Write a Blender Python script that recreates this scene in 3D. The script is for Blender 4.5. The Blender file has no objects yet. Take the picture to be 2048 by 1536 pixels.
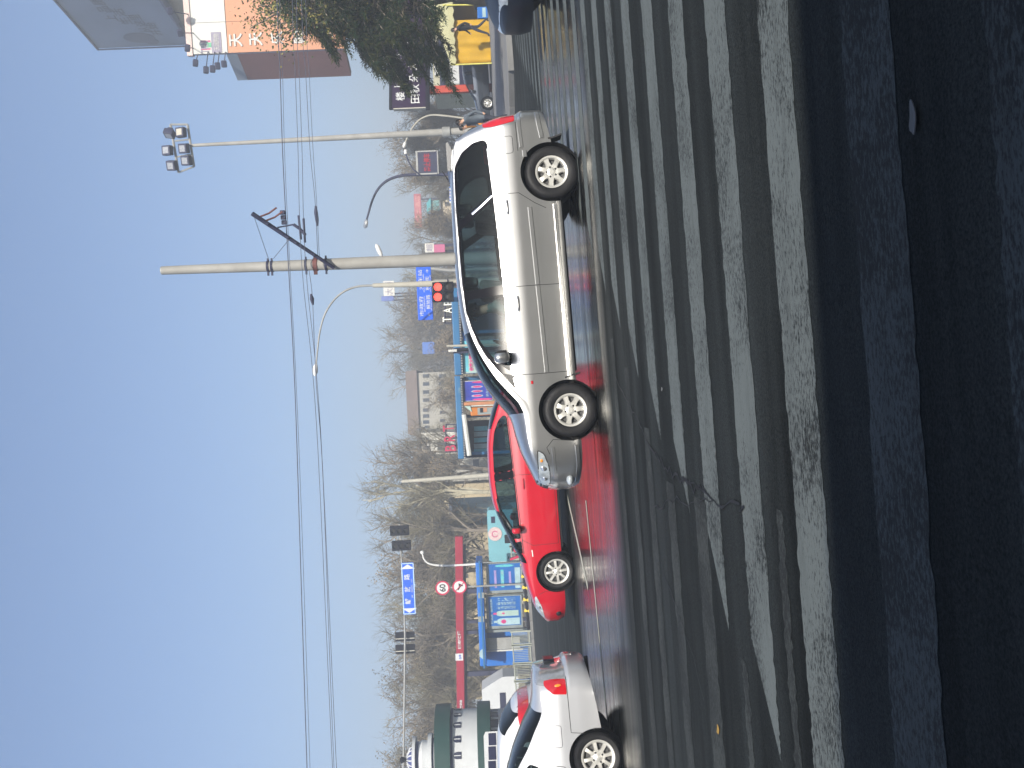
import bpy, bmesh, math, random
from mathutils import Vector, Matrix
R = math.radians
scene = bpy.context.scene
COL = scene.collection

# ------------------------------------------------------------------ camera, sky, sun, exposure
FPX, TAU, PIT, EYE, SLOPE = 1967.0, 0.046, 0.0193, 1.2, 0.029   # focal length in photo pixels, roll, pitch, eye height, cross fall of the street
_c, _s, _cp, _sp = math.cos(TAU), math.sin(TAU), math.cos(PIT), math.sin(PIT)
cam_d = bpy.data.cameras.new('camera')
cam = bpy.data.objects.new('camera', cam_d); COL.objects.link(cam)
ua = Vector((_c, -_s * _sp, -_s * _cp)); ub = Vector((-_s, -_c * _sp, -_c * _cp)); uf = Vector((0, _cp, -_sp))
m3 = Matrix((ub, ua, -uf)).transposed()                       # the phone was held upright, the picture is stored sideways
cam.matrix_world = Matrix.Translation((0, 0, EYE)) @ m3.to_4x4()
cam_d.sensor_width = 36.0; cam_d.lens = FPX / 2048.0 * 36.0
cam_d.clip_start = 0.05; cam_d.clip_end = 4000
scene.camera = cam

SUN_EL, SUN_AZ = R(34), R(8)                                 # behind the camera, a little to its right
to_sun = Vector((math.sin(SUN_AZ) * math.cos(SUN_EL), -math.cos(SUN_AZ) * math.cos(SUN_EL), math.sin(SUN_EL)))
world = bpy.data.worlds.new('World'); scene.world = world; world.use_nodes = True
wn, wl = world.node_tree.nodes, world.node_tree.links
wn.clear()
sky = wn.new('ShaderNodeTexSky'); sky.sky_type = 'NISHITA'; sky.sun_disc = False
sky.sun_elevation = SUN_EL; sky.sun_rotation = math.atan2(to_sun.x, to_sun.y)
sky.altitude = 0; sky.air_density = 1.0; sky.dust_density = 3.0; sky.ozone_density = 6.0
bg = wn.new('ShaderNodeBackground'); bg.inputs['Strength'].default_value = 0.104
wo = wn.new('ShaderNodeOutputWorld')
wl.new(sky.outputs[0], bg.inputs['Color']); wl.new(bg.outputs[0], wo.inputs['Surface'])
sun_d = bpy.data.lights.new('sun', 'SUN'); sun_d.energy = 5.0; sun_d.angle = R(0.53); sun_d.color = (1.0, 0.93, 0.82)
sun = bpy.data.objects.new('sun', sun_d); COL.objects.link(sun)
sun.rotation_euler = to_sun.to_track_quat('Z', 'Y').to_euler(); sun.location = (10, -20, 40)
vs = scene.view_settings
vs.view_transform = 'Standard'; vs.look = 'None'; vs.gamma = 1.0; vs.use_curve_mapping = False; vs.exposure = 0.75
scene.display_settings.display_device = 'sRGB'
cy = scene.cycles
cy.max_bounces = 8; cy.transparent_max_bounces = 24; cy.glossy_bounces = 4; cy.diffuse_bounces = 3; cy.transmission_bounces = 4
cy.caustics_reflective = False; cy.caustics_refractive = False; cy.use_denoising = True; cy.sample_clamp_indirect = 6.0

# ------------------------------------------------------------------ placing things
def ray(px, py):
    a, b = (1536 - py) - 768, px - 1024
    d = ua * a + ub * b + uf * FPX
    return d
def at(px, py, Y):
    """the point of the street scene seen at photo pixel (px, py), Y metres ahead"""
    d = ray(px, py); t = Y / d.y
    return Vector((d.x * t, Y, EYE + d.z * t))
def gnd(px, py):
    """the point of the sloping street seen at photo pixel (px, py)"""
    d = ray(px, py); t = -EYE / (d.z - SLOPE * d.x)
    return Vector((d.x * t, d.y * t, EYE + d.z * t))
def gz(x): return SLOPE * max(-60.0, min(60.0, x))
def foot(px, py, Y):
    p = at(px, py, Y); return Vector((p.x, Y, gz(p.x)))
def M(Y): return Y / FPX                                       # metres per photo pixel at Y

# ------------------------------------------------------------------ materials
MATS = {}
def nt(m): return m.node_tree.nodes, m.node_tree.links
def mat(name, col, rough=0.6, metal=0.0, var=0.12, scale=6.0, bump=0.0, bscale=40.0, coat=0.0, emit=None, spec=0.22, dirt=0.0, dirtcol=(0.09, 0.075, 0.06)):
    if name in MATS: return MATS[name]
    m = bpy.data.materials.new(name); m.use_nodes = True
    n, l = nt(m); p = n['Principled BSDF']
    p.inputs['Roughness'].default_value = rough; p.inputs['Metallic'].default_value = metal
    p.inputs['Specular IOR Level'].default_value = spec
    if coat: p.inputs['Coat Weight'].default_value = coat; p.inputs['Coat Roughness'].default_value = 0.04
    tc = n.new('ShaderNodeTexCoord')
    nz = n.new('ShaderNodeTexNoise'); nz.inputs['Scale'].default_value = scale; nz.inputs['Detail'].default_value = 5
    l.new(tc.outputs['Object'], nz.inputs['Vector'])
    mr = n.new('ShaderNodeMapRange'); mr.inputs[1].default_value = 0.3; mr.inputs[2].default_value = 0.7
    mr.inputs[3].default_value = 1 - var; mr.inputs[4].default_value = 1 + var
    l.new(nz.outputs[0], mr.inputs[0])
    vm = n.new('ShaderNodeVectorMath'); vm.operation = 'SCALE'; vm.inputs[0].default_value = col[:3]
    l.new(mr.outputs[0], vm.inputs['Scale'])
    out = vm.outputs[0]
    if dirt:
        n2 = n.new('ShaderNodeTexNoise'); n2.inputs['Scale'].default_value = scale * 0.4; n2.inputs['Detail'].default_value = 8; n2.inputs['Roughness'].default_value = 0.7
        l.new(tc.outputs['Object'], n2.inputs['Vector'])
        r2 = n.new('ShaderNodeMapRange'); r2.inputs[1].default_value = 0.45; r2.inputs[2].default_value = 0.75; r2.inputs[4].default_value = dirt
        l.new(n2.outputs[0], r2.inputs[0])
        mx = n.new('ShaderNodeMix'); mx.data_type = 'RGBA'; mx.inputs[7].default_value = (*dirtcol, 1)
        l.new(r2.outputs[0], mx.inputs[0]); l.new(out, mx.inputs[6]); out = mx.outputs[2]
    l.new(out, p.inputs['Base Color'])
    if bump:
        nb = n.new('ShaderNodeTexNoise'); nb.inputs['Scale'].default_value = bscale; nb.inputs['Detail'].default_value = 4
        l.new(tc.outputs['Object'], nb.inputs['Vector'])
        b = n.new('ShaderNodeBump'); b.inputs['Strength'].default_value = bump; b.inputs['Distance'].default_value = 0.02
        l.new(nb.outputs[0], b.inputs['Height']); l.new(b.outputs[0], p.inputs['Normal'])
    if emit:
        p.inputs['Emission Color'].default_value = (*emit[0], 1); p.inputs['Emission Strength'].default_value = emit[1]
    MATS[name] = m
    return m

def glass_mat(name, tint, clear):
    """car glass: a dark mirror at grazing angles, see-through where looked at square on"""
    if name in MATS: return MATS[name]
    m = bpy.data.materials.new(name); m.use_nodes = True
    n, l = nt(m); n.clear()
    o = n.new('ShaderNodeOutputMaterial'); g = n.new('ShaderNodeBsdfPrincipled')
    g.inputs['Base Color'].default_value = (0.012, 0.016, 0.018, 1); g.inputs['Roughness'].default_value = 0.02
    g.inputs['IOR'].default_value = 1.38
    g.inputs['Coat Weight'].default_value = 0.10; g.inputs['Coat Roughness'].default_value = 0.15      # a bloom of dust
    t = n.new('ShaderNodeBsdfTransparent'); t.inputs['Color'].default_value = (*tint, 1)
    fr = n.new('ShaderNodeFresnel'); fr.inputs['IOR'].default_value = 1.38
    mr = n.new('ShaderNodeMapRange'); mr.inputs[1].default_value = 0.0; mr.inputs[2].default_value = 1.0
    mr.inputs[3].default_value = 1 - clear; mr.inputs[4].default_value = 1.0
    l.new(fr.outputs[0], mr.inputs[0])
    mx = n.new('ShaderNodeMixShader'); l.new(mr.outputs[0], mx.inputs[0]); l.new(t.outputs[0], mx.inputs[1]); l.new(g.outputs[0], mx.inputs[2])
    l.new(mx.outputs[0], o.inputs['Surface'])
    MATS[name] = m
    return m

def two_sided(name, col, rough, metal, coat, flake=0.05):
    """car paint outside, dark trim inside"""
    if name in MATS: return MATS[name]
    m = mat(name, col, rough, metal, flake, 2.0, coat=coat)
    n, l = nt(m); p = n['Principled BSDF']; o = n['Material Output']
    inn = n.new('ShaderNodeBsdfDiffuse'); inn.inputs[0].default_value = (0.03, 0.03, 0.032, 1)
    ge = n.new('ShaderNodeNewGeometry'); ms = n.new('ShaderNodeMixShader')
    l.new(ge.outputs['Backfacing'], ms.inputs[0]); l.new(p.outputs[0], ms.inputs[1]); l.new(inn.outputs[0], ms.inputs[2]); l.new(ms.outputs[0], o.inputs['Surface'])
    return m

# ------------------------------------------------------------------ mesh builder
class MB:
    def __init__(s): s.v = []; s.f = []; s.mi = []; s.cur = 0
    def _add(s, vs, fs):
        k = len(s.v); s.v += [tuple(x) for x in vs]
        for f in fs: s.f.append(tuple(i + k for i in f)); s.mi.append(s.cur)
        return s
    def box(s, c, d, rz=0.0, rx=0.0, ry=0.0, bev=0.0):
        c = Vector(c); hx, hy, hz = d[0] / 2, d[1] / 2, d[2] / 2
        rot = Matrix.Rotation(rz, 3, 'Z') @ Matrix.Rotation(ry, 3, 'Y') @ Matrix.Rotation(rx, 3, 'X')
        if bev <= 0:
            vs = [c + rot @ Vector((x, y, z)) for z in (-hz, hz) for y in (-hy, hy) for x in (-hx, hx)]
            return s._add(vs, [(0, 2, 3, 1), (4, 5, 7, 6), (0, 1, 5, 4), (2, 6, 7, 3), (0, 4, 6, 2), (1, 3, 7, 5)])
        b = bmesh.new(); bmesh.ops.create_cube(b, size=1)
        for q in b.verts: q.co = Vector((q.co.x * d[0], q.co.y * d[1], q.co.z * d[2]))
        bmesh.ops.bevel(b, geom=list(b.edges), offset=min(bev, min(d) * 0.45), segments=3, affect='EDGES', profile=0.5)
        b.verts.ensure_lookup_table()
        vs = [c + rot @ q.co for q in b.verts]; fs = [tuple(q.index for q in f.verts) for f in b.faces]; b.free()
        return s._add(vs, fs)
    def tube(s, pts, rad, n=8, cap=True):
        pts = [Vector(p) for p in pts]
        if not isinstance(rad, (list, tuple)): rad = [rad] * len(pts)
        vs, fs = [], []
        prev = None
        for i, p in enumerate(pts):
            t = (pts[min(i + 1, len(pts) - 1)] - pts[max(i - 1, 0)]).normalized()
            if prev is None:
                a = Vector((0, 0, 1)) if abs(t.z) < 0.9 else Vector((1, 0, 0))
                u = t.cross(a).normalized()
            else:
                u = (prev - t * prev.dot(t)).normalized()
            prev = u; w = t.cross(u)
            for k in range(n):
                an = 2 * math.pi * k / n
                vs.append(p + (u * math.cos(an) + w * math.sin(an)) * rad[i])
        for i in range(len(pts) - 1):
            for k in range(n):
                a, b = i * n + k, i * n + (k + 1) % n
                fs.append((a, b, b + n, a + n))
        if cap: fs.append(tuple(reversed(range(n)))); fs.append(tuple(range((len(pts) - 1) * n, len(pts) * n)))
        return s._add(vs, fs)
    def lathe(s, prof, c=(0, 0, 0), axis='Z', n=32, a0=0.0, a1=2 * math.pi):
        """prof: (radius, height) pairs"""
        c = Vector(c); full = abs(a1 - a0 - 2 * math.pi) < 1e-6; m = n if full else n + 1
        vs, fs = [], []
        for r, h in prof:
            for k in range(m):
                an = a0 + (a1 - a0) * k / n
                x, y = r * math.cos(an), r * math.sin(an)
                vs.append(c + (Vector((x, y, h)) if axis == 'Z' else Vector((x, h, y)) if axis == 'Y' else Vector((h, x, y))))
        flip = axis == 'Y'
        for i in range(len(prof) - 1):
            for k in range(n):
                a, b = i * m + k, i * m + (k + 1) % m
                q = (a, b, b + m, a + m)
                fs.append(tuple(reversed(q)) if flip else q)
        return s._add(vs, fs)
    def prism(s, poly, y0, y1):
        """outline of (x, z) points, extruded from y0 to y1"""
        n = len(poly)
        vs = [(x, y0, z) for x, z in poly] + [(x, y1, z) for x, z in poly]
        fs = [tuple(range(n)), tuple(reversed(range(n, 2 * n)))] + [((i + 1) % n, i, i + n, (i + 1) % n + n) for i in range(n)]
        return s._add(vs, fs)
    def quad(s, a, b, c, d): return s._add([a, b, c, d], [(0, 1, 2, 3)])
    def ball(s, c, r, seg=12, ring=8):
        c = Vector(c); r = Vector(r) if isinstance(r, (tuple, list, Vector)) else Vector((r, r, r))
        vs, fs = [], []
        for i in range(ring + 1):
            th = math.pi * i / ring
            for k in range(seg):
                ph = 2 * math.pi * k / seg
                vs.append(c + Vector((r.x * math.sin(th) * math.cos(ph), r.y * math.sin(th) * math.sin(ph), r.z * math.cos(th))))
        for i in range(ring):
            for k in range(seg):
                a, b = i * seg + k, i * seg + (k + 1) % seg
                fs.append((a, a + seg, b + seg, b))
        return s._add(vs, fs)
    def build(s, name, m, parent=None, smooth=False, local=False, angle=40):
        off = Vector((0, 0, 0))
        if parent is not None and not local:
            off = Vector(parent.get('_base', parent.location)) if '_base' in parent else parent.location.copy()
        me = bpy.data.meshes.new(name)
        me.from_pydata([tuple(Vector(q) - off) for q in s.v], [], s.f)
        mats = m if isinstance(m, (list, tuple)) else [m]
        for q in mats: me.materials.append(q)
        if len(mats) > 1:
            for p, i in zip(me.polygons, s.mi): p.material_index = i
        if smooth:
            for p in me.polygons: p.use_smooth = True
            me.set_sharp_from_angle(angle=R(angle))
        me.update()
        o = bpy.data.objects.new(name, me); COL.objects.link(o)
        if parent is not None: o.parent = parent
        return o

def tag(o, label=None, cat=None, group=None, kind=None):
    if label: o['label'] = label
    if cat: o['category'] = cat
    if group: o['group'] = group
    if kind: o['kind'] = kind
    return o
def thing(name, label, cat, loc, group=None, rz=0.0):
    o = bpy.data.objects.new(name, None); COL.objects.link(o); o.empty_display_size = 0.2
    o.location = loc; o.rotation_euler = (0, 0, rz)
    return tag(o, label, cat, group)
def copy_tree(o, parent=None):
    c = o.copy(); COL.objects.link(c)
    if parent is not None: c.parent = parent
    for ch in list(o.children): copy_tree(ch, c)
    return c

_txt = {}
def text_mesh(body, size, depth=0.006, bold=0.0):
    key = (body, size, depth, bold)
    if key in _txt: return _txt[key]
    cu = bpy.data.curves.new('lettering', 'FONT'); cu.body = body; cu.size = size; cu.extrude = depth; cu.align_x = 'CENTER'; cu.align_y = 'CENTER'
    cu.offset = bold; cu.resolution_u = 3
    ob = bpy.data.objects.new('lettering', cu); COL.objects.link(ob)
    bpy.context.view_layer.update()
    me = bpy.data.meshes.new_from_object(ob.evaluated_get(bpy.context.evaluated_depsgraph_get()))
    bpy.data.objects.remove(ob); bpy.data.curves.remove(cu)
    # make the middle of the ink the origin
    if len(me.vertices):
        xs = [v.co.x for v in me.vertices]; ys = [v.co.y for v in me.vertices]
        cx, cyy = (min(xs) + max(xs)) / 2, (min(ys) + max(ys)) / 2
        for v in me.vertices: v.co.x -= cx; v.co.y -= cyy
    _txt[key] = me
    return me
def text(body, size, m, parent, pos, name='lettering', depth=0.006, bold=0.0, rz=0.0, width=None, height=None):
    """flat letters facing -Y (turned by rz), their middle at world point pos"""
    me = text_mesh(body, size, depth, bold).copy(); me.materials.clear(); me.materials.append(m)
    xs = [v.co.x for v in me.vertices] or [0, 1]; ys = [v.co.y for v in me.vertices] or [0, 1]
    w, h = max(xs) - min(xs), max(ys) - min(ys)
    kx = width / w if width else 1; ky = height / h if height else (1 if not width else kx)
    if height and not width: kx = ky
    for v in me.vertices: v.co.x *= kx; v.co.y *= ky
    o = bpy.data.objects.new(name, me); COL.objects.link(o); o.parent = parent
    o.location = Vector(pos) - (parent.location if parent else Vector())
    o.rotation_euler = (R(90), 0, rz)
    return o

def pchip(tab):
    xs = [t[0] for t in tab]; ys = [t[1] for t in tab]; n = len(xs)
    h = [xs[i + 1] - xs[i] for i in range(n - 1)]; d = [(ys[i + 1] - ys[i]) / h[i] for i in range(n - 1)]
    g = [d[0]] + [0.0] * (n - 2) + [d[-1]]
    for i in range(1, n - 1):
        if d[i - 1] * d[i] > 0:
            w1, w2 = 2 * h[i] + h[i - 1], h[i] + 2 * h[i - 1]
            g[i] = (w1 + w2) / (w1 / d[i - 1] + w2 / d[i])
    def f(x):
        if x <= xs[0]: return ys[0]
        if x >= xs[-1]: return ys[-1]
        i = 0
        while xs[i + 1] < x: i += 1
        t = (x - xs[i]) / h[i]
        return (ys[i] * (1 + 2 * t) * (1 - t) ** 2 + g[i] * h[i] * t * (1 - t) ** 2 + ys[i + 1] * t * t * (3 - 2 * t) + g[i + 1] * h[i] * t * t * (t - 1))
    return f
def smooth_path(pts, k=6):
    pts = [Vector(p) for p in pts]; out = []
    for i in range(len(pts) - 1):
        p0, p1, p2, p3 = pts[max(i - 1, 0)], pts[i], pts[i + 1], pts[min(i + 2, len(pts) - 1)]
        for j in range(k):
            t = j / k
            out.append(0.5 * ((2 * p1) + (p2 - p0) * t + (2 * p0 - 5 * p1 + 4 * p2 - p3) * t * t + (3 * p1 - p0 - 3 * p2 + p3) * t ** 3))
    out.append(pts[-1])
    return out
# ------------------------------------------------------------------ the street
def asphalt(name, wet_from, wet_to, amount):
    m = bpy.data.materials.new(name); m.use_nodes = True
    n, l = nt(m); p = n['Principled BSDF']; o = n['Material Output']
    tc = n.new('ShaderNodeTexCoord'); mp = n.new('ShaderNodeMapping'); l.new(tc.outputs['Object'], mp.inputs[0])
    def noise(scale, det, vec, rough=0.6):
        q = n.new('ShaderNodeTexNoise'); q.inputs['Scale'].default_value = scale; q.inputs['Detail'].default_value = det; q.inputs['Roughness'].default_value = rough
        l.new(vec, q.inputs['Vector']); return q.outputs[0]
    def rng(src, a, b, c, d):
        q = n.new('ShaderNodeMapRange'); q.inputs[1].default_value = a; q.inputs[2].default_value = b; q.inputs[3].default_value = c; q.inputs[4].default_value = d
        l.new(src, q.inputs[0]); return q.outputs[0]
    def math_(op, a, b):
        q = n.new('ShaderNodeMath'); q.operation = op
        for i, x in enumerate((a, b)):
            if isinstance(x, (int, float)): q.inputs[i].default_value = x
            else: l.new(x, q.inputs[i])
        return q.outputs[0]
    obj = tc.outputs['Object']
    st = n.new('ShaderNodeMapping'); st.inputs['Scale'].default_value = (0.10, 1.6, 1); l.new(obj, st.inputs[0])       # tyre tracks run along the street
    tracks = noise(1.3, 6, st.outputs[0]); patch = noise(0.35, 5, obj); grit = noise(85, 3, obj, 0.75); fine = noise(300, 2, obj, 0.8)
    sep = n.new('ShaderNodeSeparateXYZ'); l.new(obj, sep.inputs[0])
    st2 = n.new('ShaderNodeMapping'); st2.inputs['Scale'].default_value = (0.16, 0.9, 1); l.new(obj, st2.inputs[0])
    pud = noise(0.8, 4, st2.outputs[0], 0.5)
    # the melt water lies in the far lanes of the crossing street
    y1 = rng(sep.outputs[1], wet_from, wet_from + 2.6, 0, 1); y2 = rng(sep.outputs[1], wet_to, wet_to + 3.2, 1, 0.12)
    band = math_('MULTIPLY', y1, y2)
    wet = rng(math_('ADD', math_('MULTIPLY', band, amount), math_('MULTIPLY', pud, 0.55)), 0.52, 0.80, 0, 1)
    damp = rng(math_('ADD', math_('MULTIPLY', tracks, 0.7), math_('MULTIPLY', patch, 0.5)), 0.5, 0.8, 0, 1)
    # colour
    g = rng(grit, 0.32, 0.70, 0.40, 1.75); t = rng(tracks, 0.34, 0.66, 0.52, 1.75); pt = rng(patch, 0.3, 0.7, 0.7, 1.3)
    k = math_('MULTIPLY', math_('MULTIPLY', g, t), pt)
    k = math_('MULTIPLY', k, rng(wet, 0, 1, 1, 0.5)); k = math_('MULTIPLY', k, rng(damp, 0, 1, 1.1, 0.72))
    vm = n.new('ShaderNodeVectorMath'); vm.operation = 'SCALE'; vm.inputs[0].default_value = (0.0155, 0.018, 0.0180); l.new(k, vm.inputs['Scale'])
    l.new(vm.outputs[0], p.inputs['Base Color'])
    rough = math_('SUBTRACT', math_('SUBTRACT', 0.82, math_('MULTIPLY', damp, 0.22)), math_('MULTIPLY', wet, 0.52))
    l.new(math_('MAXIMUM', rough, 0.07), p.inputs['Roughness'])
    l.new(rng(wet, 0, 1, 0.04, 0.2), p.inputs['Specular IOR Level'])
    # a film of water on top
    st3 = n.new('ShaderNodeMapping'); st3.inputs['Scale'].default_value = (0.22, 3.2, 1); l.new(obj, st3.inputs[0])
    streak = noise(1.6, 5, st3.outputs[0], 0.65)
    l.new(math_('MULTIPLY', wet, rng(streak, 0.35, 0.62, 0.16, 0.78)), p.inputs['Coat Weight'])
    l.new(rng(streak, 0.3, 0.7, 0.20, 0.055), p.inputs['Coat Roughness'])
    rip = noise(9, 4, st.outputs[0])
    p.inputs['Coat Roughness'].default_value = 0.055; p.inputs['Coat IOR'].default_value = 1.33
    b = n.new('ShaderNodeBump'); b.inputs['Distance'].default_value = 0.006
    l.new(math_('ADD', grit, math_('MULTIPLY', fine, 0.5)), b.inputs['Height']); l.new(rng(wet, 0, 1, 0.75, 0.12), b.inputs['Strength'])
    l.new(b.outputs[0], p.inputs['Normal'])
    b2 = n.new('ShaderNodeBump'); b2.inputs['Distance'].default_value = 0.005; b2.inputs['Strength'].default_value = 0.42
    l.new(rip, b2.inputs['Height']); l.new(b2.outputs[0], p.inputs['Coat Normal'])
    MATS[name] = m
    return m

def paint_mat(name, col, worn, bald=0.6):
    """road paint, rubbed off the tops of the stones"""
    m = bpy.data.materials.new(name); m.use_nodes = True
    n, l = nt(m); p = n['Principled BSDF']
    tc = n.new('ShaderNodeTexCoord')
    q = n.new('ShaderNodeTexNoise'); q.inputs['Scale'].default_value = 55; q.inputs['Detail'].default_value = 4; q.inputs['Roughness'].default_value = 0.75
    st = n.new('ShaderNodeMapping'); st.inputs['Scale'].default_value = (0.6, 1.2, 1); l.new(tc.outputs['Object'], st.inputs[0]); l.new(st.outputs[0], q.inputs['Vector'])
    q2 = n.new('ShaderNodeTexNoise'); q2.inputs['Scale'].default_value = 1.8; q2.inputs['Detail'].default_value = 5; l.new(tc.outputs['Object'], q2.inputs['Vector'])
    ad = n.new('ShaderNodeMath'); ad.operation = 'MULTIPLY_ADD'; ad.inputs[1].default_value = 0.55; l.new(q2.outputs[0], ad.inputs[0]); l.new(q.outputs[0], ad.inputs[2])
    mr = n.new('ShaderNodeMapRange'); mr.inputs[1].default_value = worn; mr.inputs[2].default_value = worn + 0.16; l.new(ad.outputs[0], mr.inputs[0])
    mx = n.new('ShaderNodeMix'); mx.data_type = 'RGBA'; mx.inputs[6].default_value = (*col, 1); mx.inputs[7].default_value = (0.018, 0.020, 0.020, 1)
    # whole patches have been ground away by the wheels that run along the street
    st4 = n.new('ShaderNodeMapping'); st4.inputs['Scale'].default_value = (0.35, 2.6, 1); l.new(tc.outputs['Object'], st4.inputs[0])
    q4 = n.new('ShaderNodeTexNoise'); q4.inputs['Scale'].default_value = 2.4; q4.inputs['Detail'].default_value = 7; q4.inputs['Roughness'].default_value = 0.7; l.new(st4.outputs[0], q4.inputs['Vector'])
    m4 = n.new('ShaderNodeMapRange'); m4.inputs[1].default_value = 0.50; m4.inputs[2].default_value = 0.72; m4.inputs[4].default_value = bald; l.new(q4.outputs[0], m4.inputs[0])
    a4 = n.new('ShaderNodeMath'); a4.operation = 'MAXIMUM'; l.new(mr.outputs[0], a4.inputs[0]); l.new(m4.outputs[0], a4.inputs[1])
    l.new(a4.outputs[0], mx.inputs[0]); l.new(mx.outputs[2], p.inputs['Base Color']); p.inputs['Roughness'].default_value = 0.75; p.inputs['Specular IOR Level'].default_value = 0.08
    b = n.new('ShaderNodeBump'); b.inputs['Distance'].default_value = 0.006; b.inputs['Strength'].default_value = 0.7; l.new(q.outputs[0], b.inputs['Height']); l.new(b.outputs[0], p.inputs['Normal'])
    MATS[name] = m
    return m

def sheet(name, x0, x1, y0, y1, z, m, kind='structure', nx=24, ny=12, parent=None):
    b = MB()
    X = [x0 + (x1 - x0) * i / nx for i in range(nx + 1)]; Yv = [y0 + (y1 - y0) * i / ny for i in range(ny + 1)]
    b.v = [(x, y, gz(x) + z) for y in Yv for x in X]
    for j in range(ny):
        for i in range(nx):
            a = j * (nx + 1) + i; b.f.append((a, a + 1, a + nx + 2, a + nx + 1)); b.mi.append(0)
    o = b.build(name, m, parent)
    if kind: o['kind'] = kind
    return o

M_ROAD = asphalt('wet asphalt', 8.9, 15.2, 0.62)
M_EARTH = mat('bare winter earth', (0.09, 0.08, 0.06), 0.95, 0, 0.3, 0.3, 0.6, 4)
M_PAVE = mat('pale concrete paving', (0.17, 0.172, 0.175), 0.8, 0, 0.10, 0.8, 0.3, 30, dirt=0.35, dirtcol=(0.09, 0.09, 0.09))
M_KERB = mat('kerb concrete', (0.16, 0.16, 0.155), 0.85, 0, 0.18, 2.0, 0.4, 20)
M_PAINT = paint_mat('worn white road paint', (0.105, 0.120, 0.119), 0.76, 0.4)
M_PAINT_SHADE = paint_mat('worn road paint darkened for shade', (0.050, 0.059, 0.062), 0.68)  # worn, and its colour darkened for the two stripes in the near shade
M_PAINT2 = paint_mat('old ghost of road paint', (0.050, 0.056, 0.054), 0.66, 0.8)
M_PAINT3 = paint_mat('lane line paint', (0.40, 0.40, 0.34), 0.95)
M_DARKLINE = mat('dark road line', (0.012, 0.012, 0.013), 0.7)

b = MB(); E = 1500
for xa, xb in ((-E, -60), (-60, 60), (60, E)):
    b.quad((xa, -E, gz(xa) - 0.03), (xb, -E, gz(xb) - 0.03), (xb, E, gz(xb) - 0.03), (xa, E, gz(xa) - 0.03))
tag(b.build('ground', M_EARTH), kind='structure')
road = sheet('road', -60, 60, -6.5, 54, 0.0, M_ROAD, nx=40, ny=30)
pave = MB()
# the paved square across the street: a slab with a real kerb face
def slab(name, outline, z, m, kind='structure'):
    b = MB(); n = len(outline)
    top = [(x, y, gz(x) + z) for x, y in outline]; bot = [(x, y, gz(x) - 0.02) for x, y in outline]
    b._add(top, [tuple(range(n))]); b._add(top + bot, [(i, i + n, (i + 1) % n + n, (i + 1) % n) for i in range(n)])
    o = b.build(name, m); o['kind'] = kind
    return o
sq = [(6.6, 30.0), (8.6, 26.6), (60, 25.6), (60, 53.9), (3.0, 53.9), (3.0, 41.0)]
slab('pavement', sq, 0.13, M_PAVE)
slab('pavement', [(-60, 54.0), (60, 54.0), (60, 75), (-60, 75)], 0.14, M_PAVE)
def kerbrow(p0, p1, name='kerb'):
    k = bpy.data.objects.new(name, None); COL.objects.link(k); k['kind'] = 'structure'; k.location = (p0[0], p0[1], gz(p0[0]))
    a, c = Vector((*p0, 0)), Vector((*p1, 0)); n = max(1, int((c - a).length / 1.0)); rz = math.atan2(c.y - a.y, c.x - a.x)
    first = None
    for i in range(n):
        q = a + (c - a) * ((i + 0.5) / n)
        if first is None:
            first = MB().box((0, 0, 0), ((c - a).length / n - 0.012, 0.15, 0.30), bev=0.012).build('kerbstone', M_KERB, k, local=True); o = first
        else:
            o = first.copy(); COL.objects.link(o); o.parent = k
        o.location = q + Vector((0, 0, gz(q.x) + 0.005)) - k.location; o.rotation_euler = (0, -math.atan(SLOPE) * math.cos(rz), rz)
kerbrow((8.42, 26.52), (28, 26.1)); kerbrow((6.52, 30.0), (8.53, 26.58)); kerbrow((-34, 53.9), (2, 53.9))

# zebra crossing: stripes run along the street, their ends are cut on the slant
def stripe_end(y): return -1.78 + 0.507 * (y - 4.52)
def stripe(name, poly, m, z):
    b = MB(); n = len(poly)
    b._add([(x, y, gz(x) + z) for x, y in poly], [tuple(range(n))])
    o = b.build(name, m, road, local=True)
    return o
rs = random.Random(5)
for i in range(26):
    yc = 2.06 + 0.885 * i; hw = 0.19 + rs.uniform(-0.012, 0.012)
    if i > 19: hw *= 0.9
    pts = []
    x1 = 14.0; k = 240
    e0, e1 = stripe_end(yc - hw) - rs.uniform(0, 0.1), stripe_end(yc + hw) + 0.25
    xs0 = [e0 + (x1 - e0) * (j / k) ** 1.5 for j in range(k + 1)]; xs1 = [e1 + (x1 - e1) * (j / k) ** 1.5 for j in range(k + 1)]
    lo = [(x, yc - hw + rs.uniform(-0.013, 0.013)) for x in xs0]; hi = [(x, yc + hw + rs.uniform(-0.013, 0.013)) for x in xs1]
    stripe('crosswalk_stripe', lo + hi[::-1], M_PAINT if i > 1 else M_PAINT_SHADE, 0.002)
for yc, hw, xa, xb in ((5.95, 0.17, -6.0, -0.75), (6.95, 0.15, -6.5, -0.75), (7.85, 0.14, -6.5, -0.4), (8.75, 0.14, -6.2, 0.1), (9.65, 0.12, -5.5, 0.4), (4.25, 0.05, -3.5, -0.6), (5.1, 0.06, -4, -1.5)):
    k = 90; xs = [xa + (xb - xa) * j / k for j in range(k + 1)]
    stripe('faded_stripe', [(x, yc - hw + rs.uniform(-0.022, 0.022)) for x in xs] + [(x, yc + hw + rs.uniform(-0.022, 0.022)) for x in xs[::-1]], M_PAINT2, 0.002)
def line_between(p, q, w, name='lane_line', z=0.004, m=None):
    a, c = gnd(*p), gnd(*q); d = (c - a).normalized(); s = Vector((-d.y, d.x, 0)) * w / 2
    stripe(name, [(a - s)[:2], (c - s)[:2], (c + s)[:2], (a + s)[:2]], m or M_PAINT3, z)
line_between((1133, 984), (1176, 1175), 0.13); line_between((1172, 1001), (1215, 1440), 0.12)
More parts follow.
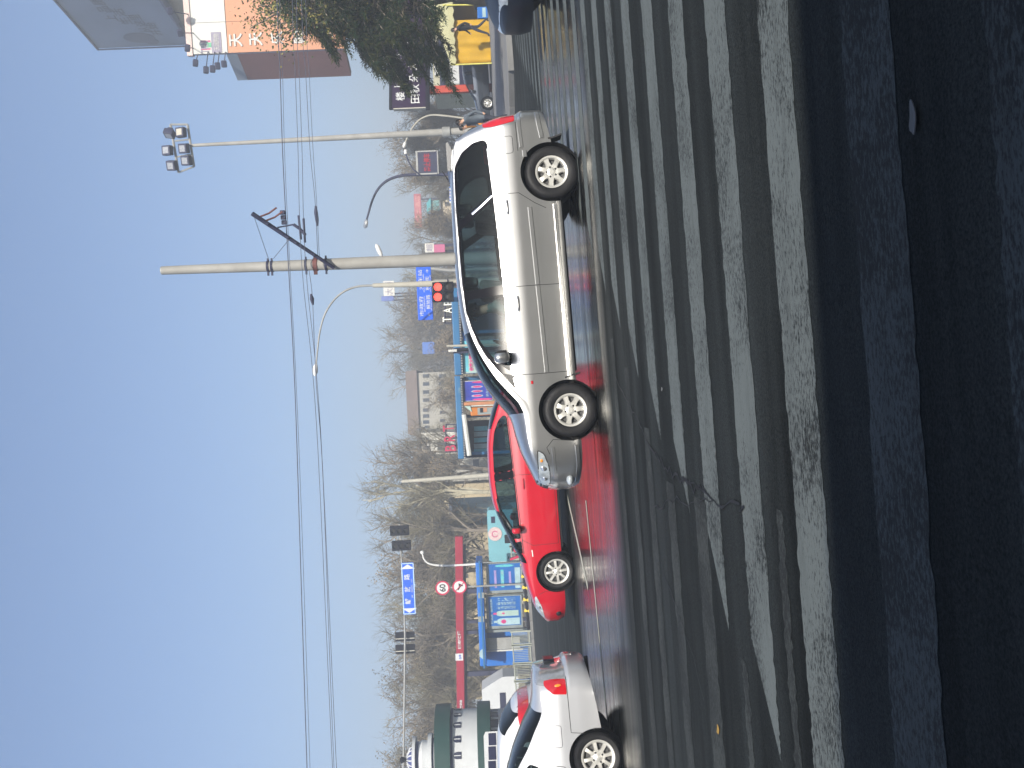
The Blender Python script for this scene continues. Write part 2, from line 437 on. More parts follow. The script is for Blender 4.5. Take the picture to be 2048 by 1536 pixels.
# thin dark branching lines on the asphalt
def dark_line(pts, w):
    P_ = [gnd(*p) for p in pts]; path = []
    for a, c in zip(P_[:-1], P_[1:]):
        for j in range(6): path.append(a.lerp(c, j / 6) + Vector((rs.uniform(-.03, .03), rs.uniform(-.03, .03), 0)))
    path.append(P_[-1])
    lo, hi = [], []
    for i, p in enumerate(path):
        d = (path[min(i + 1, len(path) - 1)] - path[max(i - 1, 0)]).normalized(); s = Vector((-d.y, d.x, 0)) * w * rs.uniform(0.2, 0.7) / 2
        lo.append((p - s)[:2]); hi.append((p + s)[:2])
    stripe('dark_road_line', lo + hi[::-1], M_DARKLINE, 0.0075)
dark_line([(1283, 855), (1300, 890), (1330, 930), (1352, 952), (1365, 958), (1385, 965), (1415, 985)], 0.035)
dark_line([(1365, 958), (1390, 978), (1430, 1000), (1480, 1016), (1490, 1010)], 0.03)
dark_line([(1310, 1020), (1345, 1000), (1385, 1004), (1430, 1000)], 0.02)
dark_line([(1232, 755), (1250, 790), (1283, 855)], 0.03)
dark_line([(1310, 1060), (1330, 1150), (1350, 1200), (1378, 1280), (1410, 1400)], 0.02)
# a fallen leaf and a scrap of paper on the crossing
M_LEAF = mat('dry leaf', (0.30, 0.19, 0.05), 0.8)
M_SCRAP = mat('scrap paper', (0.10, 0.105, 0.11), 0.8)
def litter(px, py, L, w, name, label, cat, m, rot=0.1, curl=0.35):
    p = gnd(px, py); bm_ = MB(); rl = random.Random(px); n = 16
    ring = []
    for k in range(n):
        a = 2 * math.pi * k / n; q = 0.86 + 0.22 * rl.random()
        x, y = L / 2 * math.cos(a) * q, w / 2 * math.sin(a) * q * (1.15 - 0.35 * math.cos(a))
        ring.append((p.x + x * math.cos(rot) - y * math.sin(rot), p.y + x * math.sin(rot) + y * math.cos(rot), p.z + 0.012 + curl * w * (abs(y) / w) ** 1.5 + 0.10 * w * math.cos(2 * a)))
    bm_._add([(p.x, p.y, p.z + 0.010)] + ring, [(0, 1 + k, 1 + (k + 1) % n) for k in range(n)])
    o = bm_.build(name, m); tag(o, label, cat)
    so = o.modifiers.new('thickness', 'SOLIDIFY'); so.thickness = 0.003
litter(1440, 1458, 0.055, 0.04, 'dry_leaf', 'single curled yellow dry leaf lying on the asphalt', 'leaf', M_LEAF)
litter(1834, 232, 0.10, 0.034, 'paper_scrap', 'pale scrap of paper lying in the dark shade on the asphalt', 'litter', M_SCRAP)
litter(1327, 778, 0.03, 0.03, 'paper_chip', 'tiny white chip of paper beside a worn stripe end', 'litter', M_SCRAP)
# ------------------------------------------------------------------ cars
M_SILVER = two_sided('silver metallic paint', (0.47, 0.472, 0.46), 0.28, 0.9, 1.0)
M_SILVER2 = two_sided('cool silver paint', (0.45, 0.46, 0.475), 0.33, 0.35, 0.9)
M_RED = two_sided('red paint', (0.40, 0.006, 0.018), 0.32, 0.0, 1.0)
M_WHITE = two_sided('white car paint', (0.55, 0.56, 0.57), 0.35, 0.0, 1.0)
M_DKBLUE = two_sided('dark blue paint', (0.004, 0.008, 0.018), 0.4, 0.0, 0.12)
M_GRAPH = two_sided('graphite paint', (0.06, 0.07, 0.085), 0.25, 0.6, 1.0)
M_GLASS = glass_mat('tinted car glass', (0.50, 0.66, 0.72), 0.72)
M_GLASSD = glass_mat('dark privacy glass', (0.36, 0.45, 0.45), 0.68)
M_TRIM = mat('black trim', (0.010, 0.010, 0.012), 0.5, 0, 0.1, 3, spec=0.3)
M_PILLAR = mat('gloss black pillar', (0.005, 0.005, 0.007), 0.10, 0, 0.05, 3, spec=0.10)
M_RUBBER = mat('tyre rubber', (0.010, 0.010, 0.011), 0.5, 0, 0.25, 9, 0.25, 60, dirt=0.35, dirtcol=(0.030, 0.028, 0.025))
M_SEAM = mat('shut line', (0.03, 0.03, 0.03), 0.8)
M_ALLOY = mat('cast alloy', (0.66, 0.65, 0.60), 0.34, 0.6, 0.06, 8, coat=0.3)
M_ALLOYD = mat('brake and barrel', (0.10, 0.10, 0.10), 0.55, 0.5, 0.3, 6)
M_WELL = mat('wheel well', (0.012, 0.012, 0.012), 0.95)
M_LENSR = mat('red lamp lens', (0.42, 0.008, 0.015), 0.12, 0, 0.10, 9, coat=1.0)
M_LENSA = mat('amber lamp lens', (0.75, 0.25, 0.03), 0.12, 0, 0.1, 9, coat=1.0)
M_LENSC = mat('clear lamp lens', (0.42, 0.46, 0.48), 0.08, 0.35, 0.3, 14, coat=1.0)
M_LENSG = mat('smoky lamp lens', (0.30, 0.31, 0.32), 0.1, 0.3, 0.2, 14, coat=1.0)
M_CHROME = mat('bright trim', (0.75, 0.75, 0.74), 0.12, 0.9, 0.04, 4)
M_SEAT = mat('seat cloth', (0.14, 0.135, 0.12), 0.9, 0, 0.2, 20)
M_SKIN = mat('skin', (0.52, 0.31, 0.21), 0.55, 0, 0.08, 12)
M_HAIR = mat('black hair', (0.012, 0.01, 0.01), 0.5)
M_GRILLE = mat('grille black', (0.015, 0.015, 0.017), 0.5)

def inside(poly, x, z):
    c = False; n = len(poly)
    for i in range(n):
        x1, z1 = poly[i]; x2, z2 = poly[(i + 1) % n]
        if (z1 > z) != (z2 > z) and x < (x2 - x1) * (z - z1) / (z2 - z1) + x1: c = not c
    return c
def near_on(poly, x, z):
    best = None
    for i in range(len(poly)):
        x1, z1 = poly[i]; x2, z2 = poly[(i + 1) % len(poly)]
        dx, dz = x2 - x1, z2 - z1; t = max(0, min(1, ((x - x1) * dx + (z - z1) * dz) / (dx * dx + dz * dz + 1e-12)))
        qx, qz = x1 + t * dx, z1 + t * dz; d = (qx - x) ** 2 + (qz - z) ** 2
        if best is None or d < best[0]: best = (d, qx, qz)
    return best[1], best[2]
def circle(cx, cz, r, n=40): return [(cx + r * math.cos(2 * math.pi * i / n), cz + r * math.sin(2 * math.pi * i / n)) for i in range(n)]
def rounded(poly, r=0.04, k=4):
    out = []; n = len(poly)
    for i in range(n):
        p, a, c = Vector(poly[i]), Vector(poly[i - 1]), Vector(poly[(i + 1) % n])
        ra = min(r, (a - p).length * 0.45); rc = min(r, (c - p).length * 0.45)
        p0, p2 = p + (a - p).normalized() * ra, p + (c - p).normalized() * rc
        for j in range(k + 1):
            t = j / k; out.append(tuple(p0 * (1 - t) ** 2 + p * 2 * t * (1 - t) + p2 * t * t))
    return out

class Shell:
    """A car body as one smooth skin; local x runs from the front axle to the rear, -y is the flank towards the camera."""
    def __init__(s, sp):
        s.sp = sp
        s.H, s.D, s.B, s.prof = pchip(sp['top']), pchip(sp['cap']), pchip(sp['bottom']), pchip(sp['prof'])
        s.xf, s.xr = pchip(sp['nose']), pchip(sp['tail'])
        s.xF, s.xR, s.W = min(t[1] for t in sp['nose']), max(t[1] for t in sp['tail']), sp['half']
        s.fa, s.fn, s.ra, s.rn = sp['fround'] + sp['rround']
        s.ce = sp.get('capexp', 2.5); s.tuck = sp.get('tuck', 0.0)
    def lean(s, x, z):
        a = max(0.0, 1 - (x - s.xF) / 0.8) ** 2 * (s.xf(z) - s.xF)
        c = max(0.0, 1 - (s.xR - x) / 0.7) ** 2 * (s.xr(z) - s.xR)
        return a + c
    def ends(s, x):
        f = 1.0; d = max(0.0, x - s.xF)
        if d < s.fa: f *= max(0.0, 1 - (1 - d / s.fa) ** s.fn) ** (1 / s.fn)
        d = max(0.0, s.xR - x)
        if d < s.ra: f *= max(0.0, 1 - (1 - d / s.ra) ** s.rn) ** (1 / s.rn)
        return f
    def width(s, x, z):
        zt = s.H(x) - s.D(x); e = s.ends(x) * s.W
        if z <= zt: return e * s.prof(z)
        w0 = e * s.prof(zt); q = min(1.0, (z - zt) / max(1e-4, s.D(x)))
        return w0 * max(0.0, 1 - q ** s.ce) ** (1 / s.ce)
    def on(s, x, z):
        """half width of the flank seen at (x, z)"""
        u = x
        for _ in range(4): u = x - s.lean(u, z)
        return s.width(u, z)
    def grid(s, step, nz, nc):
        L = s.xR - s.xF; a = 0.30
        us = [a * (i / 14) ** 2.2 for i in range(14)]
        k = int((L - 2 * a) / step); us += [a + (L - 2 * a) * i / k for i in range(k + 1)]
        us += [L - a * (i / 14) ** 2.2 for i in range(13, -1, -1)]
        s.us = [s.xF + u for u in us]; rows = nz + nc; s.nz, s.rows = nz, rows
        half = []
        for u in s.us:
            H, D, zb = s.H(u), s.D(u), s.B(u); zt = H - D; colm = []
            for j in range(nz):
                z = zb + (zt - zb) * j / (nz - 1); colm.append((u + s.lean(u, z), s.width(u, z), z))
            w0 = s.ends(u) * s.W * s.prof(zt)
            for j in range(1, nc + 1):
                th = math.pi / 2 * j / nc; z = zt + D * math.sin(th) ** (2 / s.ce); w = w0 * max(0, math.cos(th)) ** (2 / s.ce)
                colm.append((u + s.lean(u, z), w, z))
            half.append(colm)
        N = 2 * rows - 1; s.N = N
        s.co = []
        for colm in half:
            s.co.append([Vector((x, -w, z)) for x, w, z in colm] + [Vector((x, w, z)) for x, w, z in reversed(colm[:-1])])
    def cut(s, regions):
        nu, N = len(s.us), s.N
        faces = [(i, k) for i in range(nu - 1) for k in range(N - 1)]
        s.region = {f: None for f in faces}; snapped = set()
        def cen(f):
            i, k = f; return (s.co[i][k] + s.co[i + 1][k] + s.co[i][k + 1] + s.co[i + 1][k + 1]) / 4
        for rg in regions:
            sel = set()
            for f in faces:
                if s.region[f] is not None: continue
                i, k = f; c = cen(f)
                if rg['type'] == 'side':
                    if (k >= s.rows - 1) != bool(rg.get('far', 0)) and not rg.get('both'): continue
                    if abs(c.y) < 0.05: continue
                    if inside(rg['poly'], c.x, c.z): sel.add(f)
                else:
                    kk = k if k < s.rows - 1 else N - 2 - k
                    if rg['u0'] <= (s.us[i] + s.us[i + 1]) / 2 <= rg['u1'] and kk >= s.nz - 1 + rg['row']: sel.add(f)
            for f in sel: s.region[f] = rg['name']
            if rg['type'] == 'side':
                for f in sel:
                    i, k = f
                    for vi, vk in ((i, k), (i + 1, k), (i, k + 1), (i + 1, k + 1)):
                        if (vi, vk) in snapped: continue
                        inc = [(a, c) for a in (vi - 1, vi) for c in (vk - 1, vk) if 0 <= a < nu - 1 and 0 <= c < N - 1]
                        if all(q in sel for q in inc): continue
                        v = s.co[vi][vk]
                        if abs(v.y) < 0.02: continue
                        x, z = near_on(rg['poly'], v.x, v.z)
                        if (x - v.x) ** 2 + (z - v.z) ** 2 > 0.05 ** 2: continue
                        v.y = math.copysign(max(0.0, s.on(x, z)), v.y); v.x, v.z = x, z; snapped.add((vi, vk))
        # smooth normals of the whole skin, kept by every panel cut from it
        s.nor = [[Vector((0, 0, 0)) for _ in range(N)] for _ in range(nu)]
        for i, k in faces:
            a, c, d, e = s.co[i][k], s.co[i + 1][k], s.co[i + 1][k + 1], s.co[i][k + 1]
            q = (d - a).cross(e - c) * -1
            for vi, vk in ((i, k), (i + 1, k), (i + 1, k + 1), (i, k + 1)): s.nor[vi][vk] += q
        for colm in s.nor:
            for q in colm:
                if q.length > 1e-12: q.normalize()
        cx = (s.xF + s.xR) / 2
        t = s.nor[nu // 2][5]
        s.sign = 1 if t.y < 0 else -1
    def panel(s, rname, name, m, parent, off=0.0, far=None):
        nu, N = len(s.us), s.N; idx = {}; vs, ns, fs = [], [], []
        for (i, k), r in s.region.items():
            if r != rname: continue
            if far is not None and (k >= s.rows - 1) != far: continue
            q = []
            for vi, vk in ((i, k), (i + 1, k), (i + 1, k + 1), (i, k + 1)):
                if (vi, vk) not in idx:
                    idx[(vi, vk)] = len(vs); nn = s.nor[vi][vk] * s.sign; vs.append(s.co[vi][vk] + nn * off); ns.append(nn)
                q.append(idx[(vi, vk)])
            if s.sign > 0: q = q[::-1]
            fs.append(tuple(q))
        if not fs: return None
        me = bpy.data.meshes.new(name); me.from_pydata([tuple(v) for v in vs], [], fs)
        # face the panel outwards
        me.update()
        p = me.polygons[len(me.polygons) // 2]
        if p.normal.dot(ns[p.vertices[0]]) < 0: me.flip_normals()
        for p in me.polygons: p.use_smooth = True
        me.materials.append(m); me.normals_split_custom_set_from_vertices([tuple(v) for v in ns])
        o = bpy.data.objects.new(name, me); COL.objects.link(o); o.parent = parent
        return o
    def ribbon(s, path, w, m, name, parent, side=-1, off=0.002, thick=0.0, closed=False):
        """a thin strip laid on the flank along a path of (x, z)"""
        pts = []
        for i in range(len(path) - (0 if closed else 1)):
            a, c = Vector(path[i]), Vector(path[(i + 1) % len(path)]); n = max(1, int((c - a).length / 0.04))
            for j in range(n): pts.append(a + (c - a) * j / n)
        if not closed: pts.append(Vector(path[-1]))
        b = MB(); n = len(pts); prof = [(-w / 2, 0), (-w / 2 * 0.7, thick), (w / 2 * 0.7, thick), (w / 2, 0)] if thick else [(-w / 2, 0), (w / 2, 0)]
        for i, p in enumerate(pts):
            a, c = pts[i - 1 if (i or closed) else 0], pts[(i + 1) % n if (closed or i < n - 1) else i]
            d = (c - a); d = d.normalized() if d.length > 1e-9 else Vector((1, 0)); nrm = Vector((-d.y, d.x))
            for q, h in prof:
                r = p + nrm * q; b.v.append((r.x, side * (s.on(r.x, r.y) + off + h), r.y))
        K = len(prof)
        for i in range(n if closed else n - 1):
            for j in range(K - 1):
                b.f.append((i * K + j, ((i + 1) % n) * K + j, ((i + 1) % n) * K + j + 1, i * K + j + 1)); b.mi.append(0)
        return b.build(name, m, parent, smooth=bool(thick), local=True)

def make_wheel(parent, x, y, r, rim_r, spokes, side, lugs=5, fat=0.20, phase=0.0, kind='blade', z=None):
    e = bpy.data.objects.new('wheel', None); COL.objects.link(e); e.parent = parent; e.location = (x, y, r if z is None else z); e.empty_display_size = 0.1
    q = fat / 2; b = MB()
    prof = [(rim_r - 0.012, -q * 0.80), (rim_r + 0.008, -q * 0.90), (rim_r + 0.03, -q * 0.97), ((r + rim_r) / 2 + 0.01, -q), (r - 0.03, -q * 0.94), (r - 0.010, -q * 0.80), (r, -q * 0.60), (r, q * 0.6), (r - 0.01, q * 0.8), ((r + rim_r) / 2, q), (rim_r, q * 0.8)]
    b.lathe([(a, h * -side) for a, h in prof], axis='Y', n=56)
    for zz in (-0.35, 0.0, 0.35): b.lathe([(r + 0.001, q * zz - 0.006), (r + 0.003, q * zz), (r + 0.001, q * zz + 0.006)], axis='Y', n=40)
    b.build('tyre', M_RUBBER, e, smooth=True, local=True)
    o = side * q            # outer face
    b = MB()
    lip = [(rim_r - 0.035, o * 0.55), (rim_r - 0.022, o * 0.84), (rim_r - 0.010, o * 0.90), (rim_r + 0.004, o * 0.90), (rim_r + 0.008, o * 0.84)]
    b.lathe(lip, axis='Y', n=56)
    for i in range(spokes):
        an = 2 * math.pi * i / spokes + phase
        def pt(rr, t, h): return (rr * math.cos(an) - t * math.sin(an), h, rr * math.sin(an) + t * math.cos(an))
        rr = [0.035, 0.075, rim_r * 0.62, rim_r - 0.028, rim_r - 0.012]
        ww = [0.040, 0.040, 0.030, 0.038, 0.050]; hh = [o * 0.78, o * 0.84, o * 0.82, o * 0.76, o * 0.72]
        if kind == 'petal': ww = [0.032, 0.026, 0.024, 0.028, 0.034]
        vs = []
        for k in range(5):
            vs += [pt(rr[k], -ww[k], hh[k] - o * 0.22), pt(rr[k], -ww[k] * 0.72, hh[k]), pt(rr[k], ww[k] * 0.72, hh[k]), pt(rr[k], ww[k], hh[k] - o * 0.22)]
        fs = []
        for k in range(4):
            for j in range(3): fs.append((k * 4 + j, k * 4 + j + 1, k * 4 + j + 5, k * 4 + j + 4) if side < 0 else (k * 4 + j, k * 4 + j + 4, k * 4 + j + 5, k * 4 + j + 1))
        b._add(vs, fs)
    b.lathe([(0.0, o * 0.86), (0.03, o * 0.86), (0.036, o * 0.82), (0.084, o * 0.80), (0.092, o * 0.6)], axis='Y', n=28)
    b.build('rim', M_ALLOY, e, smooth=True, local=True, angle=35)
    b = MB(); b.lathe([(0.0, o * 0.25), (rim_r - 0.05, o * 0.25), (rim_r - 0.04, o * 0.55), (rim_r - 0.03, o * 0.60)], axis='Y', n=32); b.lathe([(0.09, o * 0.33), (0.145, o * 0.33), (0.147, o * 0.25)], axis='Y', n=28)
    b.build('brake_disc', M_ALLOYD, e, smooth=True, local=True)
    for i in range(lugs):
        an = 2 * math.pi * i / lugs + phase + 0.3
        MB().lathe([(0.0, o * 0.835), (0.010, o * 0.835), (0.0135, o * 0.81), (0.0135, o * 0.70)], c=(0.060 * math.cos(an), 0, 0.060 * math.sin(an)), axis='Y', n=10).build('lug_nut', M_TRIM, e, smooth=True, local=True)
    return e

def seat(parent, x, y, z, h=0.62, head=True):
    b = MB(); b.box((x, y, z + h / 2), (0.13, 0.48, h), ry=0.16, bev=0.06); b.box((x - 0.28, y, z + 0.02), (0.5, 0.5, 0.15), bev=0.05)
    o = b.build('seat', M_SEAT, parent, smooth=True, local=True)
    if head: MB().box((x + 0.11, y, z + h + 0.10), (0.10, 0.26, 0.19), ry=0.1, bev=0.06).build('headrest', M_SEAT, o, smooth=True, local=True)

def base_car(name, label, cat, sp, paint, step=0.032, nz=34, nc=12, group=None):
    root = thing(name, label, cat, (0, 0, 0), group)
    sh = Shell(sp); sh.grid(step, nz, nc)
    regs = [dict(name='hole', type='side', poly=circle(cx, cz, r), both=1) for cx, cz, r in sp['arches']]
    regs += [dict(name=n, type='side', poly=rounded(p, r) if r else p, both=1) for n, p, r in sp['regions']]
    regs += [dict(name='windscreen', type='top', u0=sp['ws'][0], u1=sp['ws'][1], row=sp['ws'][2])]
    if 'rw' in sp: regs.append(dict(name='rear_screen', type='top', u0=sp['rw'][0], u1=sp['rw'][1], row=sp['rw'][2]))
    sh.cut(regs)
    body = sh.panel(None, 'body', paint, root)
    return root, sh, body
def wells(sh, root, sp):
    for cx, cz, r in sp['arches']:
        for side in (-1, 1):
            w = sh.on(cx, cz + r * 0.9) - 0.012
            MB().lathe([(r + 0.004, side * w), (r + 0.004, side * (w - 0.30)), (0.0, side * (w - 0.30))], c=(cx, 0, cz), axis='Y', n=36).build('wheel_well', M_WELL, root, smooth=False, local=True)

# ---- the silver people carrier
ODY = dict(
    half=0.895, fround=(0.62, 2.4), rround=(0.27, 3.0), capexp=2.6,
    top=[(-0.97, 0.745), (-0.85, 0.80), (-0.55, 0.905), (-0.30, 0.962), (-0.05, 1.015), (0.08, 1.10), (0.30, 1.255), (0.47, 1.355), (0.72, 1.44), (1.0, 1.505), (1.4, 1.548), (1.8, 1.562), (2.3, 1.56), (2.9, 1.545), (3.35, 1.51), (3.60, 1.48)],
    cap=[(-0.97, 0.10), (-0.5, 0.13), (-0.1, 0.20), (0.15, 0.30), (0.45, 0.25), (0.8, 0.15), (1.2, 0.085), (1.8, 0.07), (3.0, 0.07), (3.6, 0.09)],
    bottom=[(-0.97, 0.25), (-0.5, 0.215), (0.5, 0.225), (2.4, 0.235), (3.2, 0.30), (3.6, 0.38)],
    prof=[(0.20, 0.93), (0.26, 0.965), (0.33, 0.982), (0.45, 0.992), (0.60, 1.0), (0.72, 1.0), (0.84, 0.988), (0.93, 0.966), (1.02, 0.935), (1.15, 0.885), (1.30, 0.815), (1.45, 0.735), (1.56, 0.665)],
    nose=[(0.2, -0.90), (0.35, -0.965), (0.5, -0.97), (0.62, -0.945), (0.75, -0.89), (0.9, -0.80), (1.5, -0.7)],
    tail=[(0.3, 3.62), (0.42, 3.69), (0.62, 3.69), (0.72, 3.635), (0.9, 3.62), (1.08, 3.57), (1.3, 3.48), (1.46, 3.37), (1.56, 3.34)],
    arches=[(0.0, 0.335, 0.358), (2.83, 0.335, 0.355)],
    ws=(0.0, 1.02, 2), rw=(3.30, 3.54, 5),
    regions=[
        ('side_window', [(0.50, 0.985), (0.60, 1.10), (0.72, 1.20), (0.88, 1.305), (1.05, 1.385), (1.25, 1.43), (1.40, 1.445), (1.42, 0.995)], 0.03),
        ('side_window', [(1.53, 1.0), (1.50, 1.447), (1.75, 1.455), (2.12, 1.46), (2.25, 1.455), (2.54, 1.04)], 0.03),
        ('quarter_window', [(2.64, 1.045), (2.36, 1.455), (2.62, 1.458), (2.98, 1.452), (3.13, 1.37), (3.225, 1.24), (3.26, 1.12), (3.225, 1.075)], 0.045),
        ('corner_window', [(0.30, 0.945), (0.49, 1.075), (0.46, 0.965)], 0.012),
        ('pillar_trim', [(0.26, 0.925), (0.40, 1.035), (0.56, 1.155), (0.72, 1.265), (0.88, 1.345), (1.05, 1.405), (1.25, 1.452), (1.5, 1.470), (2.2, 1.482), (2.7, 1.481), (3.02, 1.470), (3.18, 1.37), (3.27, 1.23), (3.29, 1.10), (3.245, 1.055), (2.6, 1.022), (1.5, 0.978), (0.5, 0.948)], 0.03),
        ('headlight', [(-0.80, 0.735), (-0.62, 0.745), (-0.44, 0.742), (-0.49, 0.665), (-0.66, 0.615), (-0.86, 0.605), (-0.90, 0.66)], 0.03),
        ('tail_lamp', [(3.46, 0.715), (3.80, 0.715), (3.80, 1.10), (3.43, 1.095), (3.42, 0.98), (3.435, 0.85)], 0.02),
        ('fuel_flap', [(3.08, 0.755), (3.285, 0.755), (3.285, 0.905), (3.08, 0.905)], 0.035),
        ('rear_bumper', [(3.10, 0.70), (3.8, 0.70), (3.8, 0.2), (3.05, 0.2), (3.10, 0.5)], 0.02),
        ('front_bumper', [(-1.2, 0.60), (-0.62, 0.585), (-0.42, 0.63), (-0.33, 0.55), (-0.36, 0.1), (-1.2, 0.1)], 0.02),
        ('front_door', [(0.455, 0.28), (1.49, 0.285), (1.49, 0.972), (0.46, 0.938)], 0.03),
        ('rear_door', [(1.495, 0.285), (2.38, 0.29), (2.47, 0.55), (2.60, 0.72), (2.605, 1.012), (1.495, 0.972)], 0.03),
    ])
def finish_panels(sh, root, paint, glass, rear_glass=None, lamps=True):
    out = {}
    for r, nm, m, off in (('side_window', 'side_window', glass, -0.004), ('quarter_window', 'quarter_window', rear_glass or glass, -0.004), ('corner_window', 'corner_window', glass, -0.003), ('pillar_trim', 'pillar_trim', M_PILLAR, -0.002),
                          ('fuel_flap', 'fuel_flap', paint, 0.0012), ('headlight', 'headlight', M_LENSC, 0.003), ('tail_lamp', 'tail_lamp', M_LENSR, 0.004), ('tail_lamp_upper', 'tail_lamp', M_LENSG, 0.004),
                          ('front_bumper', 'front_bumper', paint, 0.0015), ('rear_bumper', 'rear_bumper', paint, 0.0015), ('front_door', 'front_door', paint, 0.0012), ('rear_door', 'rear_door', paint, 0.0012)):
        for far in (False, True):
            o = sh.panel(r, nm, m, root, off, far)
            if o: out.setdefault(r, []).append(o)
    for r, nm in (('windscreen', 'windscreen'), ('rear_screen', 'rear_screen')):
        o = sh.panel(r, nm, glass, root, -0.004)
    return out
def tub(root, x0, x1, z0, z1, w):
    MB().box(((x0 + x1) / 2, 0, (z0 + z1) / 2), (x1 - x0, w, z1 - z0), bev=0.05).build('cabin_floor', M_WELL, root, local=True)
    MB().box(((x0 + x1) / 2 - 0.28, 0, 0.265), (x1 - x0 + 0.75, w + 0.1, 0.05)).build('underbody', M_WELL, root, local=True)
def handle(sh, root, door, x, z, L=0.19, m=None, side=-1):
    y = side * (sh.on(x, z) + 0.018); b = MB()
    b.tube(smooth_path([(x - L / 2, y + -side * 0.014, z), (x - L / 2 + 0.03, y, z + 0.002), (x, y + side * 0.004, z + 0.004), (x + L / 2 - 0.03, y, z + 0.002), (x + L / 2, y - side * 0.014, z)], 4), 0.011, 8)
    b.build('handle', m, door, smooth=True, local=True)
    MB().box((x, side * (sh.on(x, z) + 0.001), z - 0.004), (L * 0.8, 0.006, 0.036), rx=side * -0.12, bev=0.002).build('handle_recess', M_SEAM, door, local=True)
def mirror(sh, root, x, z, paint, side=-1, k=1.0):
    y = side * (sh.on(x, z - 0.03)); b = MB()
    b.cur = 0; b.box((x, y + side * 0.13 * k, z + 0.05 * k), (0.12 * k, 0.23 * k, 0.165 * k), bev=0.055 * k)
    b.cur = 1; b.tube([(x - 0.02, y - side * 0.01, z - 0.035), (x - 0.005, y + side * 0.05, z - 0.015)], [0.035, 0.028], 8)
    b.box((x + 0.058 * k, y + side * 0.13 * k, z + 0.05 * k), (0.035, 0.19 * k, 0.115 * k), bev=0.015)
    b.build('door_mirror', [paint, M_TRIM], root, smooth=True, local=True)
def seams(sh, root, paths, w=0.0075):
    for i, p in enumerate(paths): sh.ribbon(p, w, M_SEAM, 'shut_line', root, -1, 0.0022)

def set_car(root, wpx, wpy, Y, yaw=0.0, scale=1.0, front=True):
    g = foot(wpx, wpy, Y); root.location = (g.x, Y + 0.80 * scale, g.z)      # the near wheels stand at Y
    root.rotation_euler = (0, -math.atan(SLOPE), yaw); root.scale = (scale,) * 3
    return root

root, sh, body = base_car('people_carrier', 'long silver people carrier driving across the wet street with its driver inside', 'car', ODY, M_SILVER, 0.021, 62, 16)
P_ = finish_panels(sh, root, M_SILVER, M_GLASS, M_GLASSD)
wells(sh, root, ODY)
tub(root, 0.15, 3.0, 0.30, 0.93, 1.42)
for x, y in ((0.0, -1), (0.0, 1), (2.83, -1), (2.83, 1)):
    make_wheel(root, x, y * 0.775, 0.318, 0.190, 7, y, 5, 0.215, 0.28 if x == 0 else 1.25)
for p in (P_['front_door'][0], P_['rear_door'][0]): pass
handle(sh, root, P_['front_door'][0], 1.29, 0.835, 0.17, M_SILVER); handle(sh, root, P_['rear_door'][0], 2.44, 0.875, 0.17, M_SILVER)
mirror(sh, root, 0.66, 1.02, M_SILVER, -1, 1.1); mirror(sh, root, 0.66, 1.02, M_SILVER, 1, 1.1)
seams(sh, root, [[(0.455, 0.935), (0.450, 0.7), (0.455, 0.285)], [(1.492, 0.972), (1.492, 0.285)], [(2.605, 1.01), (2.60, 0.73), (2.47, 0.55), (2.40, 0.42)], [(3.10, 0.70), (3.45, 0.706)], [(-0.36, 0.30), (-0.33, 0.55), (-0.42, 0.63), (-0.5, 0.6)]])
sh.ribbon(rounded([(3.08, 0.755), (3.285, 0.755), (3.285, 0.905), (3.08, 0.905)], 0.035), 0.006, M_SEAM, 'shut_line', root, closed=True)
for a, c in (((0.46, 0.562), (1.485, 0.588)), ((1.50, 0.588), (2.42, 0.612)), ((3.02, 0.622), (3.10, 0.624))):
    sh.ribbon([a, c], 0.055, M_SILVER, 'side_moulding', root, off=0.0, thick=0.016)
sh.ribbon([(0.40, 0.295), (2.44, 0.312)], 0.05, M_SILVER, 'sill_strip', root, off=0.004, thick=0.022)
sh.ribbon([(0.46, 0.225), (2.44, 0.24)], 0.05, M_TRIM, 'sill_underside', root, off=-0.03, thick=0.01)
sh.ribbon([(0.46, 0.955), (1.0, 0.972), (1.5, 0.987), (2.2, 1.010), (2.62, 1.030), (3.17, 1.062)], 0.012, M_CHROME, 'belt_trim', root, off=0.003, thick=0.006)
sh.ribbon([(0.62, 1.225), (0.80, 1.322), (0.98, 1.397), (1.2, 1.455), (1.5, 1.480), (2.2, 1.492), (2.7, 1.490), (2.96, 1.478)], 0.010, M_CHROME, 'roof_rail', root, off=0.004, thick=0.008)
sh.ribbon([(3.24, 0.405), (3.40, 0.43), (3.56, 0.445)], 0.06, M_SILVER, 'bumper_strip', root, off=0.0, thick=0.016); sh.ribbon([(3.14, 0.655), (3.40, 0.668), (3.60, 0.668)], 0.05, M_SILVER, 'bumper_strip', root, off=0.0, thick=0.014)
sh.ribbon([(-0.86, 0.285), (-0.65, 0.265), (-0.42, 0.275)], 0.055, M_SILVER, 'bumper_strip', root, off=0.0, thick=0.018); sh.ribbon([(-0.80, 0.545), (-0.60, 0.552), (-0.42, 0.558)], 0.045, M_SILVER, 'bumper_strip', root, off=0.0, thick=0.010)
# bright triangle behind the rear door glass
sh.ribbon([(2.60, 1.045), (2.50, 1.18), (2.42, 1.30)], 0.035, M_CHROME, 'pillar_strip', root, off=0.002, thick=0.004)
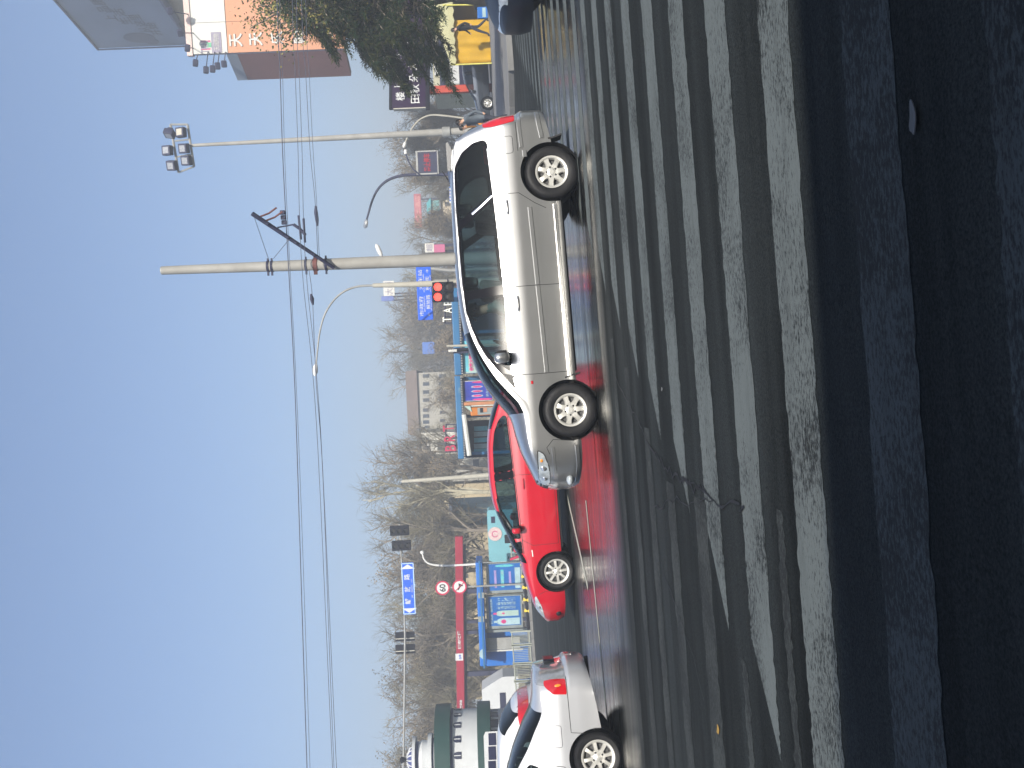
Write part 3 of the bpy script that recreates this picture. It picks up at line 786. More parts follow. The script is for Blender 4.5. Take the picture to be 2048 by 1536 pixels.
# lamps, grille, front details
for s_ in (-1, 1):
    e = 0.012
    b = MB(); b.ball((-0.56, s_ * (sh.on(-0.56, 0.70) - 0.012), 0.70), (0.03, 0.022, 0.022), 12, 8); b.build('indicator_bulb', M_LENSA, root, smooth=True, local=True)
    b = MB(); y = sh.on(-0.80, 0.375); b.ball((-0.815, s_ * (y - 0.02), 0.372), (0.075, 0.06, 0.042), 16, 10); b.build('fog_lamp', M_LENSC, root, smooth=True, local=True)
sh.ribbon(rounded([(-0.80, 0.735), (-0.62, 0.745), (-0.44, 0.742), (-0.49, 0.665), (-0.66, 0.615), (-0.86, 0.605), (-0.90, 0.66)], 0.03), 0.012, M_SEAM, 'lamp_rim', root, off=0.004, closed=True)
sh.ribbon([(0.335, 0.742), (0.372, 0.742)], 0.028, M_LENSR, 'side_marker', root, off=0.002, thick=0.006)
fr = [(-0.905, 0.62), (-0.80, 0.765)]
b = MB()
for j in range(2):
    for i in range(9):
        y = -0.42 + 0.105 * i
        z = 0.655 + 0.075 * j; 
        def nosex(yy, zz):
            lo, hi = sh.xF, sh.xF + 0.6
            for _ in range(30):
                mid = (lo + hi) / 2
                if sh.width(mid, zz) < abs(yy): lo = mid
                else: hi = mid
            return hi + sh.lean(hi, zz)
        vs = []
        for yy, zz in ((y - 0.05, z - 0.03), (y + 0.05, z - 0.03), (y + 0.05, z + 0.03), (y - 0.05, z + 0.03)): vs.append((nosex(yy, zz) - 0.006, yy, zz))
        b._add(vs, [(0, 3, 2, 1)])
b.build('grille', M_GRILLE, root, local=True)
# mud flaps and roof spoiler
for x, y in ((0.40, -1), (0.40, 1), (3.235, -1), (3.235, 1)):
    b = MB(); pts = [(x - 0.03, y * 0.79, 0.36), (x + 0.0, y * 0.795, 0.26), (x + 0.02, y * 0.80, 0.17)]
    if x > 2: pts = [(x - 0.02, y * 0.78, 0.40), (x - 0.01, y * 0.79, 0.28), (x + 0.02, y * 0.80, 0.17)]
    for (q, yy, z), hw in zip(pts, (0.09, 0.10, 0.105)): b.v += [(q, yy - hw, z), (q, yy + hw, z), (q + 0.02, yy + hw, z), (q + 0.02, yy - hw, z)]
    for i in range(2):
        for j in range(4): b.f.append((i * 4 + j, i * 4 + (j + 1) % 4, i * 4 + 4 + (j + 1) % 4, i * 4 + 4 + j)); b.mi.append(0)
    b.f.append((8, 9, 10, 11)); b.mi.append(0)
    b.build('mud_flap', M_RUBBER, root, local=True)
b = MB(); vs = []
for y, dx in ((-0.60, 0.0), (-0.5, 0.05), (0, 0.08), (0.5, 0.05), (0.6, 0.0)):
    vs += [(3.0, y * 0.98, 1.515 + 0.018 * (1 - abs(y))), (3.0, y * 0.98, 1.55 + 0.012 * (1 - abs(y))), (3.34 + dx, y, 1.548 + 0.012 * (1 - abs(y))), (3.35 + dx, y, 1.530), (3.19 + dx, y, 1.455)]
fs = []
for i in range(4):
    for j in range(5): fs.append((i * 5 + j, i * 5 + (j + 1) % 5, i * 5 + 5 + (j + 1) % 5, i * 5 + 5 + j))
fs += [(4, 3, 2, 1, 0), (20, 21, 22, 23, 24)]
b._add(vs, fs); b.build('roof_spoiler', M_SILVER, root, smooth=True, local=True, angle=30)
MB().tube([(3.0, 0, 1.55), (3.16, 0, 1.64)], [0.012, 0.005], 6).build('aerial', M_TRIM, root, local=True)
for x, y in ((1.55, -0.37), (1.55, 0.37), (2.45, -0.37), (2.45, 0.37)): seat(root, x, y, 0.66, 0.62)
MB().box((0.55, 0, 0.97), (0.55, 1.3, 0.13), bev=0.05).build('dashboard', M_TRIM, root, smooth=True, local=True)
b = MB(); b.lathe([(0.17, -0.012), (0.185, 0), (0.17, 0.012), (0.158, 0), (0.17, -0.012)], axis='X', n=24); 
for i, v in enumerate(b.v): b.v[i] = (v[0] + v[2] * 0.35 + 0.86, v[1] - 0.37, v[2] + 0.98)
b.build('steering_wheel', M_TRIM, root, smooth=True, local=True)
for s_ in (-1, 1):
    MB().ball((-0.64, s_ * (sh.on(-0.64, 0.675) - 0.02), 0.678), (0.055, 0.026, 0.045), 14, 8).ball((-0.77, s_ * (sh.on(-0.77, 0.665) - 0.03), 0.668), (0.045, 0.032, 0.04), 14, 8).build('lamp_bowl', M_CHROME, root, smooth=True, local=True)
set_car(root, 1195, 822, 11.58, R(2.6))
MPV = root
# the driver: a seated figure on the near seat
def skin_figure(name, joints, edges, mats_by, parent=None, loc=None, rot=0.0, sub=2):
    me = bpy.data.meshes.new(name); me.from_pydata([j[0] for j in joints], edges, [])
    o = bpy.data.objects.new(name, me); COL.objects.link(o)
    o.modifiers.new('skin', 'SKIN'); o.modifiers['skin'].use_smooth_shade = True
    if not me.skin_vertices: 
        bpy.context.view_layer.objects.active = o
    for i, j in enumerate(joints):
        sv = me.skin_vertices[0].data[i]; sv.radius = j[1] if isinstance(j[1], tuple) else (j[1], j[1]); sv.use_root = i == 0
    su = o.modifiers.new('sub', 'SUBSURF'); su.levels = sub; su.render_levels = sub
    bpy.context.view_layer.update()
    ev = o.evaluated_get(bpy.context.evaluated_depsgraph_get())
    m2 = bpy.data.meshes.new_from_object(ev); o.modifiers.clear(); o.data = m2; bpy.data.meshes.remove(me)
    fn, mats = mats_by; m2.materials.clear()
    for q in mats: m2.materials.append(q)
    for p in m2.polygons: p.material_index = fn(p.center); p.use_smooth = True
    if parent is not None: o.parent = parent
    if loc is not None: o.location = loc
    o.rotation_euler = (0, 0, rot)
    return o
def face_bits(parent, hc, yaw, hair=M_HAIR, k=1.0, cap=None):
    """hair, nose, ears and eyes on a head whose centre is hc, looking along yaw (0 = +x)"""
    c, s_ = math.cos(yaw), math.sin(yaw)
    def w(x, y, z): return (hc[0] + k * (x * c - y * s_), hc[1] + k * (x * s_ + y * c), hc[2] + k * z)
    b = MB(); n, r = 18, 12; vs = []
    for i in range(r + 1):
        th = math.pi * 0.62 * i / r
        for j in range(n):
            ph = 2 * math.pi * j / n; q = 1.0
            front = math.cos(ph)
            tt = th * (1 - 0.42 * max(0, front) ** 1.5)
            vs.append(w(-0.008 + 0.105 * math.sin(tt) * math.cos(ph), 0.086 * math.sin(tt) * math.sin(ph), 0.012 + 0.122 * math.cos(tt)))
    fs = [(i * n + j, (i + 1) * n + j, (i + 1) * n + (j + 1) % n, i * n + (j + 1) % n) for i in range(r) for j in range(n)]
    b._add(vs, fs); b.build('hair', cap or hair, parent, smooth=True, local=True)
    b = MB(); b.ball(w(0.10, 0, -0.012), 0.016 * k, 8, 6)
    for sg in (-1, 1): b.ball(w(-0.005, sg * 0.082, -0.005), (0.012 * k, 0.012 * k, 0.028 * k), 8, 6)
    b.build('nose_and_ears', M_SKIN, parent, smooth=True, local=True)
    b = MB()
    for sg in (-1, 1): b.ball(w(0.083, sg * 0.033, 0.014), 0.011 * k, 8, 6)
    b.box(w(0.088, 0, -0.055), (0.012, 0.045 * k, 0.008 * k), rz=yaw)
    b.build('eyes_and_mouth', M_HAIR, parent, smooth=True, local=True)
def seated_driver(car, x, y, z, coat, label):
    L = Matrix.LocRotScale(car.location, car.rotation_euler, car.scale)
    p = L @ Vector((x, y, z))
    j = [((0.10, 0, 0.05), (0.15, 0.12)), ((0.12, 0, 0.30), (0.16, 0.12)), ((0.12, 0, 0.50), (0.17, 0.11)), ((0.09, 0, 0.60), (0.058, 0.055)), ((0.055, 0, 0.70), (0.075, 0.07)), ((0.055, 0, 0.79), (0.085, 0.078)), ((0.06, 0, 0.86), (0.05, 0.05)),
         ((0.11, -0.19, 0.50), 0.062), ((-0.02, -0.25, 0.30), 0.050), ((-0.27, -0.17, 0.36), 0.040), ((-0.36, -0.14, 0.40), (0.036, 0.028)),
         ((0.11, 0.19, 0.50), 0.062), ((-0.02, 0.25, 0.30), 0.050), ((-0.27, 0.17, 0.36), 0.040), ((-0.36, 0.14, 0.40), (0.036, 0.028)),
         ((-0.30, -0.11, 0.06), 0.08), ((-0.30, 0.11, 0.06), 0.08), ((-0.45, -0.12, -0.25), 0.055), ((-0.45, 0.12, -0.25), 0.055)]
    e = [(0, 1), (1, 2), (2, 3), (3, 4), (4, 5), (5, 6), (2, 7), (7, 8), (8, 9), (9, 10), (2, 11), (11, 12), (12, 13), (13, 14), (0, 15), (0, 16), (15, 17), (16, 18)]
    o = skin_figure('person', j, e, (lambda c: 1 if c.z > 0.60 or c.x < -0.31 and c.z > 0.25 else 0, [coat, M_SKIN]), None, p, car.rotation_euler.z)
    face_bits(o, (0.05, 0, 0.765), math.pi)
    tag(o, label, 'person')
    return o
M_COATG = mat('grey green jacket', (0.16, 0.20, 0.17), 0.9)
seated_driver(MPV, 1.22, -0.37, 0.60, M_COATG, 'driver in a grey jacket seated at the wheel of the silver people carrier')

# ---- the red saloon behind it
RED = dict(
    half=0.875, fround=(0.75, 2.3), rround=(0.55, 2.6), capexp=2.5,
    top=[(-0.96, 0.60), (-0.80, 0.735), (-0.45, 0.835), (-0.05, 0.925), (0.18, 0.965), (0.45, 1.09), (0.70, 1.185), (0.95, 1.29), (1.31, 1.385), (1.75, 1.415), (2.25, 1.40), (2.55, 1.365), (2.90, 1.28), (3.20, 1.15), (3.45, 1.07), (3.70, 1.02)],
    cap=[(-0.96, 0.10), (-0.5, 0.12), (0.0, 0.15), (0.3, 0.20), (0.7, 0.19), (1.2, 0.10), (1.8, 0.075), (2.5, 0.09), (2.9, 0.17), (3.2, 0.15), (3.7, 0.10)],
    bottom=[(-0.96, 0.22), (-0.5, 0.20), (0.5, 0.21), (2.6, 0.21), (3.3, 0.27), (3.7, 0.35)],
    prof=[(0.20, 0.94), (0.30, 0.975), (0.50, 1.0), (0.68, 1.0), (0.80, 0.985), (0.90, 0.955), (1.0, 0.91), (1.15, 0.83), (1.30, 0.735), (1.42, 0.65)],
    nose=[(0.2, -0.96), (0.35, -1.03), (0.5, -1.03), (0.6, -0.98), (0.75, -0.87), (0.9, -0.75)],
    tail=[(0.3, 3.62), (0.5, 3.72), (0.8, 3.70), (1.0, 3.66), (1.2, 3.5), (1.4, 3.4)],
    arches=[(0.0, 0.325, 0.362), (2.675, 0.325, 0.362)],
    ws=(0.18, 1.12, 2), rw=(2.62, 3.22, 3),
    regions=[
        ('corner_window', [(0.30, 0.892), (0.56, 1.04), (0.585, 0.90)], 0.02),
        ('side_window', [(0.625, 0.908), (0.63, 1.045), (0.78, 1.13), (0.99, 1.215), (1.30, 1.275), (1.66, 1.302), (1.72, 0.948)], 0.03),
        ('side_window', [(1.86, 0.953), (1.80, 1.303), (2.27, 1.29), (2.55, 1.245), (2.76, 1.155), (2.85, 1.06), (2.82, 1.0)], 0.05),
        ('pillar_trim', [(1.73, 0.948), (1.67, 1.303), (1.79, 1.304), (1.85, 0.953)], 0.01),
        ('headlight', [(-0.87, 0.575), (-0.62, 0.625), (-0.40, 0.715), (-0.43, 0.745), (-0.70, 0.725), (-0.86, 0.66)], 0.02),
        ('tail_lamp', [(3.4, 0.72), (3.9, 0.70), (3.9, 0.95), (3.42, 0.92)], 0.02),
        ('front_bumper', [(-1.2, 0.54), (-0.60, 0.56), (-0.38, 0.66), (-0.33, 0.55), (-0.34, 0.1), (-1.2, 0.1)], 0.02),
        ('rear_bumper', [(3.15, 0.66), (3.9, 0.66), (3.9, 0.2), (3.1, 0.2)], 0.02),
        ('front_door', [(0.50, 0.24), (1.76, 0.24), (1.77, 0.935), (0.62, 0.89), (0.50, 0.70)], 0.03),
        ('rear_door', [(1.77, 0.24), (2.30, 0.24), (2.42, 0.52), (2.60, 0.70), (2.86, 0.985), (1.78, 0.935)], 0.03),
    ])
M_INDIC = mat('clear indicator lens', (0.8, 0.75, 0.7), 0.1, 0.2, 0.05, 5, coat=1.0)
root, sh, body = base_car('red_car', 'bright red car half hidden behind the silver people carrier', 'car', RED, M_RED, 0.026, 46, 13)
P_ = finish_panels(sh, root, M_RED, M_GLASS)
wells(sh, root, RED); tub(root, 0.35, 2.9, 0.30, 0.86, 1.36)
for x, y in ((0.0, -1), (0.0, 1), (2.675, -1), (2.675, 1)):
    make_wheel(root, x, y * 0.76, 0.315, 0.218, 8, y, 5, 0.205, 0.1, 'petal')
handle(sh, root, P_['front_door'][0], 1.60, 0.79, 0.18, M_RED); handle(sh, root, P_['rear_door'][0], 2.55, 0.80, 0.16, M_RED)
mirror(sh, root, 0.80, 0.935, M_RED, -1, 0.95); mirror(sh, root, 0.80, 0.935, M_RED, 1, 0.95)
seams(sh, root, [[(0.60, 0.885), (0.50, 0.70), (0.505, 0.245), (1.765, 0.245), (1.765, 0.93)], [(2.86, 0.98), (2.60, 0.70), (2.42, 0.52), (2.33, 0.38)], [(-0.34, 0.30), (-0.33, 0.55), (-0.38, 0.66)]])
sh.ribbon([(0.42, 0.19), (2.28, 0.19)], 0.06, M_TRIM, 'sill_underside', root, off=-0.03, thick=0.01)
sh.ribbon([(0.30, 0.722), (0.42, 0.728)], 0.022, M_INDIC, 'side_indicator', root, off=0.002, thick=0.008)
sh.ribbon([(0.36, 0.878), (1.0, 0.902), (1.72, 0.936), (2.4, 0.965), (2.82, 0.985)], 0.012, M_TRIM, 'belt_trim', root, off=0.002, thick=0.004)
sh.ribbon([(0.60, 1.045), (0.80, 1.155), (1.02, 1.235), (1.35, 1.29)], 0.022, M_TRIM, 'window_seal', root, off=0.001, thick=0.003)
for s_ in (-1, 1):
    MB().ball((-0.76, s_ * (sh.on(-0.76, 0.335) - 0.03), 0.335), (0.07, 0.05, 0.05), 14, 8).build('fog_lamp', M_TRIM, root, smooth=True, local=True)
    MB().ball((-0.60, s_ * (sh.on(-0.60, 0.67) - 0.02), 0.672), (0.06, 0.028, 0.03), 14, 8).build('lamp_bowl', M_CHROME, root, smooth=True, local=True)
MB().ball((-0.90, -0.25, 0.42), (0.05, 0.28, 0.07), 14, 8).build('lower_grille', M_GRILLE, root, smooth=True, local=True)
for x, y in ((1.62, -0.36), (1.62, 0.36), (2.55, -0.36), (2.55, 0.36)): seat(root, x, y, 0.52, 0.56)
MB().box((0.72, 0, 0.86), (0.5, 1.25, 0.13), bev=0.05).build('dashboard', M_TRIM, root, smooth=True, local=True)
set_car(root, 1148, 1140, 17.55, R(0.5))
RED_ROOT = root

# ---- three-box saloon, used for the silver car leaving the frame and, changed, for others further off
SED = dict(
    half=0.86, fround=(0.7, 2.4), rround=(0.45, 2.6), capexp=2.5,
    top=[(-0.92, 0.66), (-0.6, 0.82), (-0.1, 0.93), (0.18, 0.99), (0.5, 1.16), (0.85, 1.33), (1.2, 1.425), (1.7, 1.455), (2.15, 1.43), (2.5, 1.335), (2.85, 1.17), (3.12, 1.03), (3.25, 1.008), (3.5, 0.99), (3.66, 0.965)],
    cap=[(-0.92, 0.10), (0.0, 0.15), (0.3, 0.20), (0.7, 0.2), (1.2, 0.10), (1.8, 0.08), (2.3, 0.10), (2.7, 0.20), (3.1, 0.17), (3.3, 0.11), (3.66, 0.10)],
    bottom=[(-0.92, 0.22), (-0.5, 0.20), (2.6, 0.20), (3.0, 0.235), (3.66, 0.33)],
    prof=[(0.18, 0.94), (0.30, 0.975), (0.48, 1.0), (0.66, 1.0), (0.78, 0.985), (0.90, 0.945), (1.0, 0.90), (1.15, 0.82), (1.30, 0.73), (1.45, 0.63)],
    nose=[(0.2, -0.88), (0.4, -0.92), (0.6, -0.90), (0.75, -0.82), (0.9, -0.7)],
    tail=[(0.25, 3.62), (0.38, 3.69), (0.55, 3.70), (0.60, 3.655), (0.8, 3.62), (0.97, 3.59), (1.2, 3.5)],
    arches=[(0.0, 0.30, 0.335), (2.55, 0.30, 0.335)],
    ws=(0.18, 1.05, 2), rw=(2.36, 3.10, 2),
    regions=[
        ('side_window', [(0.45, 0.93), (0.70, 1.12), (1.0, 1.28), (1.25, 1.34), (1.50, 1.355), (1.53, 0.955)], 0.03),
        ('side_window', [(1.62, 0.957), (1.59, 1.357), (1.95, 1.35), (2.30, 1.27), (2.52, 1.11), (2.48, 0.985)], 0.04),
        ('pillar_trim', [(1.53, 0.955), (1.50, 1.357), (1.59, 1.358), (1.62, 0.957)], 0.005),
        ('headlight', [(-0.84, 0.58), (-0.55, 0.60), (-0.36, 0.70), (-0.50, 0.74), (-0.80, 0.70)], 0.02),
        ('tail_lamp', [(3.30, 0.60), (3.475, 0.60), (3.475, 0.775), (3.46, 0.865), (3.40, 0.86), (3.31, 0.76)], 0.012),
        ('tail_lamp_upper', [(3.478, 0.60), (3.9, 0.60), (3.9, 0.96), (3.42, 0.965), (3.41, 0.87), (3.462, 0.866), (3.478, 0.775)], 0.012),
        ('fuel_flap', [(2.70, 0.70), (2.95, 0.70), (2.95, 0.80), (2.70, 0.80)], 0.03),
        ('rear_bumper', [(2.86, 0.585), (3.9, 0.585), (3.9, 0.1), (2.80, 0.1), (2.84, 0.4)], 0.01),
        ('front_door', [(0.42, 0.24), (1.57, 0.24), (1.57, 0.942), (0.50, 0.915), (0.42, 0.7)], 0.03),
        ('rear_door', [(1.575, 0.24), (2.20, 0.24), (2.30, 0.5), (2.48, 0.70), (2.52, 0.968), (1.58, 0.942)], 0.03),
    ])
def saloon(name, label, cat, paint, spokes=8, step=0.04, nz=26, nc=10, group=None, spec=SED, glass=M_GLASS, wheel_r=0.288, rim=0.198):
    root, sh, body = base_car(name, label, cat, spec, paint, step, nz, nc, group)
    P_ = finish_panels(sh, root, paint, glass)
    wells(sh, root, spec); tub(root, 0.3, 2.75, 0.28, 0.86, 1.34)
    for x, y in ((0.0, -1), (0.0, 1), (2.55, -1), (2.55, 1)): make_wheel(root, x, y * 0.75, wheel_r, rim, spokes, y, 4, 0.195, 0.17, 'petal')
    if 'front_door' in P_: handle(sh, root, P_['front_door'][0], 1.40, 0.80, 0.18, paint)
    if 'rear_door' in P_: handle(sh, root, P_['rear_door'][0], 2.33, 0.81, 0.16, paint)
    mirror(sh, root, 0.62, 0.965, paint, -1); mirror(sh, root, 0.62, 0.965, paint, 1)
    seams(sh, root, [[(0.50, 0.91), (0.42, 0.70), (0.425, 0.245), (1.57, 0.245), (1.57, 0.94)], [(2.52, 0.965), (2.48, 0.70), (2.30, 0.5), (2.22, 0.38)]])
    for x, y in ((1.5, -0.36), (1.5, 0.36), (2.35, -0.36), (2.35, 0.36)): seat(root, x, y, 0.52, 0.56)
    sh.ribbon([(0.40, 0.19), (2.2, 0.19)], 0.05, M_TRIM, 'sill_underside', root, off=-0.03, thick=0.01)
    return root, sh, P_
root, sh, P_ = saloon('silver_saloon', 'pale silver saloon car seen by its boot and rear wheel', 'car', M_SILVER2, 8, 0.024, 48, 13, glass=M_GLASSD)
seams(sh, root, [[(2.84, 0.42), (2.86, 0.585), (3.30, 0.592), (3.5, 0.592)], [(2.36, 0.93), (2.42, 0.80), (2.40, 0.72)]])
sh.ribbon(rounded([(2.70, 0.70), (2.95, 0.70), (2.95, 0.80), (2.70, 0.80)], 0.03), 0.005, M_SEAM, 'shut_line', root, closed=True)
MB().ball((3.395, -(sh.on(3.40, 0.69) - 0.010), 0.69), (0.03, 0.016, 0.055), 12, 8).build('lamp_bulb', M_LENSA, root, smooth=True, local=True)
MB().box((3.655, -0.05, 0.76), (0.02, 0.44, 0.14), bev=0.004).build('number_plate', M_DKBLUE, root, local=True)
MB().tube([(3.0, 0.25, 0.24), (3.62, 0.25, 0.25)], 0.025, 10).build('exhaust_pipe', M_ALLOYD, root, smooth=True, local=True)
g = foot(1241, 1508, 11.75); q_ = Vector((g.x, 11.75, 0)) - Matrix.Rotation(R(10), 3, 'Z') @ Vector((2.55, -0.75, 0)); root.location = (q_.x, q_.y, gz(q_.x)); root.rotation_euler = (0, -math.atan(SLOPE), R(10))
SAL = root
# the paler car beyond it
HATCH = dict(SED); HATCH['top'] = [(-0.92, 0.66), (-0.6, 0.82), (-0.1, 0.93), (0.18, 0.99), (0.5, 1.16), (0.85, 1.33), (1.2, 1.43), (1.7, 1.47), (2.2, 1.46), (2.7, 1.43), (3.0, 1.36), (3.25, 1.22), (3.45, 1.1), (3.6, 1.04)]
HATCH['tail'] = [(0.25, 3.4), (0.4, 3.48), (0.6, 3.48), (0.9, 3.42), (1.1, 3.34), (1.4, 3.10)]
HATCH['cap'] = [(-0.92, 0.10), (0.0, 0.15), (0.3, 0.20), (0.7, 0.2), (1.2, 0.10), (1.8, 0.08), (2.6, 0.09), (3.0, 0.16), (3.3, 0.18), (3.6, 0.14)]
HATCH['rw'] = (2.94, 3.34, 2)
HATCH['regions'] = [r for r in SED['regions'] if r[0] not in ('tail_lamp', 'tail_lamp_upper', 'rear_bumper', 'fuel_flap')] + [('tail_lamp', [(2.98, 0.96), (3.15, 0.88), (3.6, 0.86), (3.6, 1.02), (3.2, 1.06), (3.02, 1.03)], 0.02)]
root, sh, P_ = saloon('white_hatchback', 'white hatchback with a red tail lamp, just beyond the pale silver saloon', 'car', M_WHITE, 8, 0.05, 24, 10, spec=HATCH)
g = foot(1160, 1402, 17.4); root.scale = (1.12,) * 3; root.location = (g.x - 3.48 * 1.12, 18.3, gz(g.x - 3.4)); root.rotation_euler = (0, -math.atan(SLOPE), R(2))
# a dark car nosing into the frame and a graphite one parked on the square
root, sh, P_ = saloon('dark_car', 'dark blue car nosing into view on the wet road by the paved square', 'car', M_DKBLUE, 8, 0.05, 24, 10)
g = foot(1092, 52, 14.6); root.location = (g.x + 0.92, 14.6, gz(g.x + 0.9)); root.rotation_euler = (0, -math.atan(SLOPE), R(6))
root, sh, P_ = saloon('parked_car', 'shiny graphite car parked at the edge of the paved square beside the yellow tent', 'car', M_GRAPH, 8, 0.05, 24, 10)
g = foot(986, 213, 48.0); root.location = (g.x + 0.9, 50.6, gz(g.x) + 0.13); root.rotation_euler = (0, -math.atan(SLOPE), R(-14))
# ------------------------------------------------------------------ poles, wires, lamps, signals, signs
M_GALV = mat('galvanised steel', (0.27, 0.275, 0.265), 0.55, 0.2, 0.14, 3, dirt=0.4, dirtcol=(0.16, 0.145, 0.115))
M_POLE = mat('pale painted pole', (0.27, 0.265, 0.245), 0.6, 0, 0.12, 2.5, dirt=0.5, dirtcol=(0.16, 0.145, 0.11))
M_PEBBLE = mat('cream pole paint', (0.36, 0.345, 0.29), 0.6, 0, 0.1, 2.5, dirt=0.3, dirtcol=(0.2, 0.18, 0.13))
M_IRON = mat('dark painted iron', (0.028, 0.03, 0.06), 0.55, 0.1, 0.2, 5)
M_RUSTY = mat('rust red iron', (0.12, 0.05, 0.045), 0.7, 0, 0.3, 5)
M_WIRE = mat('overhead wire', (0.075, 0.085, 0.12), 0.6)
M_BLUE = mat('road sign blue', (0.012, 0.085, 0.50), 0.45, 0, 0.05, 4)
M_SIGNW = mat('sign white', (0.50, 0.51, 0.505), 0.5, 0, 0.04, 4)
M_SIGNR = mat('sign red', (0.42, 0.015, 0.06), 0.5, 0, 0.06, 4)
M_BLK = mat('matt black', (0.009, 0.009, 0.014), 0.6, spec=0.06)
M_LAMPW = mat('lamp glass white', (0.55, 0.55, 0.53), 0.3)
M_REDON = mat('lit red signal', (0.5, 0.01, 0.01), 0.3, 0, 0.02, 4, emit=((1.0, 0.045, 0.03), 3.2))
M_LENSOFF = mat('unlit signal lens', (0.022, 0.018, 0.014), 0.35, 0, 0.1, 4, coat=0.5)
M_LEDRED = mat('dim red dot display', (0.16, 0.012, 0.02), 0.4, 0, 0.3, 30, emit=((0.9, 0.03, 0.06), 0.16))

# trolley pole
Yp = 23.0
b0, t0 = foot(1090, 512, Yp), at(325, 541, Yp)
tr = thing('trolley_pole', 'tall thick steel pole carrying a slanting iron bracket for the overhead wires', 'pole', b0)
base = Vector((t0.x + (b0.x - t0.x), Yp, b0.z))
MB().tube([base + Vector((0, 0, -0.1)), base.lerp(t0, 0.5), t0], [0.162, 0.138, 0.098], 20).build('pole_shaft', M_POLE, tr, smooth=True)
MB().lathe([(0.10, 0), (0.09, 0.03), (0.0, 0.045)], c=t0, n=20).build('pole_cap', M_GALV, tr, smooth=True)
def ring(px, r, h, m, name='clamp'):
    f = (px - 325) / (1090 - 325); c = t0.lerp(base, f)
    o = MB().lathe([(r - 0.03, -h / 2), (r, -h / 2), (r, h / 2), (r - 0.03, h / 2)], c=c, n=20).build(name, m, tr, smooth=True)
    MB().box(c + Vector((-r - 0.03, -0.02, 0)), (0.10, 0.05, h * 0.8)).box(c + Vector((r + 0.02, -0.02, 0)), (0.06, 0.05, h * 0.7)).build('clamp_lug', m, tr)
ring(541, 0.135, 0.05, M_IRON); ring(549, 0.135, 0.05, M_IRON); ring(619, 0.14, 0.05, M_IRON); ring(638, 0.15, 0.10, M_RUSTY); ring(660, 0.15, 0.05, M_IRON)
A0, A1 = at(668, 536, Yp - 0.2), at(504, 427, Yp - 1.2)
MB().tube([A0, A1], [0.04, 0.052], 10).build('bracket_arm', M_IRON, tr, smooth=True)
def onarm(f): return A0.lerp(A1, f)
for f in (0.30, 0.52, 0.62, 0.86): 
    c = onarm(f); MB().tube([c + Vector((-0.07, 0, -0.10)), c + Vector((0.07, 0, 0.10))], 0.03, 8).build('arm_clip', M_IRON, tr)
for f, n in ((0.93, 4), (0.86, 3)):
    c = onarm(f)
    MB().tube([c, c + Vector((0.10, 0.1, -0.22)), c + Vector((0.22, 0.1, -0.40))], 0.022, 6).build('insulator', M_RUSTY, tr)
p1, p2, p3 = at(555, 455, Yp - 0.7), at(587, 449, Yp - 0.7), at(611, 470, Yp - 0.7)
MB().tube([onarm(0.63), p1, p2], 0.018, 8).build('steady_rod', M_IRON, tr); MB().tube([p2, at(600, 458, Yp - 0.7), p3], 0.034, 8).build('steady_arm', M_IRON, tr)
MB().tube([onarm(0.985), at(538, 521, Yp)], 0.007, 5).build('stay_wire', M_WIRE, tr)
MB().tube([onarm(0.55), at(547, 517, Yp)], 0.007, 5).build('stay_wire', M_WIRE, tr)

def wire(pts, r, label, Y=Yp - 0.7, extra=()):
    path = smooth_path([at(px, py, Y + dy) for px, py, dy in pts], 8)
    c = path[len(path) // 2]
    w = thing('overhead_wire', label, 'overhead wire', path[0], 'overhead wires across the street')
    MB().tube(path, r, 6).build('wire', M_WIRE, w, smooth=True)
    return w
w = wire([(546, -260, 4), (556, 60, 2), (560, 140, 1), (565, 300, 0.5), (574, 480, 0), (589, 760, 0), (599, 1060, 0), (614, 1536, 0), (630, 2000, 0)], 0.011, 'uppermost overhead wire, thick, clipped to the bracket arm below its tip')
c0, c1 = at(565, 425, Yp - 0.7), at(570, 455, Yp - 0.7)
for q in (0.0, 0.33, 0.66): MB().box(c0.lerp(c1, q), (0.10, 0.06, 0.12), bev=0.02).build('wire_clamp', M_IRON, w)
wire([(551, -260, 4), (561, 60, 2), (565, 140, 1), (569, 300, 0.5), (577, 480, 0), (592, 760, 0), (604, 1060, 0), (620, 1536, 0), (636, 2000, 0)], 0.006, 'thin wire running close under the uppermost thick overhead wire')
w = wire([(580, -260, 4), (586, 60, 2), (590, 140, 1), (596, 300, 0.5), (599, 430, 0), (606, 560, 0), (633, 850, 0), (665, 1536, 0), (690, 2000, 0)], 0.007, 'upper of the two thin contact wires held by the steady arm')
MB().tube([at(597, 431, Yp - .7), at(602, 479, Yp - .7)], 0.026, 8).build('splice_bar', M_IRON, w, smooth=True)
w = wire([(590, -260, 4), (594, 60, 2), (598, 140, 1), (604, 300, 0.5), (607, 437, 0), (614, 565, 0), (641, 860, 0), (673, 1536, 0), (698, 2000, 0)], 0.007, 'lower of the two thin contact wires held by the steady arm')
MB().tube([at(607, 437, Yp - .7), at(610, 485, Yp - .7)], 0.026, 8).build('splice_bar', M_IRON, w, smooth=True)
w = wire([(596, -260, 4), (605, 60, 2), (611, 140, 1), (620, 299, 0.5), (630, 400, 0), (635, 500, 0.4), (637, 518, 0.7)], 0.007, 'feeder wire ending at the rusty collar of the trolley pole, with a long insulator')
MB().tube([at(631, 412, Yp - .5), at(632, 425, Yp - .5), at(634, 440, Yp - .4), at(635, 452, Yp - .4)], [0.02, 0.045, 0.04, 0.02], 8).build('insulator', M_IRON, w, smooth=True)
wire([(604, -260, 4), (613, 60, 2), (618, 140, 1), (626, 299, 0.5), (633, 400, 0), (638, 500, 0.4), (640, 518, 0.7)], 0.006, 'thin wire just under the feeder wire that ends at the trolley pole collar')
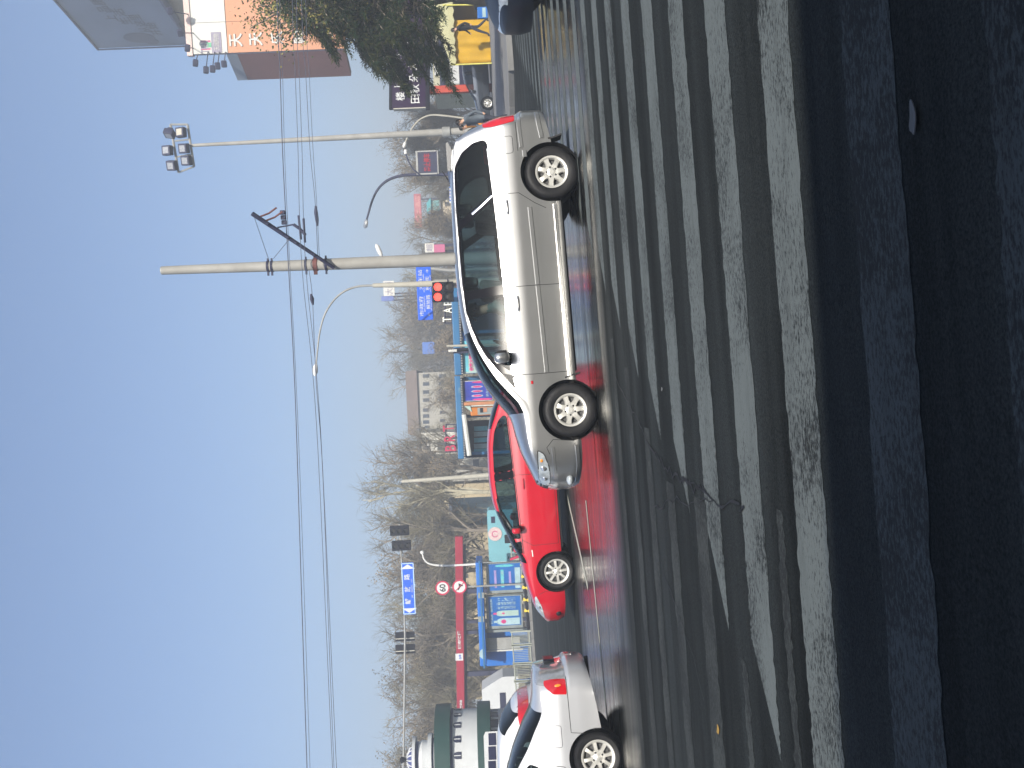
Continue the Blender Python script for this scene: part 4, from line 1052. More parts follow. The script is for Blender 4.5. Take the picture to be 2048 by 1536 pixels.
w = wire([(618, 540, 0.7), (625, 600, 0.3), (632, 760, 0), (646, 960, 0), (668, 1536, 0), (692, 2000, 0)], 0.007, 'span wire leaving the trolley pole towards the street name gantry')
MB().tube([at(622, 588, Yp - .4), at(624, 598, Yp - .4), at(626, 610, Yp - .4)], [0.02, 0.05, 0.02], 8).build('insulator', M_IRON, w, smooth=True)

# floodlight mast
Y = 47.0
fb, ft = foot(1010, 258, Y), at(383, 291, Y)
ms = thing('floodlight_mast', 'tall slim mast with a rack of six floodlights on top', 'light mast', fb)
MB().tube([fb, fb.lerp(ft, 0.5), ft], [0.19, 0.135, 0.075], 16).build('mast_pole', M_POLE, ms, smooth=True)
MB().lathe([(0.19, -0.2), (0.25, -0.18), (0.25, 0.18), (0.19, 0.2)], c=fb.lerp(ft, (1010 - 902) / (1010 - 383)), n=16).build('mast_collar', M_GALV, ms, smooth=True)
fr = [at(341, 249, Y), at(357, 345, Y), at(375, 249, Y), at(388, 333, Y)]
MB().tube([fr[0], fr[1]], 0.06, 6).tube([fr[2], fr[3]], 0.06, 6).tube([fr[0], fr[2]], 0.05, 6).tube([fr[1], fr[3]], 0.045, 6).tube([at(350, 282, Y), at(378, 279, Y)], 0.04, 6).tube([at(353, 314, Y), at(381, 309, Y)], 0.04, 6).tube([at(381, 291, Y), ft], 0.08, 8).build('lamp_rack', M_GALV, ms)
for i, (px, py, t, el) in enumerate(((362, 265, 0.0, 0.35), (339, 267, 1.2, 0.2), (335, 301, 0.1, 0.35), (368, 297, 0.25, 0.35), (344, 331, 0.35, 0.3), (373, 321, 0.3, 0.35))):
    c = at(px, py, Y - 0.2); o = MB()
    o.box((0, 0, 0), (0.46, 0.30, 0.46), bev=0.04); o.box((0, 0.2, 0), (0.26, 0.14, 0.26), bev=0.03); f = o.build('floodlight', M_IRON, ms, local=True)
    f.location = c - ms.location; f.rotation_euler = (-el, 0, -t)
    MB().box((0, -0.153, 0), (0.30, 0.012, 0.30), bev=0.004).build('lamp_glass', M_LENSG if i in (1, 4) else M_PEBBLE if i == 0 else M_LENSG, f, local=True)

def curved_lamp(name, label, pts, Y, r0, r1, head, m, group=None, headm=M_LAMPW, hl=0.6):
    path = smooth_path([at(px, py, Y) for px, py in pts], 6); n = len(path)
    f = Vector((path[0].x, Y, gz(path[0].x)))
    t = thing(name, label, 'street lamp', f, group)
    MB().tube([f] + path, [r0] + [r0 + (r1 - r0) * i / (n - 1) for i in range(n)], 10).build('lamp_post', m, t, smooth=True)
    a, c = at(*head[0], Y), at(*head[1], Y); d = (c - a)
    MB().tube([a - d * 0.05, a, a + d * 0.3, a + d * 0.8, c], [0.04, 0.08, 0.13, 0.12, 0.03], 10).build('lamp_head', headm, t, smooth=True)
    return t
curved_lamp('street_lamp', 'thin dark bent street lamp rising beside the red dot display', [(905, 349), (838, 349), (800, 352), (775, 361), (757, 377), (745, 400), (736, 430), (733, 441)], 58, 0.10, 0.05, ((733, 440), (730, 457)), M_IRON, 'street lamps across the street')
curved_lamp('street_lamp', 'pale street lamp head just showing beside the thick trolley pole', [(900, 541), (850, 536), (800, 532), (775, 520), (765, 513)], 52, 0.10, 0.05, ((763, 512), (752, 488)), M_GALV, 'street lamps across the street')
curved_lamp('street_lamp', 'slender lamp post with a small bend near the blue bus shelter end', [(972, 1127), (900, 1131), (870, 1130), (856, 1126), (848, 1118), (845, 1108)], 60, 0.07, 0.05, ((845, 1108), (844, 1101)), M_LAMPW, 'street lamps across the street')
curved_lamp('street_lamp', 'pale bent street lamp showing between the bare trees behind the red tail lamp', [(925, 236), (870, 230), (845, 236), (829, 250), (818, 268), (811, 284)], 70, 0.07, 0.05, ((811, 284), (807, 296)), M_PEBBLE, 'street lamps across the street')
# signal pole with the two red lights, the route sign and a long lamp arm
Y = 42.0
sb = foot(1010, 562, Y); sp_ = thing('signal_pole', 'pale pole with two lit red signals and a long thin lamp arm', 'signal pole', sb)
top = at(746, 571, Y)
MB().tube([sb, at(880, 567, Y), top], [0.17, 0.14, 0.09], 14).build('pole_shaft', M_PEBBLE, sp_, smooth=True)
arm = smooth_path([top, at(716, 573, Y), at(690, 582, Y), at(668, 600, Y), at(650, 628, Y), at(640, 662, Y), at(635, 700, Y), at(632, 733, Y)], 6)
MB().tube(arm, [0.05 - 0.02 * i / len(arm) for i in range(len(arm))], 8).build('lamp_arm', M_GALV, sp_, smooth=True)
MB().tube([at(632, 728, Y), at(631, 734, Y), at(630, 744, Y), at(630, 752, Y)], [0.05, 0.10, 0.12, 0.04], 10).build('lamp_head', M_LAMPW, sp_, smooth=True)
def signal(px, py, Y, label, lit, n=3, w=18, h=40, back=False, boards=M_BLK, group=None, parent=None, horiz=False):
    """one signal head; px, py is its middle in the photo"""
    c = at(px, py, Y); W, H = w * M(Y), h * M(Y)
    o = thing('traffic_signal', label, 'traffic light', c - Vector((0, 0, H / 2)), group) if parent is None else parent
    MB().box(c, (W, 0.16, H), bev=0.03).build('signal_housing', boards, o)
    q = H / n
    for i in range(n):
        z = c.z + H / 2 - q * (i + 0.5); r = min(W, q) * 0.36
        if back:
            continue
        on = lit == i
        MB().lathe([(0.0, -0.012), (r * 0.7, -0.008), (r, 0.0)], c=(c.x, c.y - 0.082, z), axis='Y', n=18).build('signal_lens', M_REDON if on else M_LENSOFF, o, smooth=True)
        MB().lathe([(r * 1.06, 0.0), (r * 1.06, -0.20)], c=(c.x, c.y - 0.08, z), axis='Y', n=16, a0=R(-10), a1=R(190)).build('signal_visor', boards, o, smooth=True)
    if back:
        MB().box(c + Vector((-W * 0.18, -0.085, 0)), (0.05, 0.02, H * 0.98)).build('hinge_strip', M_PEBBLE, o)
    return o
for py, lab in ((574, 'first of the pair of lit red signals, nearer the trolley pole'), (594, 'second of the pair of lit red signals, beyond the first from the trolley pole')):
    c = at(886, py, Y - 0.4); o = thing('traffic_signal', lab, 'traffic light', at(906, py - 1, Y - 0.4), 'pair of lit red signals')
    W, H = 20 * M(Y), 42 * M(Y)
    MB().box(c, (W, 0.2, H), bev=0.03).build('signal_housing', M_BLK, o)
    MB().lathe([(0.0, -0.02), (0.11, -0.015), (0.165, 0)], c=(c.x, c.y - 0.102, c.z + H * 0.24), axis='Y', n=20).build('signal_lens', M_REDON, o, smooth=True)
    MB().lathe([(0.0, -0.02), (0.11, -0.015), (0.165, 0)], c=(c.x, c.y - 0.102, c.z - H * 0.24), axis='Y', n=20).build('signal_lens', M_LENSOFF, o, smooth=True)
    for s_ in (0.24, -0.24): MB().lathe([(0.178, 0.0), (0.178, -0.22)], c=(c.x, c.y - 0.10, c.z + H * s_), axis='Y', n=18, a0=R(-5), a1=R(185)).build('signal_visor', M_BLK, o, smooth=True)
    MB().box(c + Vector((0.1 if py < 580 else 0.3, 0.25, -0.2)), (0.5, 0.05, 0.05)).build('signal_bracket', M_IRON, o)
# blue route sign across the street
Y = 47.0
cx_ = at(849, 586, Y); W, H = 108 * M(Y), 30 * M(Y)
rsn = thing('route_sign', 'wide blue road sign with two rows of white characters behind the trolley pole', 'road sign', cx_ - Vector((0, 0, H / 2)))
MB().box(cx_, (W, 0.06, H), bev=0.02).build('sign_panel', M_BLUE, rsn)
for row, dz in (('市政府   火车站', 0.24), ('←  解放路   东大街  →', -0.22)):
    text(row, H * 0.30, M_SIGNW, rsn, cx_ + Vector((0, -0.036, dz * H)), width=W * 0.86, height=H * 0.27)
text('SHI ZHENGFU      HUOCHE ZHAN', H * 0.12, M_SIGNW, rsn, cx_ + Vector((0, -0.036, 0.02 * H)), width=W * 0.7, height=H * 0.09)
text('JIE FANG LU     DONG DA JIE', H * 0.12, M_SIGNW, rsn, cx_ + Vector((0, -0.036, -0.43 * H)), width=W * 0.66, height=H * 0.08)
MB().box(cx_ + Vector((0, 0.08, H * 0.3)), (W * 0.9, 0.06, 0.06)).box(cx_ + Vector((0, 0.08, -H * 0.3)), (W * 0.9, 0.06, 0.06)).build('sign_rail', M_GALV, rsn)
MB().tube([Vector((cx_.x + 0.55, Y + 0.2, gz(cx_.x))), cx_ + Vector((0.55, 0.2, H * 0.5))], 0.09, 10).build('sign_post', M_GALV, rsn)
# red dot display
Y = 58.0
c = at(855, 326, Y); W, H = 47 * M(Y), 44 * M(Y)
dd = thing('dot_display', 'dark electronic display with dim red characters on the thin dark lamp post', 'display board', c - Vector((0, 0, H / 2)))
MB().box(c, (W, 0.25, H), bev=0.03).build('display_case', M_IRON, dd)
for q, d in (((0, -0.13, H * 0.47), (W, 0.04, H * 0.09)), ((0, -0.13, -H * 0.47), (W, 0.04, H * 0.05)), ((-W * 0.48, -0.13, 0), (W * 0.06, 0.04, H * 0.84)), ((W * 0.48, -0.13, 0), (W * 0.06, 0.04, H * 0.84))):
    MB().box(c + Vector(q), d).build('display_frame', M_GALV, dd)
text('禁止停车', H * 0.3, M_LEDRED, dd, c + Vector((0, -0.14, 0.02)), width=W * 0.76, height=H * 0.32, bold=0.01)
Y = 57.8
cc = thing('camera_arm', 'small bent camera arm above the red dot display', 'camera', at(836, 345, Y))
MB().tube(smooth_path([at(840, 350, Y), at(826, 338, Y), at(817, 322, Y), at(812, 308, Y)], 5), 0.045, 6).build('arm', M_IRON, cc, smooth=True)
MB().box(at(811, 304, Y), (0.28, 0.2, 0.16), bev=0.04).build('camera_body', M_LAMPW, cc)
# white post by the shelters
Y = 60.0
p0, p1 = foot(1010, 947, Y), at(804, 963, Y)
wp = thing('lamp_column', 'plain cream tapering column standing between the bus shelters', 'column', p0)
MB().tube([p0, p1], [0.17, 0.10], 12).build('column_shaft', M_PEBBLE, wp, smooth=True)
MB().lathe([(0.11, 0), (0.06, 0.08), (0, 0.1)], c=p1, n=12).build('column_cap', M_GALV, wp, smooth=True)
wq = thing('lamp_column', 'thin grey green post in front of the cyan poster', 'column', foot(1000, 690, 44))
MB().tube([foot(1000, 690, 44), at(893, 692, 44)], 0.055, 10).build('column_shaft', M_PEBBLE, wq, smooth=True)

# gantry with the street name sign
Y = 57.0
gb = foot(1000, 1572, Y); ga = thing('sign_gantry', 'long horizontal gantry arm carrying the blue street name sign', 'gantry', gb)
MB().tube([gb, at(806, 1580, Y)], [0.10, 0.07], 12).build('gantry_post', M_GALV, ga, smooth=True)
MB().tube(smooth_path([at(806, 1580, Y), at(809.5, 1330, Y), at(809, 1235, Y), at(803, 1120, Y), at(799, 1048, Y)], 6), [0.06] * 9 + [0.052] * 8 + [0.045] * 8, 10).build('gantry_arm', M_GALV, ga, smooth=True)
G4 = 'signals hung on the gantry arm'
signal(799, 1061, Y - 0.35, 'unlit three lens signal at the free tip of the gantry arm', -1, 3, 20, 38, group=G4)
signal(803, 1091, Y - 0.35, 'unlit three lens signal between the gantry tip and the blue street name sign', -1, 3, 20, 38, group=G4)
signal(810, 1273, Y + 0.35, 'back of a dark signal on the gantry arm, nearer the blue street name sign', -1, 3, 18, 39, back=True, group=G4)
signal(810.5, 1298, Y + 0.35, 'back of a dark signal on the gantry arm, farther from the blue street name sign', -1, 3, 18, 39, back=True, group=G4)
c = at(817, 1177, Y - 0.25); W, H = 103 * M(Y), 24 * M(Y)
sn = thing('street_name_sign', 'blue street name sign with three white characters and two arrows', 'street sign', c - Vector((0, 0, H / 2)))
MB().box(c, (W, 0.05, H), bev=0.015).build('sign_panel', M_BLUE, sn)
M_SIGNB = mat('sign border pale blue', (0.35, 0.5, 0.75), 0.5)
for q, d in (((0, -0.03, H * 0.47), (W * 0.97, 0.012, 0.05)), ((0, -0.03, -H * 0.47), (W * 0.97, 0.012, 0.05)), ((-W * 0.485, -0.03, 0), (0.05, 0.012, H * 0.88)), ((W * 0.485, -0.03, 0), (0.05, 0.012, H * 0.88))): MB().box(c + Vector(q), d).build('sign_border', M_SIGNB, sn)
for i, ch in enumerate('解放路'): text(ch, H * 0.5, M_SIGNW, sn, c + Vector(((-0.245 + 0.235 * i) * W, -0.032, 0.10 * H)), width=H * 0.48, height=H * 0.48, bold=0.004)
text('JIE   FANG   LU', H * 0.2, M_SIGNW, sn, c + Vector((0.0, -0.032, -0.31 * H)), width=W * 0.36, height=H * 0.14)
for s_ in (-1, 1):
    x = c.x + s_ * W * 0.42
    MB().prism([(x + s_ * 0.14, c.z), (x - s_ * 0.12, c.z + 0.42), (x - s_ * 0.12, c.z - 0.42)][::-s_], c.y - 0.034, c.y - 0.028).build('arrow_mark', M_SIGNW, sn)
# round signs
Y = 55.0
sg0 = foot(1010, 1170, Y); sg = thing('sign_post', 'grey post holding two round prohibition signs above the bus shelter', 'post', sg0)
MB().tube([sg0, at(872, 1176.5, Y)], 0.05, 8).build('post_tube', M_GALV, sg, smooth=True)
def round_sign(px, py, label, kind):
    c = at(px, py, Y - 0.12); r = 14.2 * M(Y)
    o = thing('round_sign', label, 'road sign', c - Vector((0, 0, r)), 'round signs on one post')
    MB().lathe([(0, 0.0), (r * 0.86, 0.0), (r, -0.004), (r, 0.03), (0, 0.03)], c=c, axis='Y', n=40).build('sign_disc', M_SIGNW, o)
    MB().lathe([(r * 0.80, -0.006), (r, -0.010), (r, 0.0), (r * 0.80, 0.0)], c=c, axis='Y', n=40).build('red_ring', M_SIGNR, o)
    if kind == '60': text('60', r, M_BLK, o, c + Vector((0, -0.008, 0)), width=r * 1.05, height=r * 0.86, bold=0.006)
    else:
        a = R(48); d = Vector((math.cos(a), 0, -math.sin(a)))
        MB().tube([c - d * r * 0.8 + Vector((0, -0.012, 0)), c + d * r * 0.8 + Vector((0, -0.012, 0))], 0.022, 6).build('red_bar', M_SIGNR, o)
        cx, cz = c.x, c.z
        hp = [(-0.26, 0.02), (-0.20, 0.05), (-0.06, 0.05), (0.10, 0.10), (0.19, 0.19), (0.23, 0.16), (0.23, -0.16), (0.19, -0.19), (0.10, -0.08), (-0.06, -0.04), (-0.20, -0.04)]
        hp = [(x * 0.75, z * 0.75) for x, z in hp]; ca, sa = math.cos(R(-28)), math.sin(R(-28))
        MB().prism([(cx - 0.02 + (x * ca - z * sa), cz + (x * sa + z * ca)) for x, z in hp][::-1], c.y - 0.012, c.y - 0.006).build('horn_symbol', M_BLK, o)
    return o
round_sign(885, 1176, 'round white speed limit sign reading 60 with a red rim', '60')
round_sign(919, 1173.5, 'round no horn sign below the 60 sign', 'horn')

# ------------------------------------------------------------------ bus shelters
M_SHB = mat('shelter roof blue', (0.022, 0.115, 0.25), 0.45, 0, 0.08, 2, dirt=0.3, dirtcol=(0.07, 0.12, 0.17))
M_SHB2 = mat('shelter fascia bright blue', (0.014, 0.12, 0.42), 0.4, 0, 0.06, 2)
M_SHG = mat('shelter frame grey', (0.20, 0.23, 0.23), 0.5, 0.3, 0.12, 4)
M_SHW = mat('shelter white strip', (0.46, 0.47, 0.44), 0.5)
M_ADC = mat('cyan poster', (0.12, 0.42, 0.52), 0.35, 0, 0.25, 0.9)
M_ADPALE = mat('pale mint poster', (0.29, 0.40, 0.37), 0.35, 0, 0.08, 2)
M_ADP = mat('deep blue poster', (0.03, 0.045, 0.30), 0.3, 0, 0.35, 1.1)
M_ADB = mat('blue poster', (0.010, 0.095, 0.32), 0.3, 0, 0.15, 1.1)
M_PINK = mat('pink print', (0.45, 0.03, 0.16), 0.4, 0, 0.25, 4)
M_PALEB = mat('pale blue print', (0.28, 0.40, 0.44), 0.4, 0, 0.15, 3)
M_MAUVE = mat('mauve print', (0.26, 0.20, 0.42), 0.4, 0, 0.2, 3)
M_TEAL = mat('teal print', (0.08, 0.36, 0.40), 0.4, 0, 0.3, 3)
M_ORNG = mat('orange machine paint', (0.40, 0.13, 0.016), 0.45, 0, 0.08, 3)
M_ORNP = mat('pale orange panel', (0.38, 0.17, 0.085), 0.5, 0, 0.1, 3)
M_DKIN = mat('dark shelter inside', (0.02, 0.026, 0.05), 0.7)
def rect(px0, px1, py0, py1, Y):
    """centre and size of the upright rectangle that spans these photo pixels at Y (px runs down, py runs to the viewer's left)"""
    c = at((px0 + px1) / 2, (py0 + py1) / 2, Y); return c, abs(py1 - py0) * M(Y), abs(px1 - px0) * M(Y)
def slabp(name, px0, px1, py0, py1, Y, m, parent, th=0.08, bev=0.0, dy=0.0):
    c, w, h = rect(px0, px1, py0, py1, Y)
    return MB().box(c + Vector((0, dy, 0)), (w, th, h), bev=bev).build(name, m, parent)
def bottle(c, h, w, m, capm, parent):
    b = MB(); prof = [(w * 0.5, 0), (w * 0.5, h * 0.66), (w * 0.46, h * 0.76), (w * 0.30, h * 0.86)]
    pl = [(c.x - x, c.z + z) for x, z in prof] + [(c.x + x, c.z + z) for x, z in reversed(prof)]
    b.prism(pl[::-1], c.y - 0.004, c.y); o = b.build('printed_bottle', m, parent)
    MB().prism([(c.x + w * 0.18, c.z + h * 0.865), (c.x - w * 0.18, c.z + h * 0.865), (c.x - w * 0.14, c.z + h), (c.x + w * 0.14, c.z + h)][::-1], c.y - 0.004, c.y).build('printed_cap', capm, parent)
    return o
# shelter one: under the red beam, facing us with two poster boxes
Y = 56.0
q0 = foot(1060, 1235, Y); s1 = thing('bus_shelter', 'blue roofed bus shelter with two blue poster boxes, standing under the red beam', 'bus shelter', q0)
c, W, H = rect(956, 969, 1120, 1325, Y)
MB().box(c + Vector((0, 0.3, 0.0)), (W, 2.2, H), bev=0.05).build('roof', M_SHB2, s1)
MB().box(c + Vector((0, -0.82, -0.04)), (W + 0.2, 0.05, H * 0.25)).build('roof_edge', M_SHB, s1)
for py0, py1 in ((1179, 1190), (1226, 1237)):
    cc_, w_, h_ = rect(956, 969, py0, py1, Y); MB().box(cc_ + Vector((0, -0.83, 0.0)), (w_, 0.012, h_ * 0.9)).build('fascia_patch', M_SHG, s1)
cc_, w_, h_ = rect(956, 969, 1290, 1310, Y)
MB().lathe([(0.0, 0.0), (0.30, 0.0), (0.30, 0.012), (0, 0.012)], c=cc_ + Vector((0, -0.835, -0.2)), axis='Y', n=24, a0=0, a1=math.pi).build('fascia_emblem', M_PALEB, s1)
for px, py in ((1064, 1124), (1064, 1188), (1064, 1258)):
    f = foot(px, py, Y); MB().box(f + Vector((0, 0, 1.35)), (0.13, 0.16, 2.7)).build('shelter_post', M_SHG, s1)
slabp('back_panel', 972, 1056, 1263, 1330, Y + 0.9, M_SHB2, s1, 0.06)
slabp('grey_panel', 973, 1040, 1275, 1298, Y + 0.2, M_GALV, s1, 0.08)
slabp('panel_edge', 973, 1046, 1299, 1302, Y + 0.18, M_SHW, s1, 0.08)
def poster_box(py0, py1, label, px0=973, px1=1045, m=M_ADB):
    c, w, h = rect(px0, px1, py0, py1, Y - 0.1)
    o = thing('poster_box', label, 'poster', c - Vector((0, 0, h / 2)), 'poster boxes of the bus shelter')
    MB().box(c, (w, 0.22, h), bev=0.02).build('box_frame', M_SHG, o)
    MB().box(c + Vector((0.06, -0.115, -0.02)), (w * 0.88, 0.012, h * 0.88)).build('poster_print', m, o)
    return o, c + Vector((0.06, -0.126, -0.02)), w * 0.88, h * 0.88
o, c, w, h = poster_box(1125, 1185, 'blue poster with pale bands and a teal shape, beside the bottle poster')
slabs = ((-0.30, 0.30, 0.66, 0.07, M_MAUVE), (-0.02, 0.08, 0.66, 0.10, M_TEAL), (-0.05, -0.16, 0.5, 0.07, M_MAUVE), (-0.0, -0.40, 0.78, 0.17, M_PALEB))
for i, (dx, dz, fw, fh, m_) in enumerate(slabs): MB().box(c + Vector((-0.08 if i else -0.1, 0, dz * h)) , (w * fw, 0.008, h * fh)).build('printed_band', m_, o)
MB().ball(c + Vector((w * 0.42, 0.004, -0.0)), (w * 0.05, 0.006, h * 0.30), 12, 8).build('printed_shape', M_TEAL, o)
text('清凉一夏', h * 0.1, M_PALEB, o, c + Vector((-0.1, -0.006, 0.08 * h)), width=w * 0.6, height=h * 0.085)
o, c, w, h = poster_box(1190, 1256, 'blue poster showing two pale bottles beside rows of pale writing')
bottle(c + Vector((-w * 0.36, -0.004, -h * 0.46)), h * 0.82, w * 0.23, M_PALEB, M_PALEB, o); bottle(c + Vector((-w * 0.08, -0.004, -h * 0.43)), h * 0.80, w * 0.19, M_ADPALE, M_PINK, o)
MB().ball(c + Vector((-w * 0.36, -0.009, h * 0.05)), (w * 0.07, 0.003, h * 0.08), 12, 8).build('printed_badge', M_PINK, o); MB().ball(c + Vector((-w * 0.08, -0.009, h * 0.05)), (w * 0.03, 0.003, h * 0.05), 12, 8).build('printed_badge', M_PINK, o)
for k, row in enumerate(('天然好水', '营养健康', '每一天')): text(row, 0.2, M_PALEB, o, c + Vector((w * (0.12 + 0.14 * k), -0.006, -0.05 * h)), width=w * 0.10, height=h * 0.62)
text('好品质  值得信赖', 0.2, M_PALEB, o, c + Vector((0, -0.006, h * 0.42)), width=w * 0.86, height=h * 0.07)
# the striped barrier pole in front of it
bp = thing('barrier_rail', 'black rail with yellow bands along the kerb before the bus shelter', 'barrier', foot(1066, 1200, 55.0))
p0, p1 = at(1046, 1126, 55.0), at(1058, 1262, 55.0)
MB().tube([p0, p1], 0.09, 10).build('rail', M_BLK, bp, smooth=True)
M_YEL = mat('yellow band', (0.70, 0.52, 0.06), 0.5)
for f in (0.02, 0.20, 0.36, 0.54, 0.70): q = p0.lerp(p1, f); d = (p1 - p0).normalized(); MB().tube([q - Vector((0.03, 0, 0.14)), q + Vector((0.03, 0, 0.16))], 0.10, 8).build('yellow_band', M_YEL, bp)
for f in (0.1, 0.5, 0.9): q = p0.lerp(p1, f); MB().tube([Vector((q.x, q.y, gz(q.x))), q], 0.05, 8).build('rail_post', M_BLK, bp)

# railings by the kiosk: pale frames with blue and pale bars
M_RAIL = mat('pale railing paint', (0.28, 0.30, 0.25), 0.55)
def railing(pya, pyb, Y, label, top=1020, bot=1058, nbar=10, group='railings along the kerb', m=M_RAIL, bluebars=(0, 9)):
    a, c = foot(bot, pya, Y), foot(bot, pyb, Y); ht = (bot - top) * M(Y)
    r_ = thing('railing', label, 'railing', a, group)
    up = Vector((0, 0, ht)); lo = Vector((0, 0, 0.22))
    MB().tube([a + lo + up, c + lo + up], 0.035, 8).build('top_rail', m, r_); MB().tube([a + lo, c + lo], 0.03, 8).build('bottom_rail', m, r_)
    for q in (a, c): MB().box(q + Vector((0, 0, (ht + 0.3) / 2)), (0.10, 0.10, ht + 0.3)).build('rail_post', m, r_)
    for i in range(nbar):
        q = a.lerp(c, (i + 0.6) / (nbar + 0.2)); MB().tube([q + lo, q + lo + up], 0.018, 5).build('bar', M_SHB2 if i in bluebars else m, r_)
    return r_
for k, (pa, pb) in enumerate(((1262, 1288), (1290, 1325), (1327, 1360), (1362, 1398))):
    railing(pa, pb, 54.8, ('railing panel in front of the grey shelter panel', 'railing panel next after the one before the grey shelter panel', 'railing panel below the white van', 'railing panel nearest the green and white round kiosk')[k], 1019 + k * 2, 1054 + k * 2)
for pa, pb, lab in ((1063, 1092, 'low railing panel in front of the red scooter'), (1093, 1118, 'low railing panel between the red scooter and the bus shelter')):
    railing(pa, pb, 54.8, lab, 1008, 1032, 6)

# shelters two and three: the long blue roofs behind the cars
def long_shelter(Y, py0, py1, px0, px1, label):
    g = foot(1020, (py0 + py1) / 2, Y); s = thing('bus_shelter', label, 'bus shelter', g, 'long blue roofed shelters behind the cars')
    c, w, h = rect(px0, px1, py0, py1, Y)
    MB().box(c + Vector((0, 0.9, 0)), (w, 2.4, h), bev=0.04).build('roof', M_SHB, s)
    x0, x1 = c.x - w / 2, c.x + w / 2; z = c.z - h / 2
    MB().box((c.x, Y - 0.24, z - 0.02), (w * 0.98, 0.10, 0.10)).build('roof_gutter', M_DKIN, s)
    n = 34
    b = MB()
    for i in range(n): b.box((x0 + w * (i + 0.5) / n, Y - 0.30, z - 0.025), (w / n * 0.45, 0.03, 0.07))
    o = b.build('roof_lights', M_GALV, s); o['kind'] = 'stuff'
    for f in (0.04, 0.5, 0.96): MB().box((x0 + w * f, Y + 0.9, (z + gz(x0)) / 2), (0.14, 0.14, z - gz(x0))).build('shelter_post', M_SHB, s)
    return s, x0, x1, z
Y = 47.0
s2, xa, xb, zr = long_shelter(Y, 752, 917, 913, 925, 'long blue roofed shelter with a deep blue poster and an orange vending machine under it')
text('公交站', 0.25, M_PALEB, s2, at(919, 781, Y - 0.33), width=11 * M(Y), height=5 * M(Y))
slabp('back_wall', 927, 1010, 840, 914, Y + 1.6, M_DKIN, s2, 0.08); slabp('end_panel', 927, 1000, 752, 759, Y + 0.2, M_SHB, s2, 0.1)
MB().tube([at(928, 829, Y - 0.4), at(939, 911, Y - 0.4)], 0.12, 8).build('light_tube', M_SHW, s2)
for i, py in enumerate((857, 868, 880, 892, 902)):
    slabp('window_pane', 948, 975, py - 4.6, py + 4.6, Y + 1.5, (M_ADC, M_PALEB, M_ADC, M_PALEB, M_ADC)[i], s2, 0.03)
c, w, h = rect(926, 985, 761, 802, Y)
o = thing('poster_box', 'deep blue poster with pink lozenges under the long blue roof', 'poster', c - Vector((0, 0, h / 2)), 'posters under the long blue roofs')
MB().box(c, (w, 0.2, h), bev=0.02).build('box_frame', M_SHW, o); MB().box(c + Vector((0, -0.105, 0)), (w * 0.94, 0.012, h * 0.96)).build('poster_print', M_ADP, o)
for k in range(3):
    q = c + Vector((w * (0.20 - 0.22 * k), -0.114, h * 0.02)); MB().ball(q, (w * 0.06, 0.004, h * 0.20), 12, 8).build('printed_lozenge', M_PALEB, o); MB().ball(q + Vector((0, -0.004, 0)), (w * 0.045, 0.004, h * 0.16), 12, 8).build('printed_lozenge', M_PINK, o)
for s_ in (-1, 1): MB().ball(c + Vector((s_ * w * 0.42, -0.113, -h * 0.15)), (w * 0.05, 0.004, h * 0.34), 12, 8).build('printed_flash', M_PINK, o)
text('新年好礼', 0.2, M_PALEB, o, c + Vector((0, -0.116, -h * 0.32)), width=w * 0.60, height=h * 0.09); text('欢乐送不停', 0.2, M_TEAL, o, c + Vector((0, -0.116, -h * 0.42)), width=w * 0.5, height=h * 0.04)
vm_ = thing('vending_machine', 'orange vending machine standing under the long blue roof', 'vending machine', foot(1000, 820, Y))
slabp('side_panel', 927, 1010, 803, 809, Y, M_ORNP, vm_, 0.5); slabp('edge_strip', 942, 1010, 809.5, 811.5, Y - 0.2, M_SHW, vm_, 0.1)
slabp('machine_body', 941, 1012, 813, 830, Y, M_ORNG, vm_, 0.7, 0.06); slabp('machine_window', 955, 985, 815, 829, Y - 0.36, M_SHG, vm_, 0.02); slabp('machine_display', 960, 966, 816, 825, Y - 0.38, M_BLK, vm_, 0.02); slabp('machine_label', 966.5, 974, 816, 824, Y - 0.38, M_ORNP, vm_, 0.02)
cn = thing('canopy_bracket', 'pale slanted gusset under the end of the long blue roof light tube', 'bracket', at(942, 822, Y - 0.3))
MB().prism([(at(929, 812, Y).x, at(929, 812, Y).z), (at(941, 812, Y).x, at(941, 812, Y).z), (at(941, 824, Y).x, at(929.5, 824, Y).z - .35)], Y - 0.4, Y - 0.32).build('gusset_plate', M_ADPALE, cn)
Y = 45.5
s3, xa, xb, zr = long_shelter(Y, 577, 750, 906, 920, 'long blue roofed shelter with a pale cyan poster under it, near the red signals')
slabp('back_wall', 921, 1010, 577, 672, Y + 1.6, M_DKIN, s3, 0.08)
slabp('post_cladding', 925, 940, 665, 681, Y, M_SHB2, s3, 0.2)
c, w, h = rect(925, 1000, 680, 746, Y)
o = thing('poster_box', 'pale cyan poster with red characters behind the windscreen of the people carrier', 'poster', c - Vector((0, 0, h / 2)), 'posters under the long blue roofs')
MB().box(c, (w, 0.2, h), bev=0.02).build('box_frame', M_SHB, o); MB().box(c + Vector((0, -0.105, 0)), (w * 0.97, 0.012, h * 0.97)).build('poster_print', M_ADPALE, o)
cc_, w_, h_ = rect(926, 936, 681, 745, Y); MB().box(cc_ + Vector((0, -0.116, 0)), (w_ * 0.96, 0.01, h_)).build('printed_band', M_ADC, o)
text('优惠大酬宾活动', 0.3, M_PINK, o, at(942, 714, Y - 0.12), width=56 * M(Y), height=8.5 * M(Y), bold=0.012)
text('热线 欢迎来电', 0.3, M_SHB, o, at(953, 722, Y - 0.12), width=30 * M(Y), height=4 * M(Y))
